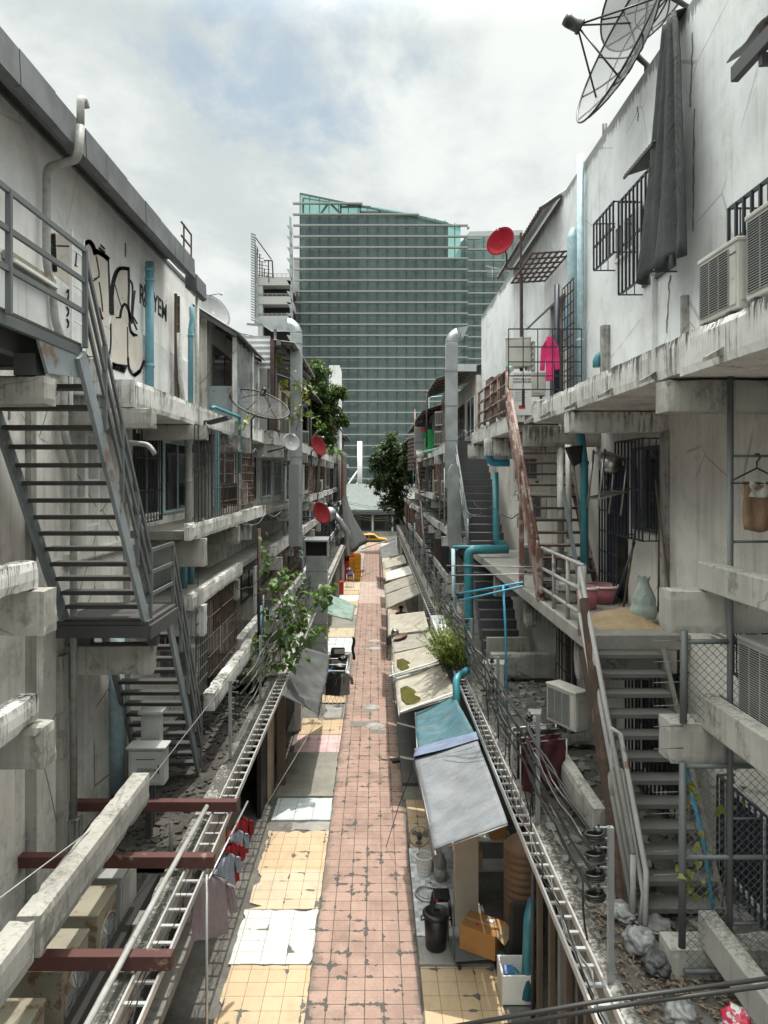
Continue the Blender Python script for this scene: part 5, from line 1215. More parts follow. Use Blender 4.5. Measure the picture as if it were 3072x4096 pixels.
tarp('tarpaulin_strip', [(2.02,13.75,2.92),(2.02,14.15,2.93),(.84,14.75,2.36),(.8,14.3,2.36)], M['tarp_blue2'], 'lilac blue strip folded between the grey and blue awnings', .02, .02, False, 'tarpaulin', seed=7, drop=.22)
aw = [((2.0,17.2,2.72),(1.9,19.7,2.78),(.6,20.4,2.2),(.6,17.5,2.18),'tarp_beige','beige canvas awning with a green puddle, beside the blue tarpaulin',.16),
      ((1.92,19.9,2.78),(1.9,22.3,2.75),(.6,23.2,2.2),(.58,20.6,2.22),'tarp_beige','beige canvas awning with a puddle, second beige one from the blue tarpaulin',.16),
      ((1.9,22.5,2.7),(1.9,24.3,2.7),(.62,25.7,2.2),(.62,23.4,2.2),'tarp_beige2','beige canvas awning carrying the pot and round tray',.1),
      ((1.9,24.6,2.7),(1.9,27.2,2.85),(.56,29.2,2.3),(.5,26.0,2.2),'tarp_beige','plain beige canvas awning in front of the seated person',.08),
      ((1.95,30.6,3.0),(1.95,33.2,3.0),(.52,34.3,2.3),(.52,31.2,2.2),'tarp_beige2','grey-beige awning just behind the seated person',.06),
      ((1.95,33.5,3.0),(1.95,36.3,3.0),(.5,37.6,2.3),(.52,34.6,2.3),'tarp_beige2','grey-beige awning with a dark red knot at its corner, far down the right',.05),
      ((1.95,36.6,3.0),(1.95,40.0,3.0),(.62,41.5,2.4),(.62,38.2,2.4),'tarp_white','whitish awning farther down the right after the grey-beige ones',.05),
      ((1.9,42.2,2.9),(1.9,46.5,2.9),(.6,47.5,2.35),(.62,43.6,2.35),'tarp_beige','beige awning between the whitish one and the milky plastic one',.06),
      ((1.7,49.0,2.6),(1.7,55.0,3.1),(.4,57.0,2.3),(.45,51.0,2.2),'clear_sheet','farthest right awning with a milky plastic sheet',.1)]
for i, (a, b_, c, d, m, t, sg) in enumerate(aw):
    root, G_ = tarp('awning', (a,b_,c,d), M[m], t, sg, .025, group=ga, seed=20+i, drop=.12)
    if i < 2:
        q = [G_[k][l] for k, l in ((3,9),(4,8),(7,8),(11,9),(13,11),(11,13),(6,13),(3,12))]
        zc = sum(p.z for p in q)/len(q); cen = sum(q, V())/len(q)
        MB().prism([V((p.x,p.y,0))+V((0,0,zc+.012)) for p in q], (0,0,.01)).build('puddle', M['water'], root)
solo(MB().bar((.62,17.2,2.3),(2.0,17.05,2.86),.1,.02), 'canvas_strip', M['tarp_white'], 'white edge strip between the blue and the beige awning', 'canvas')
solo(MB().bar((.42,20.3,2.3),(1.9,19.85,2.88),.14,.03), 'canvas_strip', M['tarp_white'], 'white rolled strip between the first two beige awnings', 'canvas')
for i, (x, y, t) in enumerate(((.45,51,'thin post at the near corner of the farthest awning'),(.42,57,'thin post at the far corner of the farthest awning'),(.55,31.2,'thin post under the grey-beige awning behind the seated person'))): pipe('awning_post', [(x,y,.05),(x,y,2.3)], .025, M['steel_dark'], t, 'post')
G_ = [[V((.45+.2*i/8*(1+.2*math.sin(j)),51+j*.7+.1*math.sin(i*2),2.25-i*.22)) for j in range(9)] for i in range(9)]
solo(MB().sheet(G_), 'plastic_curtain', M['clear_sheet'], 'milky plastic sheet hanging under the farthest right awning', 'plastic sheet')
pt = thing('cooking_pot', 'upturned dented metal pot on the beige awning', 'pot', (.68,24.3,2.3)); MB().lathe([(0,.2),(.12,.2),(.13,.18),(.14,0),(.125,0),(.115,.17)], 20, Matrix.Translation((.72,25.6,2.3)) @ Matrix.Rotation(.25,4,'Y')).build('pot_body', M['stainless'], pt)
pt = thing('round_tray', 'round rusty rimmed tray on the beige awning beside the pot', 'tray', (.9,25.2,2.3)); MB().lathe([(0,.0),(.24,.0),(.26,.05),(.27,.05),(.25,-.01),(0,-.01)], 24, Matrix.Translation((.92,25.0,2.36)) @ Matrix.Rotation(-.35,4,'Y')).build('tray_body', M['rust'], pt)
pipe('guy_wire', [(.25,15.3,.03),(.5,14.85,1.1),(.88,14.5,2.3)], .008, M['black'], 'dark guy wire from the path to the corner of the grey awning', 'wire', n=5)
# ================================================================== RIGHT GROUND LEVEL
def at_l(root, name, prof, m, loc, n=28): return MB().lathe(prof, n, Matrix.Translation(loc)).build(name, m, root)
L = (1.04,12.0,.06); t = thing('dustbin', 'black plastic dustbin with a round lid standing on the mosaic tiles', 'bin', L)
at_l(t, 'bin_body', [(0,0),(.165,0),(.175,.01),(.205,.56),(.2,.56)], M['black'], L); at_l(t, 'lid', [(.23,.55),(.23,.585),(.21,.6),(.17,.615),(.165,.605),(.12,.615),(.115,.605),(.06,.61),(0,.61)], M['black'], L)
for s in (-1,1): MB().tube([V(L)+V((s*.2,-.06,.5)),V(L)+V((s*.25,-.05,.48)),V(L)+V((s*.25,.05,.48)),V(L)+V((s*.2,.06,.5))],.012,6).build('handle', M['black'], t)
MB().bar(V(L)+V((-.05,0,.63)),V(L)+V((.05,0,.63)),.03,.03).build('lid_grip', M['black'], t); MB().obox(V(L)+V((.2,-.05,.45)),(.02,.07,.08)).build('sticker', M['pvc_grey'], t)
L = V((1.2,12.75,.06)); t = thing('stool', 'black plastic stool behind the dustbin', 'stool', tuple(L)); MB().box(L.x-.15,L.x+.15,L.y-.15,L.y+.15,.5,.535).build('seat', M['black'], t, bev=.02); MB().box(L.x-.145,L.x+.145,L.y-.145,L.y+.145,.44,.499).build('apron', M['black'], t, bev=.01)
for sx in (-1,1):
    for sy in (-1,1): MB().bar(L+V((sx*.13,sy*.13,.4)),L+V((sx*.19,sy*.19,0)),.06,.04,(0,1,0)).build('leg', M['black'], t)
MB().obox(L+V((-.1,-.148,.42)),(.06,.008,.05)).build('sticker', M['sign_red'], t)
L = V((.93,14.75,.05)); t = thing('electric_fan', 'dusty round electric fan under the edge of the grey awning', 'fan', tuple(L)); F = frame3(L+V((0,-.05,.5)), V((1,0,0)), V((0,0,1)), V((0,-1,0)))
cg = MB(); cg.tube([F @ V((.21*math.cos(a),.21*math.sin(a),0)) for a in [i*math.pi/20 for i in range(41)]],.012,6,False)
for i in range(28):
    a = i*math.pi/14; cg.tube([F @ V((.03*math.cos(a),.03*math.sin(a),.05)), F @ V((.15*math.cos(a),.15*math.sin(a),.045)), F @ V((.21*math.cos(a),.21*math.sin(a),0))],.0028,4)
cg.build('cage', M['wire'], t)
for k in range(3):
    a = k*2.09+.4; MB().prism([F @ V((.03*math.cos(a),.03*math.sin(a),.0)),F @ V((.17*math.cos(a-.5),.17*math.sin(a-.5),.02)),F @ V((.19*math.cos(a),.19*math.sin(a),0)),F @ V((.17*math.cos(a+.5),.17*math.sin(a+.5),-.02))], (0,.004,0)).build('blade', M['dish_grey'], t)
MB().lathe([(0,.06),(.05,.05),(.06,-.1),(0,-.12)],14,F).build('motor', M['steel_dark'], t); MB().tube([L+V((0,0,.0)),L+V((0,0,.42))],.02,8).build('pole', M['pvc_white'], t); at_l(t,'base',[(0,.03),(.16,.02),(.17,0),(0,0)],M['pvc_white'],L)
L = V((1.0,14.25,.05)); t = thing('laundry_basket', 'white perforated laundry basket below the fan', 'basket', tuple(L)); b = MB()
for i in range(18):
    a = i*math.pi/9; b.bar(L+V((.13*math.cos(a),.13*math.sin(a),0)), L+V((.17*math.cos(a),.17*math.sin(a),.34)),.028,.012,(math.cos(a),math.sin(a),0))
for z in (.01,.09,.17,.25): 
    q = .13+.04*z/.34; b.lathe([(q-.01,z),(q+.006,z),(q+.008,z+.03),(q-.008,z+.03)],24,Matrix.Translation(L))
b.build('basket_body', M['foam'], t); at_l(t,'rim',[(.165,.33),(.19,.33),(.19,.36),(.165,.36)],M['foam'],L)
t = solo(MB().tube([V((1.0+.22*math.cos(a),13.5+.24*math.sin(a),.08)) for a in [i*math.pi/16 for i in range(33)]],.018,8,False).tube([V((1.0+.17*math.cos(a),13.5+.19*math.sin(a),.1)) for a in [i*math.pi/16 for i in range(33)]],.01,8,False),'metal_hoop',M['galv'],'grey metal hoop lying on the mosaic tiles','hoop')
L = V((1.3,14.0,.05)); t = thing('paint_bucket','white bucket with a bag in it beside the pale pillar','bucket',tuple(L)); at_l(t,'bucket_body',[(0,0),(.11,0),(.13,.26),(.12,.26)],M['pvc_grey'],L); at_l(t,'bag',[(.115,.25),(.13,.35),(.07,.5),(.02,.56),(0,.56)],M['bag_white'],L,12)
solo(MB().box(1.15,1.35,14.3,14.5,.05,.75),'plank_box',M['wood_pale'],'upright brown box in the shade behind the white bucket','box',bev=.01)
# trolley and box
L = V((1.68,11.75,.0)); t = thing('platform_trolley','grey platform trolley carrying the cardboard box','trolley',tuple(L)); Rz = Matrix.Rotation(.12,3,'Z')
MB().obox(L+V((0,0,.2)),(.85,.55,.035),Rz).build('deck',M['steel_grey'],t,bev=.008)
for sx in (-.33,.33):
    for sy in (-.2,.2):
        c = L+Rz@V((sx,sy,.1)); MB().lathe([(0,-.02),(.075,-.02),(.075,.02),(0,.02)],18,frame3(c,V((0,1,0)),V((0,0,1)),V((1,0,0)))).build('wheel',M['black_soft'],t)
MB().tube([L+Rz@V((-.42,-.22,.2)),L+Rz@V((-.43,-.2,.75)),L+Rz@V((-.42,-.12,.95)),L+Rz@V((-.42,.12,.95)),L+Rz@V((-.43,.2,.75)),L+Rz@V((-.42,.22,.2))],.014,8).build('handle',M['steel_grey'],t)
L = V((1.78,11.75,.22)); t = thing('cardboard_box','brown cardboard box with one open flap on the trolley','box',tuple(L)); Rz = Matrix.Rotation(-.52,3,'Z')
MB().obox(L+V((0,0,.2)),(.62,.46,.4),Rz).build('box_body',M['card'],t,bev=.006); MB().obox(L+V((0,0,.405)),(.6,.06,.004),Rz).build('tape',M['card_in'],t)
MB().prism([L+Rz@V((.315,-.22,.4)),L+Rz@V((.315,.22,.4)),L+Rz@V((.46,.2,.28)),L+Rz@V((.46,-.2,.28))],(0,0,.008)).build('flap',M['card_in'],t); MB().obox(L+Rz@V((.1,.13,.404)),(.12,.1,.004),Rz).build('paper_label',M['white_paint'],t); MB().obox(L+Rz@V((-.05,-.08,.404)),(.05,.05,.004),Rz).build('red_label',M['sign_red'],t)
x0, x1, y0, y1, h = 1.93, 2.42, 10.72, 11.2, .46; t = thing('foam_box','open white foam box on the near yellow tiles','box',((x0+x1)/2,(y0+y1)/2,.03))
k=.03; b = MB().box(x0,x1,y0,y0+k,.03,h).box(x0,x1,y1-k,y1,.03,h).box(x0,x0+k,y0+k,y1-k,.03,h).box(x1-k,x1,y0+k,y1-k,.03,h).box(x0+k,x1-k,y0+k,y1-k,.03,.06); b.build('box_body',M['foam'],t)
solo(MB().obox((2.08,11.0,.36),(.14,.16,.012),Matrix.Rotation(.3,3,'X')).obox((2.08,10.93,.33),(.16,.02,.06)),'small_tray',M['bluep'],'small blue framed thing inside the foam box','tray'); solo(MB().tube([(2.3,10.9,.4),(2.34,10.92,.44),(2.37,10.95,.44)],.025,8),'green_bottle_cap',M['green_cloth'],'small green object at the corner of the foam box','cap')
L = V((2.62,12.55,.02)); t = thing('water_tank','tan ribbed plastic water tank in the shade behind the right tray','water tank',tuple(L)); pr = [(0,0)]
for i in range(12): z = i*.125; pr += [(.31,z+.01),(.335,z+.04),(.335,z+.09),(.31,z+.12)]
pr += [(.3,1.5),(.2,1.6),(.12,1.63),(0,1.63)]; at_l(t,'tank_body',pr,M['tank'],L,32)
pipe('drain_pipe',[(2.3,10.75,.1),(2.38,10.95,1.2),(2.5,11.2,1.3)],.085,M['pvc_teal'],'thick teal pipe standing behind the foam box',sm_=.12); pipe('drain_pipe',[(1.75,12.4,.15),(2.3,10.8,.25)],.07,M['pvc_teal'],'thick teal pipe lying slantwise beside the foam box')
pipe('steel_post',[(2.32,10.4,0),(2.32,10.4,2.9)],.03,M['steel_dark'],'dark post beside the teal pipe under the right tray','post')
solo(MB().obox((2.3,11.35,.7),(.3,.1,1.1),Matrix.Rotation(.1,3,'X')),'hanging_bag',M['black_soft'],'large black bag behind the teal pipe','bag',bev=.05)
t = thing('shelf','dark metal shelf with boxes in the shade behind the pale pillar','shelf',(2.3,13.6,0)); 
for z in (.55,1.1): MB().box(1.75,2.6,13.4,13.8,z,z+.03).build('shelf_board',M['alu'],t)
solo(MB().box(2.2,2.5,13.45,13.75,1.13,1.5),'cardboard_box',M['card'],'cardboard box on the dark shelf beside the tan tank','box'); solo(MB().box(1.78,2.05,13.45,13.75,.58,.9),'cardboard_box',M['card_in'],'pale box low on the dark shelf','box')
pipe('conduit',[(2.42,9.2,2.75),(2.42,4.5,2.78)],.05,M['galv'],'steel conduit along the right kerb, upper one',n=10); pipe('conduit',[(2.3,8.6,2.62),(2.3,4.5,2.62)],.045,M['pvc_grey'],'steel conduit along the right kerb, lower one',n=10)
# ================================================================== RIGHT WALKWAY AND BALCONY
ac_unit((3.3,6.53,9.46),(-1,0,0),.74,.62,.3,'louvre','ac_body','cream unit with a brand name on the right balcony edge',brand='Panasonic')
ac_unit((3.35,5.7,9.5),(-1,0,0),.8,.72,.32,'louvre','ac_body','cream unit cut by the right edge of the photo on the balcony')
ac_unit((3.78,6.68,5.6),(-1,0,0),.76,.82,.34,'louvre','ac_grey','grey unit behind the chain-link panel on the right')
ac_unit((3.15,11.6,3.95),(-1,-.5,0),.7,.62,.28,'louvre','ac_body','white unit on a bracket under the right walkway')
ac_unit((3.62,17.9,10.75),(-.2,-1,0),.62,.72,.4,'plain','ac_body','white unit bracketed high above the lettered white carton')
ac_unit((3.6,18.6,9.5),(-.2,-1,0),.7,.6,.35,'louvre','ac_body','white unit on the balcony floor behind the lettered white carton'); ac_unit((3.85,17.2,9.95),(-.2,-1,0),.55,.55,.3,'plain','ac_body','white unit stacked beside the pink shirt')
for i, (y, z, t) in enumerate(((15.2,5.82,'white unit on the walkway behind the rusty stairs, front one'),(16.6,5.82,'white unit on the walkway behind the rusty stairs, rear one'),(17.0,7.0,'white unit hung higher behind the rusty stair treads'),(17.4,7.9,'white unit at the top behind the rusty stair treads'))): ac_unit((3.75,y,z),(-.15,-1,0),.7,.6,.32,'louvre','ac_body',t)
ac_unit((2.85,17.0,2.95),(-.2,-1,0),.5,.62,.4,'plain','ac_body','white unit on the right low roof behind the cable poles')
for y, z, t in ((33.5,9.5,'white unit on the far right balcony, lower'),(33.2,10.4,'white unit on the far right balcony, upper'),(40,9.5,'white unit on the far right ledge beside the green cloth')): ac_unit((3.2,y,z),(-1,-.6,0),.8,.65,.35,'louvre','ac_body',t)
pipe('drain_pipe',[(4.38,15.1,9.3),(4.38,15.1,14.85)],.075,M['pvc_pale'],'tall pale blue downpipe rising above the right parapet',collars=[(4.38,15.1,10.9)]); pipe('drain_pipe',[(4.36,15.65,9.3),(4.36,15.65,13.3),(4.46,15.75,13.45)],.115,M['pvc_pale'],'thick chalky pale blue pipe beside the tall downpipe',sm_=.1)
pipe('drain_pipe',[(4.44,16.4,12.1),(4.44,16.4,11.0)],.03,M['pvc_cyan'],'thin bright blue pipe by the right door awning')
pipe('roof_stub',[(4.7,14.5,14.7),(4.7,14.5,15.2)],.05,M['steel_dark'],'short dark stub pipe on the right parapet')
t = thing('grid_canopy','rusty square-grid canopy without roof above the pink shirt','canopy',(4.1,17.6,13.15))
g_ = MB()
for i in range(7): y = 16.3+(18.76-16.3)*i/6; g_.bar((3.6,y,13.12),(4.5,y,13.18),.035,.035)
for i in range(7): x = 3.62+.88*i/6; g_.bar((x,16.25,13.15+(x-3.6)*.06-.03),(x,18.8,13.15+(x-3.6)*.06-.03),.035,.035)
g_.build('grid',M['rust_dark'],t); MB().bar((3.72,17.95,9.4),(3.72,17.95,13.1),.06,.06,(0,1,0)).bar((3.72,18.05,9.4),(3.72,18.05,14.2),.05,.05,(0,1,0)).build('post',M['rust_dark'],t)
t = thing('tin_roof','corrugated tin lean-to roof beside the red dish','roof',(4,20,14)); rr = MB(); corr_roof(rr,4.6,14.9,3.95,14.45,17,23,.022,.2); rr.build('sheet',M['corr_light'],t,solid=.008); MB().bar((4.0,17,14.42),(4.0,23,14.42),.04,.05).bar((4.5,17.05,14.76),(3.97,17.05,14.4),.03,.05).build('rafter',M['rust_dark'],t)
t = thing('balcony_fence','black square-grid fence panel at the end of the right balcony','fence',(3.4,14.2,9.4)); g_ = MB()
for i in range(6): x = 2.68+1.46*i/5; g_.bar((x,14.2,9.75),(x,14.2,10.96),.018,.018,(0,1,0))
for z in (9.75,10.02,10.3,10.6,10.96): g_.bar((2.68,14.22,z),(4.15,14.22,z),.018,.022)
g_.build('grid',M['grille'],t); MB().box(2.95,3.0,14.17,14.23,9.4,9.75).build('post',M['black'],t)
pipe('steel_post',[(3.98,15.5,9.3),(3.98,15.5,12.2)],.06,M['grille_blue'],'navy steel post right of the pink shirt','post',n=4)
g_ = MB(); grille_x(g_,4.2,15.0,15.9,9.4,12.2,.22,.24,.009); solo(g_,'door_grille',M['rust_brown'],'brown grid door standing open beside the pale blue pipes','door')
shirt((3.78,15.3,11.02),(-.6,-1,0),.2,.95,M['pink_cloth'],'hot pink long-sleeved shirt hanging on the right balcony',.62,cat='shirt')
L = V((3.38,16.3,9.4)); t = thing('carton','tall white carton printed PORTABLE AIR CONDITIONER on the balcony','carton',tuple(L)); MB().box(L.x-.21,L.x+.23,L.y,L.y+.42,9.4,10.42).build('box_body',M['white_paint'],t,bev=.006)
def front(body,x,z,s,m,bold=0): return text_mesh(body,s,'lettering',m,frame3(V((x,L.y-.003,z)),V((1,0,0)),V((0,0,1)),V((0,-1,0))),t,.001,bold=bold)
front('PORTABLE AIR',L.x+.01,10.24,.062,M['ink'],.0012); front('CONDITIONER',L.x+.01,10.175,.062,M['ink'],.0012)
MB().box(L.x-.07,L.x+.08,L.y-.004,L.y,9.56,9.64).build('logo_panel',M['sign_red'],t); front('TCL',L.x+.005,9.6,.07,M['white_paint'],.001)
b = MB()
for k in range(7): b.box(L.x-.15,L.x-.15+(.16+.05*((k*7)%3)),L.y-.003,L.y-.0005,9.74+k*.038,9.752+k*.038)
for k in range(6): b.box(L.x-.17+k*.065,L.x-.125+k*.065,L.y-.003,L.y-.0005,10.32,10.365)
b.build('print',M['pvc_grey'],t)
L = V((3.2,16.7,10.43)); t = thing('bottle','clear bottle with a green cap standing on the white carton','bottle',tuple(L)); at_l(t,'bottle_body',[(0,0),(.07,0),(.07,.13),(.03,.19),(0,.19)],M['bag_white'],L,16); at_l(t,'cap',[(.035,.18),(.035,.22),(0,.22)],M['green_cloth'],L,12)
L = V((3.9,16.5,9.4)); t = thing('paint_bucket','white bucket on the floor beside the white carton','bucket',tuple(L)); at_l(t,'bucket_body',[(0,0),(.16,0),(.19,.33),(.18,.33)],M['pvc_grey'],L); at_l(t,'rim',[(.19,.3),(.205,.3),(.205,.35),(.18,.35)],M['pvc_white'],L)

solo(MB().box(3.02,3.1,17.2,18.0,9.5,10.5).box(3.02,3.1,18.4,19.3,9.5,10.6),'wood_screen',M['wood'],'old wooden panels tied behind the rusty balcony railing','panel')
# curtain on the upper wall
G_ = []
for i in range(29):
    v = i/28; z = 14.7-(14.7-10.95)*v; ya_ = 10.22-1.05*v**.8; wd = .32+1.2*v**.8; row = []
    for j in range(41):
        u = j/40; y = ya_+wd*u; fo = .11*math.sin(u*15+1.2*math.sin(v*2.2))*(.25+v*.75)+.05*math.sin(u*33+v*3); row.append(V((4.34-fo-.3*v, y, z-.08*math.sin(u*15)*(v == 1))))
    G_.append(row)
G_.insert(0,[V((4.62,p.y,14.8)) for p in G_[0]])
t = thing('curtain','long charcoal cloth hung from the right parapet over a window cage','curtain',(4.3,10.8,14.6)); MB().sheet(G_).build('cloth',M['curtain'],t,solid=.012)
for y in (10.2,10.45): MB().bar((4.75,y,13.9+.8),(4.75,y,16.6),.07,.07,(0,1,0)).build('pole',M['steel_dark'],t)
t = thing('window_canopy','small grey corrugated canopy above the right window cage','canopy',(4.2,11.9,12.9)); rr = MB(); corr_roof(rr,4.5,13.08,4.1,12.95,10.5,11.7,.012,.1); rr.build('sheet',M['corr_old'],t,solid=.012); MB().bar((4.11,10.5,12.92),(4.11,11.7,12.92),.03,.04).build('edge_bar',M['steel_dark'],t)
t = thing('tin_roof','corrugated roof corner on a timber rafter at the top right of the photo','roof',(4.6,6.4,12.6)); G_ = []
for i in range(30):
    y = 6.25+i*.04 if 0 else 6.9-i*.09; hh = .018*math.sin(i*1.25); G_.append([V((3.42+k*.4,y,12.02+k*.22+hh)) for k in range(4)])
MB().sheet(G_).build('sheet',M['corr'],t,solid=.012); MB().bar((3.45,6.3,11.92),(4.5,6.3,12.5),.07,.16).build('rafter',M['wood'],t); MB().bar((3.42,6.75,11.82),(3.42,4.0,11.82),.07,.14).bar((3.42,6.3,11.7),(4.5,6.3,11.75),.06,.1).build('beam',M['steel_dark'],t)
# walkway things
solo(MB().tube([(3.2,13.2,5.8),(3.5,13.3,5.8)],.01,4).box(3.02,3.3,13.0,13.35,5.76,5.95),'concrete_block',M['beam'],'pale concrete block on the walkway edge by the rusty post','block',bev=.03)
solo(MB().box(3.2,3.62,12.55,12.95,5.76,5.97),'concrete_block',M['beam'],'pale concrete block behind the peeling railing','block',bev=.03); solo(MB().box(3.22,3.6,12.5,12.9,5.98,6.12),'concrete_block',M['ledge_clean'],'flat slab on top of the pale concrete block','block',bev=.03)
def tub(L, r0, r1, h, m, label, cat='bucket', rim=None):
    L = V(L); t = thing('tub',label,cat,tuple(L)); at_l(t,'tub_body',[(0,0),(r0,0),(r1,h),(r1-.012,h),(r0-.01,.02),(0,.02)],m,L); at_l(t,'rim',[(r1-.01,h-.02),(r1+.02,h-.02),(r1+.02,h+.015),(r1-.01,h+.015)],rim or m,L); return t
tub((3.62,12.1,5.76),.15,.185,.36,M['pink'],'pink bucket with a white lid rim on the right walkway',rim=M['foam']); tub((4.05,12.7,5.76),.24,.3,.3,M['pink'],'wide pink basin behind the pink bucket','basin',M['foam']); tub((3.35,13.6,5.76),.2,.25,.2,M['dish_grey'],'grey basin near the rusty stair foot','basin')
b = MB(); R = random.Random(5); G_ = []
for i in range(13):
    row = []
    for j in range(17):
        u, v = i/12, j/16; e = math.sin(math.pi*u)**.7*math.sin(math.pi*v)**.7; row.append(V((3.3+1.0*v, 10.45+1.2*u, 5.752+e*(.07+.26*max(0,math.sin(2.2*u)*v**1.5))+R.uniform(-.03,.03)*e)))
    G_.append(row)
solo(b.sheet(G_),'sand_heap',M['sand'],'brown heap of sand and rubble on the right walkway','sand heap')
L = V((4.15,10.95,5.78)); t = thing('sack','pale green woven sack with a gathered neck leaning on the right wall','sack',tuple(L)); b = MB(); G_ = []
for i in range(17):
    z = i/16; rr_ = (.2+.06*math.sin(min(1,z*2.6)*math.pi*.9)) if z < .45 else .235-.14*min(1,(z-.45)/.42)+.03*max(0,(z-.87)/.13); rr_ *= (.8 if z > .02 else .66)
    G_.append([V((math.cos(a)*rr_*(1+.05*math.sin(a*9+z*6)*(z>.3)),math.sin(a)*rr_*.8,z*.68+.02*math.sin(a*7)*(z>.9))) + L for a in [2*math.pi*k/28 for k in range(29)]])
G_ = [[L.copy() for _ in range(29)]]+G_; b.sheet(G_).build('sack_body',M['sack'],t)
for i,(p,q,m,t) in enumerate((((3.95,11.3,5.85),(4.4,11.9,7.3),'rust_dark','dark rusty bar leaning by the navy door'),((4.4,11.0,5.9),(4.46,11.1,8.0),'wood','thin stick standing behind the woven sack'),((4.42,10.3,5.2),(4.35,11.0,7.95),'wood','long thin stick leaning down to the stair edge'),((4.1,12.2,5.8),(4.4,12.0,6.9),'grille_blue','navy bar leaning beside the navy door'))): pipe('leaning_pole',[p,q],.02,M[m],t,'pole',n=6)
t = solo(MB().bar((3.75,12.9,5.85),(3.5,13.2,7.75),.14,.02,(1,0,0)).bar((3.75,12.83,5.85),(3.5,13.13,7.75),.015,.06,(1,0,0)),'steel_channel',M['steel_blue'],'grey steel channel leaning at the foot of the rusty stairs','channel')
# sink stand hung upside down on the wall
t = thing('sink_stand','stainless sink stand hung tilted on the right wall','sink',(4.0,12.0,8.2)); O = V((4.05,12.1,8.35))
MB().obox(O,(.42,.62,.03),Matrix.Rotation(.35,3,'Y')).build('drain_board',M['stainless'],t)
MB().lathe([(.02,-.3),(.15,-.28),(.2,-.2),(.215,0),(.2,0)],20,Matrix.Translation(O)@Matrix.Rotation(.35,4,'Y')@Matrix.Diagonal((.85,1.1,1,1))).build('basin',M['stainless'],t); MB().tube([O+V((-.08,0,-.3)),O+V((-.1,0,-.5))],.035,8).build('drain',M['black'],t)
for sx, sy in ((-.22,-.3),(-.22,.3),(.16,-.3),(.16,.3)): MB().tube([O+V((sx,sy,.05-sx*.3)),O+V((sx-.1,sy+.05,-.95-sx*.3))],.02,8).build('leg',M['stainless'],t)
sh = MB()
for k in range(8): sh.bar(O+V((-.3,-.28+k*.08,-.72)),O+V((.12,-.28+k*.08,-.6)),.012,.012)
sh.bar(O+V((-.32,-.3,-.72)),O+V((-.32,.32,-.72)),.03,.03).bar(O+V((.12,-.3,-.6)),O+V((.12,.32,-.6)),.03,.03).bar(O+V((-.32,-.3,-.72)),O+V((.12,-.3,-.6)),.03,.03).bar(O+V((-.32,.32,-.72)),O+V((.12,.32,-.6)),.03,.03); sh.build('rack',M['stainless'],t)
t = thing('dustpan','black long-handled dustpan hanging beside the sink stand','dustpan',(3.6,13,8.5)); c = at(1240,985,Y=12.8); MB().prism([c+V((-.15,0,.16)),c+V((.17,0,.2)),c+V((.12,0,-.12)),c+V((0,0,-.2))],(0,.12,0)).build('pan',M['black'],t,bev=.02); MB().tube([c+V((.0,.05,-.15)),c+V((.25,.1,-2.1))],.014,6).build('handle',M['steel_grey'],t)
for i,(pts,r_,m,t) in enumerate((([at(1253,930,Y=12.9),at(1262,1000,Y=12.9),at(1262,1240,Y=12.9)],.075,'pvc_teal','teal downpipe beside the stainless sink stand'),([at(1210,960,Y=14.2),at(1212,1230,Y=14.2)],.07,'pvc_white','white pipe behind the rusty stair treads'),([at(1227,960,Y=14.0),at(1230,1160,Y=14.0)],.06,'pvc_white','white pipe right of the rusty stair treads'))): pipe('drain_pipe',pts,r_,M[m],t,sm_=.1,collars=[pts[1]])
YP2=19.8; pipe('drain_pipe',[at(1098,1186,Y=YP2),at(1012,1188,Y=YP2),at(1014,1440,Y=YP2),at(1014,1455,Y=YP2)],.125,M['pvc_teal'],'big teal drain pipe bending down in front of the dark solid stairs',sm_=.18,collars=[at(1012,1220,Y=YP2)])
pipe('drain_pipe',[at(1070,1020,Y=20.5),at(1072,1170,Y=20.5),at(1095,1180,Y=20.5)],.09,M['pvc_teal'],'teal downpipe below the bright blue elbow',sm_=.1); pipe('drain_pipe',[at(1055,955,Y=19),at(1055,985,Y=19),at(1062,1000,Y=19),at(1100,1000,Y=19)],.1,M['pvc_cyan'],'bright blue elbow pipe under the right balcony',sm_=.15)
pipe('drain_pipe',[at(978,1182,Y=22.1),at(1060,1180,Y=22.1)],.05,M['pvc_teal'],'slim teal pipe across the dark solid stairs'); pipe('drain_pipe',[at(979,1185,Y=22.1),at(981,1380,Y=22.1)],.06,M['pvc_pale'],'slim pale blue pipe standing left of the big teal drain')
pipe('drain_pipe',[at(1010,1448,Y=17.5),at(985,1465,Y=17),at(986,1500,Y=16.8),V((1.95,16.7,2.3))],.09,M['pvc_teal'],'teal elbow pipe dropping over the right tray by the bush',sm_=.15)
for a, b_, t in ((at(1130,1258,Y=12.9),at(993,1282,Y=14.2),'thin blue pipe sticking out from the walkway, upper one'),(at(1130,1266,Y=12.8),at(990,1298,Y=14.0),'thin blue pipe sticking out from the walkway, lower one')): pipe('water_pipe',[a,b_],.018,M['pvc_cyan'],t,n=7)
pipe('water_pipe',[at(1087,1265,Y=13.2),at(1092,1360,Y=13.2),at(1096,1570,Y=13.2)],.022,M['pvc_cyan'],'thin blue vertical pipe beneath the walkway edge',n=7)
for a, b_, t in ((at(1175,1225,Y=13.4),at(965,1222,Y=14.5),'thin grey rod jutting from the walkway'),(at(1150,1240,Y=13.2),at(968,1243,Y=14.4),'second thin grey rod jutting from the walkway')): pipe('steel_rod',[a,b_],.014,M['wire'],t,'rod',n=6)
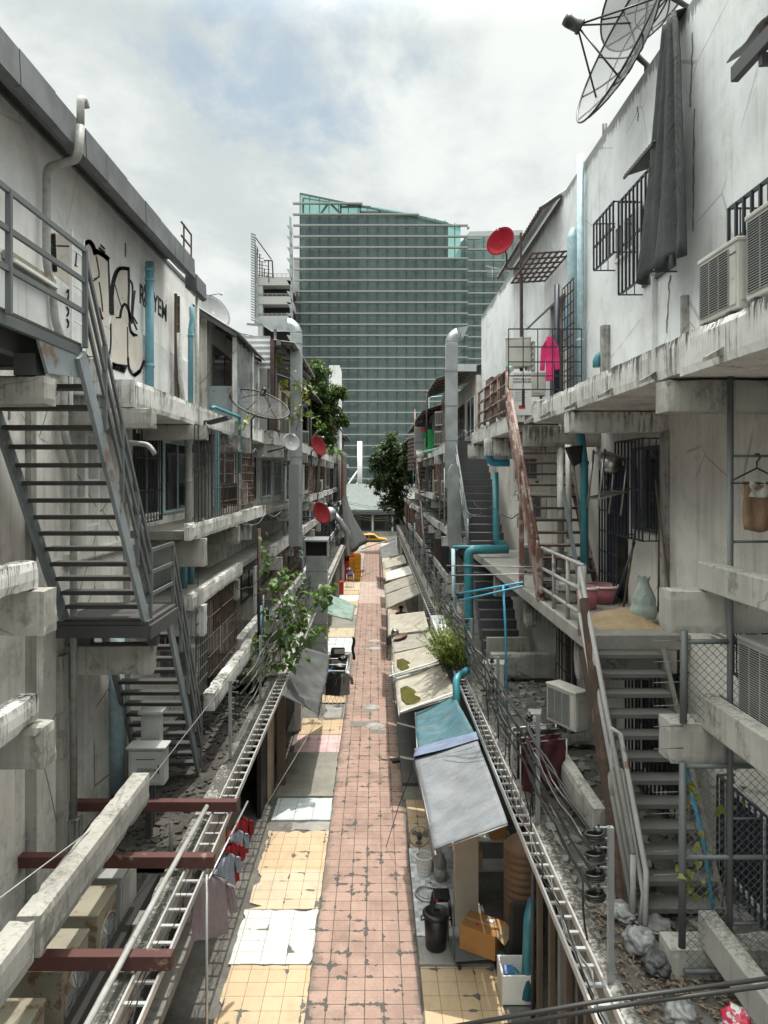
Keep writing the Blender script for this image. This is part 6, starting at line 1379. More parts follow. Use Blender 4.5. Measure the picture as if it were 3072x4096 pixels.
shirt((3.32,16.8,7.55),(-1,-.4,0),.3,.75,M['towel_white'],'white shirt hanging under the right balcony',.4); shirt((3.55,16.2,7.5),(-1,-.4,0),.25,.8,M['jean'],'blue clothes hanging beside the white shirt',.3,hanger=False)
# drying rack
t = thing('drying_rack','folding rack draped with dark maroon cloths under the walkway','drying rack',(2.75,10.9,2.95)); 
for k in range(4): MB().tube([(2.2,10.7+k*.22,3.98-k*.0),(2.95,10.9+k*.22,3.98)],.01,6).build('rod',M['alu'],t)
for x, y in ((2.2,10.7),(2.95,10.9),(2.2,11.35),(2.95,11.55)): MB().tube([(x,y,3.98),(x,y,2.9)],.012,6).build('leg',M['alu'],t)
for k in range(3):
    G_ = [[V((2.24+.68*i/14, 10.7+k*.22+.2*i/14*.93+.03*math.sin(i*1.1+j), 4.0-.75*j/8)) for j in range(9)] for i in range(15)]; solo(MB().sheet(G_),'draped_cloth',M['shirt_maroon' if k < 2 else 'shirt_black'],['maroon cloth on the nearest rod of the folding rack','maroon cloth on the middle rod of the folding rack','black cloth on the rear rod of the folding rack'][k],'cloth',solid=.01)
shirt((3.0,11.9,4.2),(-1,-.6,0),.35,.6,M['shirt_grey'],'dark grey shirt hung on the wall beside the folding rack',.3)
# chain-link panel
t = thing('chain_link_fence','grey pipe frame with chain-link netting beside the stairs on the right','fence',(3.8,7.15,3.0)); YF = 7.15
def px_(x,y): return at(x,y,Y=YF)
for x, y0, y1 in ((1478,1362,1562),(1475,1646,2046),(1478,2130,2330),(1578,770,2300)): MB().tube([px_(x,y0),px_(x-2,y1)],.03 if x > 1500 else .036,10).build('post',M['steel_grey'],t)
for x0,x1,y in ((1478,1588,1386),(1478,1640,1655),(1478,1759,1852),(1478,1700,2098),(1578,1690,985),(1578,1700,1170),(1578,1640,1768),(1578,1640,1995)): MB().tube([px_(x0,y),px_(x1,y)],.026 if x0 < 1500 else .014,8).build('rail',M['steel_grey'],t)
for y in (1385,1430,1475,1525,1570,1618,1712,1758,1840,1890): MB().tube([px_(1476,y-2),px_(1412,y)],[.008,.003],5).build('prong',M['steel_grey'],t)
def netting(x0,x1,z0,z1,name):
    b = MB(); s = .085; n1 = int((x1-x0+z1-z0)/s)+2
    for k in range(-n1, n1):
        for d in (1,-1):
            pts = []; m_ = 60
            xa = x0+k*s
            lo, hi = (z0, z1)
            # diagonal wire clipped to the frame
            if d == 1: t0, t1 = max(0, x0-xa), min(hi-lo, x1-xa); P0, P1 = (xa+t0, lo+t0), (xa+t1, lo+t1)
            else: t0, t1 = max(0, x0-xa), min(hi-lo, x1-xa); P0, P1 = (xa+t0, hi-t0), (xa+t1, hi-t1)
            if t1-t0 > .02:
                n = max(2, int((t1-t0)/(s/2))); pts = [V((P0[0]+(P1[0]-P0[0])*i/n, YF+.006*d*(1 if i % 2 else -1), P0[1]+(P1[1]-P0[1])*i/n)) for i in range(n+1)]
                b.tube(pts, .0032, 4)
    return b.build(name, M['steel_grey'], t)
for x0,x1,y0,y1 in ((1482,1645,1390,1560),(1482,1700,1660,1850),(1482,1700,1856,2096),(1482,1600,2135,2260)):
    a, c = px_(x0,y1), px_(x1,y0); netting(a.x,c.x,a.z,c.z,'netting')
t = thing('coat_hanger','black plastic coat hanger on the fence rail','hanger',tuple(px_(1635,985))); c = at(1635,985,Y=7.05); MB().tube([c+V((0,0,-.12)),c+V((-.24,0,-.24)),c+V((-.26,0,-.27)),c+V((.26,0,-.27)),c+V((.24,0,-.24)),c+V((0,0,-.12)),c+V((0,0,-.06)),c+V((.03,0,-.02)),c+V((.02,0,.02)),c+V((-.02,0,.02))],.009,6).build('hanger_wire',M['black'],t)
for x0,x1,yb,m,tt,dz in ((1603,1700,1150,'towel','brown towel folded over the fence rail on the right',0),(1612,1690,1075,'towel_white','off-white waffle cloth over the brown towel',.015)):
    a = at(x0,1040,Y=7.1); c = at(x1,yb,Y=7.1); G_ = [[V((a.x+(c.x-a.x)*i/14, 7.08-dz-.02*math.sin(i*1.3)-.015*math.sin(j*.9+i*.4), a.z+(c.z-a.z)*(j/8)*(1-.18*abs(i/14-.35)))) for j in range(9)] for i in range(15)]
    solo(MB().sheet(G_),'towel',M[m],tt,'towel',solid=.012)
pipe('water_pipe',[at(1480,1650,Y=7.4),at(1520,1820,Y=7.4),at(1548,2020,Y=7.4)],.022,M['pvc_cyan'],'thin bright blue hose behind the chain-link panel',n=7)
# litter at the bottom right
R = random.Random(9)
def crumple(L, r_, m, label, name='plastic_bag', sq=.7, seed=1):
    R_ = random.Random(seed); bm = bmesh.new(); bmesh.ops.create_icosphere(bm, subdivisions=4, radius=r_)
    from mathutils import noise as nz
    for v in bm.verts:
        p = v.co/r_; d = nz.noise(p*2.1+V((seed,0,0)))*.35+abs(nz.noise(p*5+V((0,seed,0))))*.3; v.co = v.co*(.85+d); v.co.z *= sq
    b = MB(); b.v = [v.co+V(L) for v in bm.verts]; b.f = [tuple(v.index for v in f.verts) for f in bm.faces]; b.sm = [True]*len(b.f); bm.free()
    return solo(b, name, m, label, 'bag')
crumple((2.85,7.6,3.02),.19,M['bag_white'],'crumpled clear plastic bag at the foot of the peeling handrails',seed=2); crumple((2.85,8.2,2.98),.2,M['bag_white'],'flattened white plastic under the lowest stair tread',sq=.4,seed=3); crumple((3.15,8.0,2.95),.2,M['bag_white'],'greyish plastic heap beside the lowest tread',sq=.4,seed=4)
crumple((3.3,6.4,3.02),.17,M['bag_red'],'red and white shopping bag behind the foreground cables',seed=5,sq=1.1); crumple((2.85,6.6,3.0),.16,M['bag_white'],'white plastic bag among the dry leaves',seed=6); crumple((2.9,7.3,3.0),.15,M['steel_dark'],'dark cloth heap by the handrail foot',seed=7,name='cloth_heap')
solo(MB().box(3.32,3.8,5.6,6.35,2.9,3.12),'concrete_block',M['beam'],'concrete block at the bottom right corner behind the cables','block',bev=.02)
lv = MB()
for i in range(1500):
    x, y = R.uniform(2.5,3.7), R.uniform(5.2,8.4); a = R.uniform(0,6.3); s = R.uniform(.02,.055); z = 2.905+R.random()*.05; u = V((math.cos(a),math.sin(a),R.uniform(-.4,.4)))*s; w2 = V((-math.sin(a),math.cos(a),R.uniform(-.4,.4)))*s*.4
    p = V((x,y,z)); lv.add([p-u,p-w2+V((0,0,.01)),p+u,p+w2+V((0,0,.01))],[(0,1,2,3)])
stuff('leaf_litter', lv, M['litter'], 'dry brown leaves scattered on the right low roof', 'leaves')
def rubble(n, x0, x1, y0, y1, z, m, name, label, seed, smax=.12):
    R_ = random.Random(seed); b = MB()
    for i in range(n):
        s = R_.uniform(.02,smax); b.obox((R_.uniform(x0,x1),R_.uniform(y0,y1),z+s*.15), (s*R_.uniform(.6,1.8),s,s*R_.uniform(.15,.6)), Matrix.Rotation(R_.uniform(0,3),3,'Z') @ Matrix.Rotation(R_.uniform(-.4,.4),3,'X'))
    return stuff(name, b, m, label, 'rubble')
rubble(700,2.5,4.4,8.0,18,2.9,M['concrete_dark'],'rubble','broken concrete and tile pieces on the right low roof',1,.13); rubble(600,-4.4,-2.8,10.6,18,2.4,M['debris'],'rubble','black broken debris on the left low roof',2,.12); rubble(160,-4.4,-2.8,5,10.3,1.85,M['concrete_dark'],'rubble','dark rubble around the old fan units',3,.16)
rubble(60,2.6,3.3,10.8,12.6,2.9,M['wood'],'timber_scraps','broken boards on the right low roof under the walkway',4,.35)

# old and new service pipes, poles and panels cluttering the far facades
R = random.Random(77)
mats_ = ['pvc_pale','pvc_white','pvc_grey','rust_dark','galv','pvc_blue','steel_dark','wire']
names_ = {'pvc_pale':'pale blue','pvc_white':'white','pvc_grey':'grey','rust_dark':'rusty brown','galv':'galvanised','pvc_blue':'blue','steel_dark':'dark steel','wire':'bare steel'}
for s, ya, yb, n in ((-1,18.5,60,34),(1,30.5,60,24)):
    for i in range(n):
        y = ya+(yb-ya)*(i+R.random()*.8)/n; mm = R.choice(mats_); z0 = R.choice([2.9,2.9,5.8,7.1,9.4]); z1 = z0+R.choice([1.6,2.6,3.6]); X = s*R.uniform(2.95,3.6)
        pipe('service_pipe',[(X,y,z0),(X+R.uniform(-.03,.03),y,(z0+z1)/2),(X,y,z1),(s*4.25,y+.1,z1+.1)] if R.random() < .5 else [(X,y,z0),(X,y,z1)],R.uniform(.02,.06),M[mm],f'{names_[mm]} upright service pipe on the {"left" if s < 0 else "right"} far facades','pipe',f'{names_[mm]} pipes on the {"left" if s < 0 else "right"} far facades',n=7,sm_=.1)
for i, (s, y, z) in enumerate(((-1,25.5,9.5),(-1,29,7.2),(-1,33,9.5),(-1,36,5.9),(-1,41,7.2),(-1,45,9.5),(1,35.5,7.2),(1,44,7.2),(1,48,9.5),(1,31.5,7.2))):
    ac_unit((s*3.35,y,z),(-s,-.7,0),.8,.62,.32,'louvre','ac_body',f'weathered white unit on a ledge of the {"left" if s < 0 else "right"} far facades',f'units on the {"left" if s < 0 else "right"} far ledges')
# ================================================================== CABLE POLES AND CABLES
R = random.Random(21)
def cable_pole(x, y, z0, z1, side, label, group, n=4, detail=True):
    t = thing('cable_pole', label, 'pole', (x,y,z0), group)
    MB().box(x-.028,x+.028,y-.028,y+.028,z0,z1).build('post', M['galv'], t)
    for k in range(n):
        z = z1-.06-k*.2; xs = x-side*.12
        MB().box(min(xs-.03,x),max(xs+.03,x),y-.012,y+.012,z+.05,z+.06).box(min(xs-.03,x),max(xs+.03,x),y-.012,y+.012,z-.06,z-.05).build('bracket', M['galv'], t)
        MB().lathe([(.012,-.075),(.012,-.05),(.045,-.045),(.05,-.02),(.028,-.008),(.028,.008),(.05,.02),(.045,.045),(.012,.05),(.012,.08)], 12 if detail else 7, Matrix.Translation((xs,y,z))).build('insulator', M['black'], t)
    return t
ORD = ['nearest','second','third','fourth','fifth','sixth','seventh','eighth','ninth','tenth','eleventh','twelfth']
def cable_line(x, ys, z1, side, n, group, who, col='cable'):
    for k in range(n):
        z = z1-.06-k*.2; xs = x-side*.12
        for st in range(3):
            pts = []
            for i in range(len(ys)-1):
                a, b = ys[i], ys[i+1]; sag = R.uniform(.05,.13); m_ = 8
                for j in range(m_):
                    u = j/m_; pts.append(V((xs-side*(.05+.015*math.sin(u*9+st*2))+R.uniform(-.01,.01)*(j > 0), a+(b-a)*u, z-sag*4*u*(1-u)+.02*math.sin(u*14+st*2.1)-.012*st)))
            pts.append(V((xs-side*.05,ys[-1],z)))
            solo(MB().tube(pts,[.017,.012,.009][st]*(1 if side > 0 else .9),6,False),'power_cable',M['cable' if st < 2 else 'cable_grey'],f'black cable bundle strung on the {ORD[k]} row of spools from the top, {who}','cable',f'{who} cables, {ORD[k]} row from the top')
YR = [7.1,10.35,13.8,17.3,20.8,24.4,28,32,36,41,47,54]
for i, y in enumerate(YR): cable_pole(2.36+.02*(i%3),y,2.9,4.5+.05*(i%2),1,f'{ORD[i]} galvanised cable pole on the right roof kerb, counted from the photo\'s bottom','right cable poles',4,i < 6)
cable_line(2.36,[7.1,10.35,13.8,17.3,20.8,24.4,28,32,36,41,47,54,62],4.5,1,4,'right','right side')
YL = [12.9,16.3,19.8,23.4,27.5,31,35,40,46,53]
for i, y in enumerate(YL): cable_pole(-2.62,y,2.88,4.3+.05*(i%2),-1,f'{ORD[i]} thin cable pole on the left roof kerb, counted from the photo\'s bottom','left cable poles',4,i < 5)
cable_line(-2.62,[12.9,16.3,19.8,23.4,27.5,31,35,40,46,53,60],4.3,-1,4,'left','left side')
for k in range(4):   # coiled slack at the first right pole
    z = 4.44-k*.2; q = [V((2.19+(.09+.012*math.sin(i*.7))*math.cos(i*.42), 7.05+.07*math.sin(i*.42), z-.02+.0016*i-.02)) for i in range(46)]
    solo(MB().tube(q,.011,6),'cable_coil',M['cable'],f'coiled black cable slack on the nearest right pole, {ORD[k]} coil from the top','cable coil','coils on the nearest right pole')
for i in range(9):
    y = R.uniform(7.6,16); x = 2.25+R.uniform(-.05,.1); z = R.uniform(3.75,4.4)
    pipe('drop_cable',[(x,y,z),(x+R.uniform(-.05,.05),y+R.uniform(-.1,.1),z-.5),(x+R.uniform(-.1,.2),y+R.uniform(-.2,.2),2.92)],R.uniform(.008,.014),M['cable'],'slack black cable dropping from the right cable line to the roof','cable','drop cables on the right',n=5,sm_=.2)
for s, x0, n in ((1,2.14,3),(-1,-2.33,4)):
    for i in range(n):
        pts = [V((x0+R.uniform(-.08,.08), 5.5+j*.55, 3.0 if s > 0 else 2.86))+V((0,0,R.uniform(-.01,.03))) for j in range(22 if s > 0 else 34)]
        solo(MB().tube(pts,R.uniform(.005,.009),5,False),'loose_cable',M[R.choice(['cable','cable_grey','cable'])],f'loose cable snaking along the {"right" if s > 0 else "left"} ladder tray','cable',f'loose cables in the {"right" if s > 0 else "left"} tray')
pipe('overhead_cable',[at(930,2226,Y=3.4),at(1300,2162,Y=3.3),at(1700,2108,Y=3.25)],.0105,M['cable'],'thick black foreground cable crossing the bottom right corner, upper one','cable',n=10)
pipe('overhead_cable',[at(1000,2232,Y=3.4),at(1380,2166,Y=3.3),at(1700,2124,Y=3.2)],.0105,M['cable'],'thick black foreground cable crossing the bottom right corner, lower one','cable',n=10)
pipe('stay_wire',[at(-20,1955,Y=6.2),at(300,1715,Y=9.6),at(498,1462,Y=13)],.008,M['wire'],'long grey stay wire crossing over the left fan units to the nearest left pole','wire',n=5)
pipe('hanging_cable',[at(430,870,Y=14.1),at(429,1180,Y=14.1),at(424,1440,Y=14.1)],.01,M['cable'],'black cable hanging straight down from the flood light','cable',n=5)
for i in range(6): 
    y = 62+i*1.2; z = 4.2+.5*(i%3); pipe('overhead_wire',[(-2.6,y,z+.4),(0,y+.5,z-.15),(2.4,y+1,z+.1)],.014,M['cable'],'thin wire sagging across the far end of the alley','wire','wires across the far end',n=4,sm_=1.2)
# ================================================================== PLANTS
def heart(mb, p, d, s, R_, droop=.5):
    d = V(d).normalized(); up = V((R_.uniform(-.5,.5),R_.uniform(-.5,.5),1)).normalized(); x = d.cross(up).normalized(); n = x.cross(d)
    P = [(0,-.05),(.32,-.18),(.5,.05),(.42,.4),(.2,.75),(0,1.05),(-.2,.75),(-.42,.4),(-.5,.05),(-.32,-.18)]
    pts = [p+d*(b*s)+x*(a*s)+n*(abs(a)*s*.35-droop*s*.25*b*b) for a, b in P]; mid = p+d*(.45*s)-n*(droop*s*.05)
    mb.add(pts+[mid], [(i,(i+1)%10,10) for i in range(10)], True)
def vine(name, label, paths, nl, s, m, seed, thick=.012, cat='vine', spread=.12):
    R_ = random.Random(seed); t = thing(name, label, cat, tuple(V(paths[0][0]))); st = MB(); lv = MB()
    for P in paths:
        P = [V(p) for p in P]; Q = smooth(P, 6); st.tube(Q,[thick*(1-.6*i/len(Q)) for i in range(len(Q))],5)
        for k in range(nl):
            u = R_.random()**.8; p = Q[min(len(Q)-1,int(u*len(Q)))]+V((R_.gauss(0,spread),R_.gauss(0,spread),R_.gauss(0,spread*.8)))
            heart(lv, p, (R_.uniform(-1,1),R_.uniform(-1,.4),R_.uniform(-1.1,.15)), s*R_.uniform(.55,1.2), R_)
    st.build('stem', M['bark'], t); lv.build('foliage', M[m], t); return t
def a_(x,y,Y): return at(x,y,Y=Y)
vine('climbing_vine','leafy green vine with heart-shaped leaves sprawling over the left cables',[[a_(560,1500,18.3),a_(575,1420,18.3),a_(600,1330,18.2),a_(640,1290,18.2)],[a_(600,1420,18.4),a_(620,1370,18.3),a_(650,1350,18),a_(685,1370,17.8)],[a_(630,1350,18.2),a_(600,1275,18.3),a_(620,1240,18.4)],[a_(650,1340,18.1),a_(690,1290,18),a_(700,1270,18)],[a_(590,1440,18.2),a_(640,1420,18),a_(630,1380,18)]],70,.165,'leaf_vine',1,.014,spread=.14)
vine('climbing_vine','tall thin vine standing against the left ledges above the leafy cables vine',[[a_(560,1390,18.8),a_(572,1300,18.8),a_(580,1220,18.8),a_(572,1160,18.8)]],40,.14,'leaf_vine',2,.012,spread=.09)
vine('climbing_vine','small vine below the second ledge on the left wall cage',[[a_(530,1480,17.5),a_(545,1420,17.6),a_(560,1380,17.7)],[a_(530,1480,17.5),a_(550,1460,17.6),a_(575,1440,17.6)]],26,.14,'leaf_vine',3,spread=.1)
vine('climbing_vine','yellowish vine climbing the tall left duct',[[a_(640,930,23.2),a_(652,850,23.2),a_(610,790,23.0),a_(590,775,22.8)],[a_(630,920,23.0),a_(618,850,22.9),a_(612,830,22.8)],[a_(655,900,23.2),a_(658,850,23.2),a_(655,830,23.2)]],26,.17,'leaf_yellow',4,spread=.12)
vine('climbing_vine','pale leaf cluster hanging right of the tall left duct',[[a_(668,890,24),a_(685,910,24),a_(690,935,24)],[a_(700,960,24),a_(725,970,24),a_(740,990,24)]],22,.17,'leaf_vine',5,spread=.12)
vine('climbing_vine','yellowing vine tangled in the chain-link panel',[[at(1545,1980,Y=7.45),at(1520,1850,Y=7.4),at(1490,1740,Y=7.3),at(1470,1650,Y=7.25)],[at(1560,1960,Y=7.4),at(1572,1800,Y=7.35),at(1570,1690,Y=7.35),at(1600,1650,Y=7.4)],[at(1510,1900,Y=7.3),at(1490,1905,Y=7.25),at(1480,1880,Y=7.2)]],17,.085,'leaf_yellow',6,.008,spread=.07)
vine('potted_leaves','few yellow leaves on the left balcony edge by the teal pipe',[[a_(525,930,17.2),a_(533,905,17.2),a_(540,890,17.2)]],10,.14,'leaf_yellow',7,spread=.07)
vine('climbing_vine','dusty green vine behind the wide square metal chimney',[[a_(660,1330,28.5),a_(662,1280,28.5),a_(660,1240,28.5)]],30,.16,'leaf_vine',8,spread=.16)
# bush with fine leaves
t = thing('bush','bright green fine-leaved bush growing on the right roof edge','bush',(2.0,18.9,2.95)); st = MB(); lv = MB(); R = random.Random(3)
for k in range(170):
    b = V((R.uniform(1.75,2.4),R.uniform(18.2,20.2),2.95)); tip = b+V((R.gauss(-.12,.28),R.gauss(-.1,.3),R.uniform(.35,1.05))); mid = (b+tip)/2+V((0,0,.12)); Q = [b,mid,tip]; st.tube(Q,[.006,.004,.002],4)
    for i in range(42):
        u = .2+.8*i/42; p = b*(1-u)**2+mid*2*u*(1-u)+tip*u*u; d = V((R.uniform(-1,1),R.uniform(-1,1),R.uniform(-.2,1))).normalized(); s = R.uniform(.045,.085); x = d.cross(V((0,0,1))).normalized()*s*.3
        lv.add([p,p+d*s*.5+x,p+d*s,p+d*s*.5-x],[(0,1,2,3)])
st.build('stem',M['leaf_dark'],t); lv.build('foliage',M['leaf_bush'],t)
for i,(x,y,tt) in enumerate(((2.3,22.5,'small flowering weed beside the white sheet-metal cover'),(2.45,26.5,'dusty weed among the right cables behind the white cover'))):
    t = thing('weed',tt,'weed',(x,y,2.95)); st = MB(); lv = MB()
    for k in range(26):
        b = V((x+R.gauss(0,.12),y+R.gauss(0,.25),2.95)); tip = b+V((R.gauss(0,.2),R.gauss(0,.2),R.uniform(.4,.95))); st.tube([b,tip],[.006,.003],4)
        for j in range(14): 
            u = R.uniform(.2,1); p = b+(tip-b)*u; d = V((R.uniform(-1,1),R.uniform(-1,1),R.uniform(-.3,.8))).normalized(); s = R.uniform(.05,.1); w2 = d.cross(V((0,0,1))).normalized()*s*.25; lv.add([p,p+d*s*.5+w2,p+d*s,p+d*s*.5-w2],[(0,1,2,3)])
    st.build('stem',M['bark'],t); lv.build('foliage',M['leaf_vine'],t)
def tree(label, base, blobs, nleaf, s, m, seed, tr=.14):
    R_ = random.Random(seed); base = V(base); t = thing('tree',label,'tree',tuple(base)); tk = MB(); cen = sum((V(b[0]) for b in blobs),V())/len(blobs); fork = base+(cen-base)*.55
    tk.tube([base,base+(fork-base)*.5+V((.1,0,0)),fork],[tr,tr*.8,tr*.6],8); lv = MB(); tot = sum(b[1]**2 for b in blobs)
    for c, r_ in blobs:
        c = V(c); tk.tube([fork,(fork+c)/2+V((R_.uniform(-.2,.2),0,.1)),c],[tr*.45,tr*.3,tr*.1],6)
        tips = []
        for k in range(7):
            d = V((R_.gauss(0,1),R_.gauss(0,1),R_.gauss(0,1))).normalized(); e = c+d*r_*R_.uniform(.6,1.12); tk.tube([c,e],[tr*.12,tr*.03],4); tips.append(e)
        n = int(nleaf*r_**2/tot); cl = []
        for k in range(max(9,n//22)):
            d = V((R_.gauss(0,1),R_.gauss(0,1),R_.gauss(0,1))).normalized(); cl.append(c+d*r_*R_.random()**.45*R_.uniform(.75,1.1))
        for k in range(n):
            q = R_.choice(cl); p = q+V((R_.gauss(0,1),R_.gauss(0,1),R_.gauss(0,.8)))*r_*.13; d = V((R_.uniform(-1,1),R_.uniform(-1,1),R_.uniform(-1.2,.5))).normalized(); ss = s*R_.uniform(.6,1.3); x = d.cross(V((R_.uniform(-.4,.4),R_.uniform(-.4,.4),1))).normalized()*ss*.3; nn = x.cross(d).normalized()*ss*.12
            lv.add([p,p+d*ss*.45+x+nn,p+d*ss,p+d*ss*.45-x+nn],[(0,1,2,3)])
    tk.build('trunk',M['bark'],t); lv.build('crown',M[m],t); return t
YT1 = 38
tree('leafy green tree rising over the left houses in front of the glass tower',(-3.4,YT1,5.5),[(a_(672,815,YT1),.62),(a_(690,800,YT1),.6),(a_(668,850,YT1),.8),(a_(700,850,YT1+.5),.85),(a_(725,850,YT1),.6),(a_(735,845,YT1),.5),(a_(690,890,YT1),.85),(a_(715,890,YT1),.7),(a_(735,905,YT1),.45),(a_(700,930,YT1),.7),(a_(670,910,YT1+1),.7),(a_(745,910,YT1),.3),(a_(715,960,YT1),.5)],9000,.2,'leaf_tree',11)
YT2 = 76
tree('dark bushy tree at the far right end of the alley',(3.0,YT2,0),[(a_(845,965,YT2),1.3),(a_(830,985,YT2),1.5),(a_(860,990,YT2),1.7),(a_(815,1000,YT2),1.1),(a_(842,1025,YT2),1.9),(a_(868,1030,YT2),1.6),(a_(815,1040,YT2),1.2),(a_(855,1065,YT2),1.7),(a_(835,1085,YT2),1.1),(a_(868,1095,YT2),1.4),(a_(860,1130,YT2),1.1),(a_(850,945,YT2),.8)],9000,.36,'leaf_dark',12,.3)
tree('sparse bush beneath the far right house wall',(2.6,60,2.9),[(a_(880,1000,60),.8),(a_(885,1030,60),.7),(a_(878,965,60),.6)],1500,.25,'leaf_dark',13,.08)
# ================================================================== PERSON
def person(loc, label, J, edges, rad, m_skin, cl):
    t = thing('person', label, 'person', loc); O = V(loc)
    def skin(name, vs, es, rs, m):
        me = bpy.data.meshes.new(name); me.from_pydata([tuple(V(v)) for v in vs], es, []); o = bpy.data.objects.new(name, me); COL.objects.link(o); o.parent = t
        sk = o.modifiers.new('skin','SKIN'); lay = me.skin_vertices[0].data if me.skin_vertices else None
        if lay is None: bpy.context.view_layer.objects.active = o; lay = me.skin_vertices.new().data
        for i, r_ in enumerate(rs): lay[i].radius = (r_, r_)
        lay[0].use_root = True; ss = o.modifiers.new('sub','SUBSURF'); ss.levels = 2; ss.render_levels = 2; me.materials.append(m); return o
    return t, skin
t, skin = person((1.35,36.3,.1),'person in dark clothes and a dark cap seated in the shade under the right awnings',None,None,None,None,None)
J = [(0,0,.45),(0,.03,.66),(0,.0,.9),(0,-.03,1.0),(0,-.06,1.08),(0,-.09,1.17),(0,-.09,1.25), (.2,0,.92),(.27,-.06,.7),(.16,-.28,.6),(.1,-.33,.6), (-.2,0,.92),(-.27,-.06,.7),(-.16,-.28,.6),(-.1,-.33,.6), (.1,-.04,.44),(.14,-.42,.46),(.15,-.42,.1),(.15,-.55,.04), (-.1,-.04,.44),(-.14,-.42,.46),(-.15,-.42,.1),(-.15,-.55,.04)]
E = [(0,1),(1,2),(2,3),(3,4),(4,5),(5,6),(2,7),(7,8),(8,9),(9,10),(2,11),(11,12),(12,13),(13,14),(0,15),(15,16),(16,17),(17,18),(0,19),(19,20),(20,21),(21,22)]
Rr = [.16,.15,.15,.06,.07,.1,.085,.07,.05,.037,.03,.07,.05,.037,.03,.1,.075,.05,.045,.1,.075,.05,.045]
skin('body',J,E,Rr,M['skin'])
skin('shirt',[(0,.0,.42),(0,.03,.66),(0,0,.93),(.21,0,.93),(.285,-.06,.7),(-.21,0,.93),(-.285,-.06,.7)],[(0,1),(1,2),(2,3),(3,4),(2,5),(5,6)],[.185,.178,.15,.085,.065,.085,.065],M['shirt_black'])
skin('trousers',[(0,0,.42),(.11,-.04,.44),(.14,-.43,.46),(.15,-.42,.14),(-.11,-.04,.44),(-.14,-.43,.46),(-.15,-.42,.14)],[(0,1),(1,2),(2,3),(0,4),(4,5),(5,6)],[.17,.115,.09,.066,.115,.09,.066],M['shirt_black'])
o = MB().lathe([(.125,0),(.122,.05),(.09,.11),(0,.13)],18,Matrix.Translation((1.35,36.21,1.31))).prism([(1.25,36.16,1.31),(1.45,36.16,1.31),(1.42,36.0,1.3),(1.28,36.0,1.3)],(0,0,.015)).build('cap',M['black'],t)
for x in (-.035,.035): MB().lathe([(0,.012),(.012,0),(0,-.012)],8,Matrix.Translation((1.35+x,36.115,1.31))).build('eye',M['ink'],t)
MB().prism([(1.335,36.11,1.27),(1.365,36.11,1.27),(1.35,36.085,1.265),(1.35,36.11,1.3)],(0,.01,0)).build('nose',M['skin'],t)
solo(MB().box(1.1,1.6,36.0,36.6,.1,.44),'low_bench',M['wood'],'low wooden bench under the seated person','bench',bev=.02)
t = thing('stall_table','table with a pale grey top beside the seated person','table',(.95,34.6,0)); MB().box(.6,1.3,33.6,35.6,.68,.73).build('table_top',M['dish_grey'],t)
for x in (.65,1.25):
    for y in (33.7,35.5): MB().box(x-.025,x+.025,y-.025,y+.025,.05,.68).build('leg',M['steel_dark'],t)
# ================================================================== LEFT STREET THINGS
t = thing('clothes_rack','white folding rack hung with dark clothes under the left shade cloth','clothes rack',(-1.3,24.2,0))
for x in (-1.75,-.95): 
    for z in (1.55,1.2): MB().tube([(x,23.6,z),(x,25.2,z)],.014,6).build('rail',M['white_paint'],t)
for y in (23.6,24.4,25.2): MB().tube([(-1.75,y,1.55),(-.95,y,1.55)],.014,6).build('crossbar',M['white_paint'],t)
for x in (-1.75,-.95):
    for y in (23.6,25.2): MB().tube([(x,y,.05),(x,y,1.55)],.016,6).build('leg',M['white_paint'],t)
for k in range(5): MB().bar((-1.7+.14*k,23.58,.4),(-1.5+.14*k,23.58,1.1),.012,.012).bar((-1.5+.14*k,23.59,.4),(-1.7+.14*k,23.59,1.1),.012,.012).build('lattice',M['white_paint'],t)
for loc, m, tt in (((-1.0,23.5,1.5),'shirt_grey','grey printed shirt on the white folding rack nearest the path'),((-1.25,23.45,1.5),'shirt_black','black shirt beside the grey printed one on the white rack'),((-1.45,23.5,1.5),'shirt_black','black trousers-like garment at the left of the white rack')): shirt(loc,(.2,-1,0),.4,.72,M[m],tt,.28)
crumple((-1.1,24.9,1.62),.17,M['black'],'black bundle on top of the white folding rack',name='cloth_bundle',seed=11)
t = thing('work_table','dark sewing table with a cloth-covered machine under the green tarpaulin','table',(-1.5,28.5,0)); MB().box(-1.85,-1.05,28.2,28.9,.72,.76).build('table_top',M['wood'],t)
for x in (-1.8,-1.1):
    for y in (28.25,28.85): MB().box(x-.03,x+.03,y-.03,y+.03,.05,.72).build('leg',M['steel_dark'],t)
MB().box(-1.75,-1.2,28.35,28.75,.76,1.1).build('machine',M['black'],t,bev=.04); MB().box(-1.6,-1.22,28.3,28.36,.95,1.12).build('cover',M['pvc_grey'],t)
tub((-1.25,26.3,.55),.22,.3,.2,M['foam'],'white basin under the stacked green basins','basin'); tub((-1.27,26.35,.76),.22,.28,.14,M['greenp'],'dark green basin stacked on the white basin','basin'); tub((-1.25,26.33,.91),.22,.28,.12,M['black'],'black basin at the top of the stacked basins','basin')
solo(MB().box(-1.95,-.95,26.0,26.7,.05,.54),'crate_table',M['bag_white'],'whitish box stand under the basins on the left','box',bev=.01); tub((-1.75,26.4,.55),.15,.2,.25,M['bluep'],'blue plastic basket left of the stacked basins','basket')
solo(MB().prism([(-1.45,25.85,.62),(-1.1,25.75,.62),(-1.0,25.95,.62),(-1.3,26.05,.7)],(0,0,.01)),'paper_sheet',M['card_in'],'pale cardboard sheet in front of the white basin','sheet')
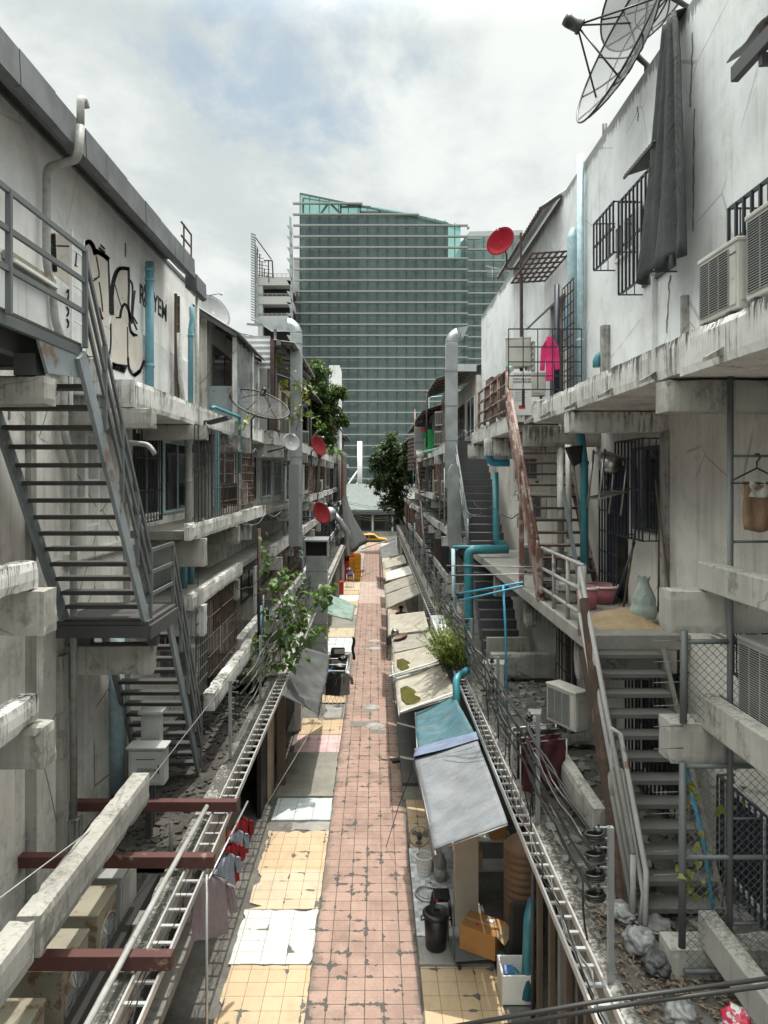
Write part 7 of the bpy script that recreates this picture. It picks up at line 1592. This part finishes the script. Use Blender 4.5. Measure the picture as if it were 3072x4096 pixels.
G_ = [[V((-.9+.1*i/6+.03*math.sin(j),28.6-.02*i,1.55-.1*j)) for j in range(10)] for i in range(7)]; solo(MB().sheet(G_),'hanging_bag',M['shirt_black'],'black cloth hanging from the corner of the green tarpaulin','cloth',solid=.02)
# crates
proto = thing('bottle_crate','yellow drink crate','crate',(0,0,0),'stacked drink crates on the left')
b = MB(); b.box(-.2,.2,-.15,.15,0,.015)
for s in (-1,1): b.box(-.2,.2,s*.15-.01,s*.15+.01,.015,.08).box(-.2,.2,s*.15-.01,s*.15+.01,.12,.16).box(-.2,.2,s*.15-.01,s*.15+.01,.2,.29).box(s*.2-.01,s*.2+.01,-.14,.14,.015,.16).box(s*.2-.01,s*.2+.01,-.14,.14,.2,.29)
for x in (-.19,-.06,.06,.19): b.box(x-.012,x+.012,-.158,-.16+.318,.0,.285)
cm = {k: None for k in ('yellow','redp','orange')}
for k in cm: cm[k] = b.build('crate_shell', M[k], None); cm[k].parent = proto
first = True
for ci, (x, y, n, kind) in enumerate(((-1.28,54,7,'yellow'),(-1.28,54.7,7,'yellow'),(-1.72,54.2,6,'yellow'),(-1.72,54.9,7,'orange'),(-2.15,54.4,5,'redp'),(-2.15,55.3,7,'redp'),(-1.72,56,6,'redp'),(-1.28,56.2,6,'redp'))):
    cn = ['front right yellow','second right yellow','front middle yellow','orange middle','front left red','rear left red','rear middle red','rear right red'][ci]
    for k in range(n):
        r = bpy.data.objects.new('bottle_crate', None); COL.objects.link(r); r.location = (x,y,.05+k*.295); tag(r, f'{ {"yellow":"yellow","redp":"red","orange":"orange"}[kind] } crate in the {cn} stack, {ORD[k]} from the ground', 'crate', 'stacked drink crates on the left')
        c = cm[kind].copy(); COL.objects.link(c); c.parent = r
for k in cm: bpy.data.objects.remove(cm[k])
bpy.data.objects.remove(proto)
t = thing('wire_rack','white wire rack holding a purple bag in front of the crates','rack',(-1.8,51,0)); w_ = MB()
for x in (-2.0,-1.5): w_.tube([(x,51,.05),(x,51,1.0)],.014,5).tube([(x,51.5,.05),(x,51.5,1.0)],.014,5)
for z in (.3,.65,1.0): w_.tube([(-2,51,z),(-1.5,51,z),(-1.5,51.5,z),(-2,51.5,z),(-2,51,z)],.01,5)
w_.build('frame',M['white_paint'],t); crumple((-1.75,51.2,1.0),.25,M['purple'],'purple bag stuffed in the white wire rack',seed=14); crumple((-1.85,51.3,1.3),.2,M['bag_white'],'clear bag on top of the purple bag',seed=15)
solo(MB().box(-2.5,-2.1,48,48.6,.05,.9).box(-2.5,-2.45,48,48.6,.9,1.6),'cafe_chair',M['redp'],'dark red chair-like thing left of the crates','chair',bev=.03)
# long net on the far left
G_ = []
for i in range(15):
    u = i/14; row = []
    for j in range(22):
        v = j/21; z = 10.0*(1-v)+(1.9+.6*u)*v; y = 53+8*u; x = -2.5+.1*math.sin(u*14+v*2)+(2.0*(max(0,v-.45)/.55)**1.5)*(u*.85+.15); row.append(V((x, y, z)))
    G_.append(row)
t = thing('debris_net','long black net hanging down the far left houses and flaring over the path','net',(-2.7,56,10)); MB().sheet(G_).build('net_cloth',M['net_black'],t,solid=.01)
G2 = [[p+V((.03,-.02,0)) for p in G_[0][0:10]],[p+V((.12,-.1,0)) for p in G_[0][0:10]]]; MB().sheet(G2).build('orange_edge',M['orange'],t)
# far right things
L = (2.75,41,9.46); t = thing('cabinet','tall grey cabinet with a red label on the far right balcony','cabinet',L); MB().box(2.3,3.0,40.6,41.2,9.1,10.85).build('cabinet_body',M['dish_grey'],t,bev=.02); MB().box(2.3,3.0,40.585,40.6,9.95,9.97).build('door_seam',M['steel_dark'],t); MB().box(2.62,2.95,40.58,40.6,10.62,10.8).build('red_label',M['sign_red'],t)
for loc, m, tt in (((2.95,38.6,11.35),'shirt_black','black jacket hanging beside the tall grey cabinet'),((3.15,38.3,11.4),'shirt_black','second black garment hanging beside the tall grey cabinet'),((2.9,37.6,10.5),'green_cloth','bright green cloth hanging on the far right balcony'),((3.3,38.0,11.4),'shirt_grey','grey shirt hanging behind the black garments')): shirt(loc,(-.3,-1,0),.5,1.25,M[m],tt,.4)
tub((2.6,40.3,9.1),.2,.24,.4,M['foam'],'white paint bucket at the foot of the tall grey cabinet')
t = thing('tin_screen','brown corrugated sheet screen on the far right corner','screen',(2.4,46,9)); s_ = MB(); corr_wall(s_,(2.2,47,0),(2.55,44,0),8.4,10.6,(-1,0,0),.03,.25); s_.build('sheet',M['rust_dark'],t)
for i,(pts,m,tt) in enumerate((([(2.5,44,12.2),(2.5,44,8.5)],'rust','rusty pole at the corner of the far right balcony'),([(2.35,35,9.2),(3.2,33.5,9.4)],'pvc_pale','pale pipe rail jutting at the foot of the tall right duct'),([(2.5,34,12),(2.5,34,9.4)],'rust_dark','dark post under the far right eave'))): pipe('steel_post',pts,.045,M[m],tt,'post',n=8)
t = thing('tv_antenna','small comb TV antenna beside the bright red dish','antenna',(3.75,22.2,13.6)); c = at(1063,580,Y=22); MB().tube([c,c+V((.0,0,-.35)),c+V((.3,0,-.75))],.012,5).build('mast',M['wire'],t); q = MB(); q.bar(c+V((-.2,0,.08)),c+V((.25,0,-.03)),.02,.02)
for k in range(8): q.bar(c+V((-.18+k*.055,-.1-.01*k,.075-.012*k)),c+V((-.18+k*.055,.1+.01*k,.09-.012*k)),.008,.008)
for k in range(3): q.bar(c+V((-.15,0,-.12-.06*k)),c+V((.2,0,-.12-.06*k)),.01,.01)
q.build('elements',M['alu'],t)
# taxi
t = thing('taxi','yellow and green taxi crossing the end of the alley','car',(-.6,89,0))
TX0 = set(bpy.data.objects)
body = [(-2.2,.35),(-2.25,.7),(-2.15,.88),(-1.35,.95),(-.75,1.42),(.55,1.44),(1.15,.98),(2.1,.86),(2.2,.6),(2.15,.35)]
MB().prism([(-.6+a,88.2,b) for a,b in [(-2.2,.35),(-2.25,.7),(-2.22,.72),(2.19,.68),(2.2,.6),(2.15,.35)]],(0,1.65,0)).build('lower_body',M['greenp'],t,bev=.04)
MB().prism([(-.6+a,88.22,b) for a,b in [(-2.22,.725),(-2.15,.88),(-1.35,.95),(-.75,1.42),(.55,1.44),(1.15,.98),(2.1,.86),(2.19,.69)]],(0,1.6,0)).build('upper_body',M['yellow'],t,bev=.05)
for P in ([(-1.15,.97),(-.7,1.36),(-.12,1.37),(-.12,.97)],[(-.04,.97),(-.04,1.37),(.5,1.37),(.95,.98)]): MB().prism([(-.6+a,88.21,b) for a,b in P],(0,-.012,0)).build('side_window',M['glass_dark'],t)
for x in (-1.4,1.35):
    wh = MB().lathe([(0,-.09),(.2,-.1),(.31,-.09),(.32,0),(.31,.09),(0,.09)],20,frame3(V((-.6+x,88.3,.32)),V((1,0,0)),V((0,0,1)),V((0,1,0)))).build('wheel',M['black'],t); MB().lathe([(0,-.105),(.18,-.105),(.18,-.09)],16,frame3(V((-.6+x,88.3,.32)),V((1,0,0)),V((0,0,1)),V((0,1,0)))).build('rim',M['galv'],wh)
MB().box(-.85,-.35,88.8,89,1.44,1.56).build('roof_sign',M['white_paint'],t); MB().box(1.53,1.6,88.25,88.5,.6,.75).build('headlight',M['white_paint'],t)
pipe('bamboo_pole',[(-1.0,56,2.3),(.0,60,2.3),(1.8,64,2.4)],.05,M['wood_pale'],'pale pole crossing in front of the taxi at the net bottom','pole')
t.location.z = -.6
# manhole patches on the path
for i,(x,y,r_,tt) in enumerate(((-.1,24.6,.27,'round manhole cover on the path, nearest the camera'),(.02,22.7,.3,'round manhole cover on the path beside a cement patch'),(.0,34.5,.3,'round manhole cover on the path beyond the awnings'),(.05,33.0,.3,'round manhole cover on the path level with the seated person'))): solo(MB().lathe([(0,.036),(r_,.036),(r_,.03),(r_-.02,.04),(0,.04)],24,Matrix.Translation((x,y,0))),'manhole_cover',M['concrete'],tt,'manhole cover')
for x,y,w2,d2 in ((-.35,22.9,.9,.5),(-.15,24.3,.6,.3),(.1,22.2,.5,.3),(-.2,33.3,.8,.5)): patch('cement_patch',x-w2/2,x+w2/2,y-d2/2,y+d2/2,.028,M['concrete_dark'],(.2,.2,.15,.15),int(y*10))
solo(MB().obox((.62,19.9,.06),(.3,.25,.05),Matrix.Rotation(.3,3,'Z')).obox((.7,19.95,.08),(.16,.3,.04),Matrix.Rotation(-.4,3,'Z')),'slippers',M['black'],'pair of black slippers on the right edge of the path','slippers',bev=.01)

R = random.Random(404)
for s in (-1, 1):
    for i in range(14):
        y0 = R.uniform(14, 40); L_ = R.uniform(6, 16); z = R.choice([8.7,6.6,5.4,4.6,9.5,7.0])+R.uniform(-.15,.3); X = s*R.uniform(2.9,3.5); pts = []; n = int(L_/.5)
        for j in range(n+1):
            u = (j*.5 % 3.5)/3.5; pts.append(V((X+R.uniform(-.02,.02), y0+j*.5, z-.35*u*(1-u)*R.uniform(.7,1.3)*2)))
        solo(MB().tube(pts, R.uniform(.008,.015), 5, False), 'slack_cable', M[R.choice(['cable','cable','cable_grey'])], f'slack cable looping along the {"left" if s < 0 else "right"} facades', 'cable', f'slack cables on the {"left" if s < 0 else "right"} facades')
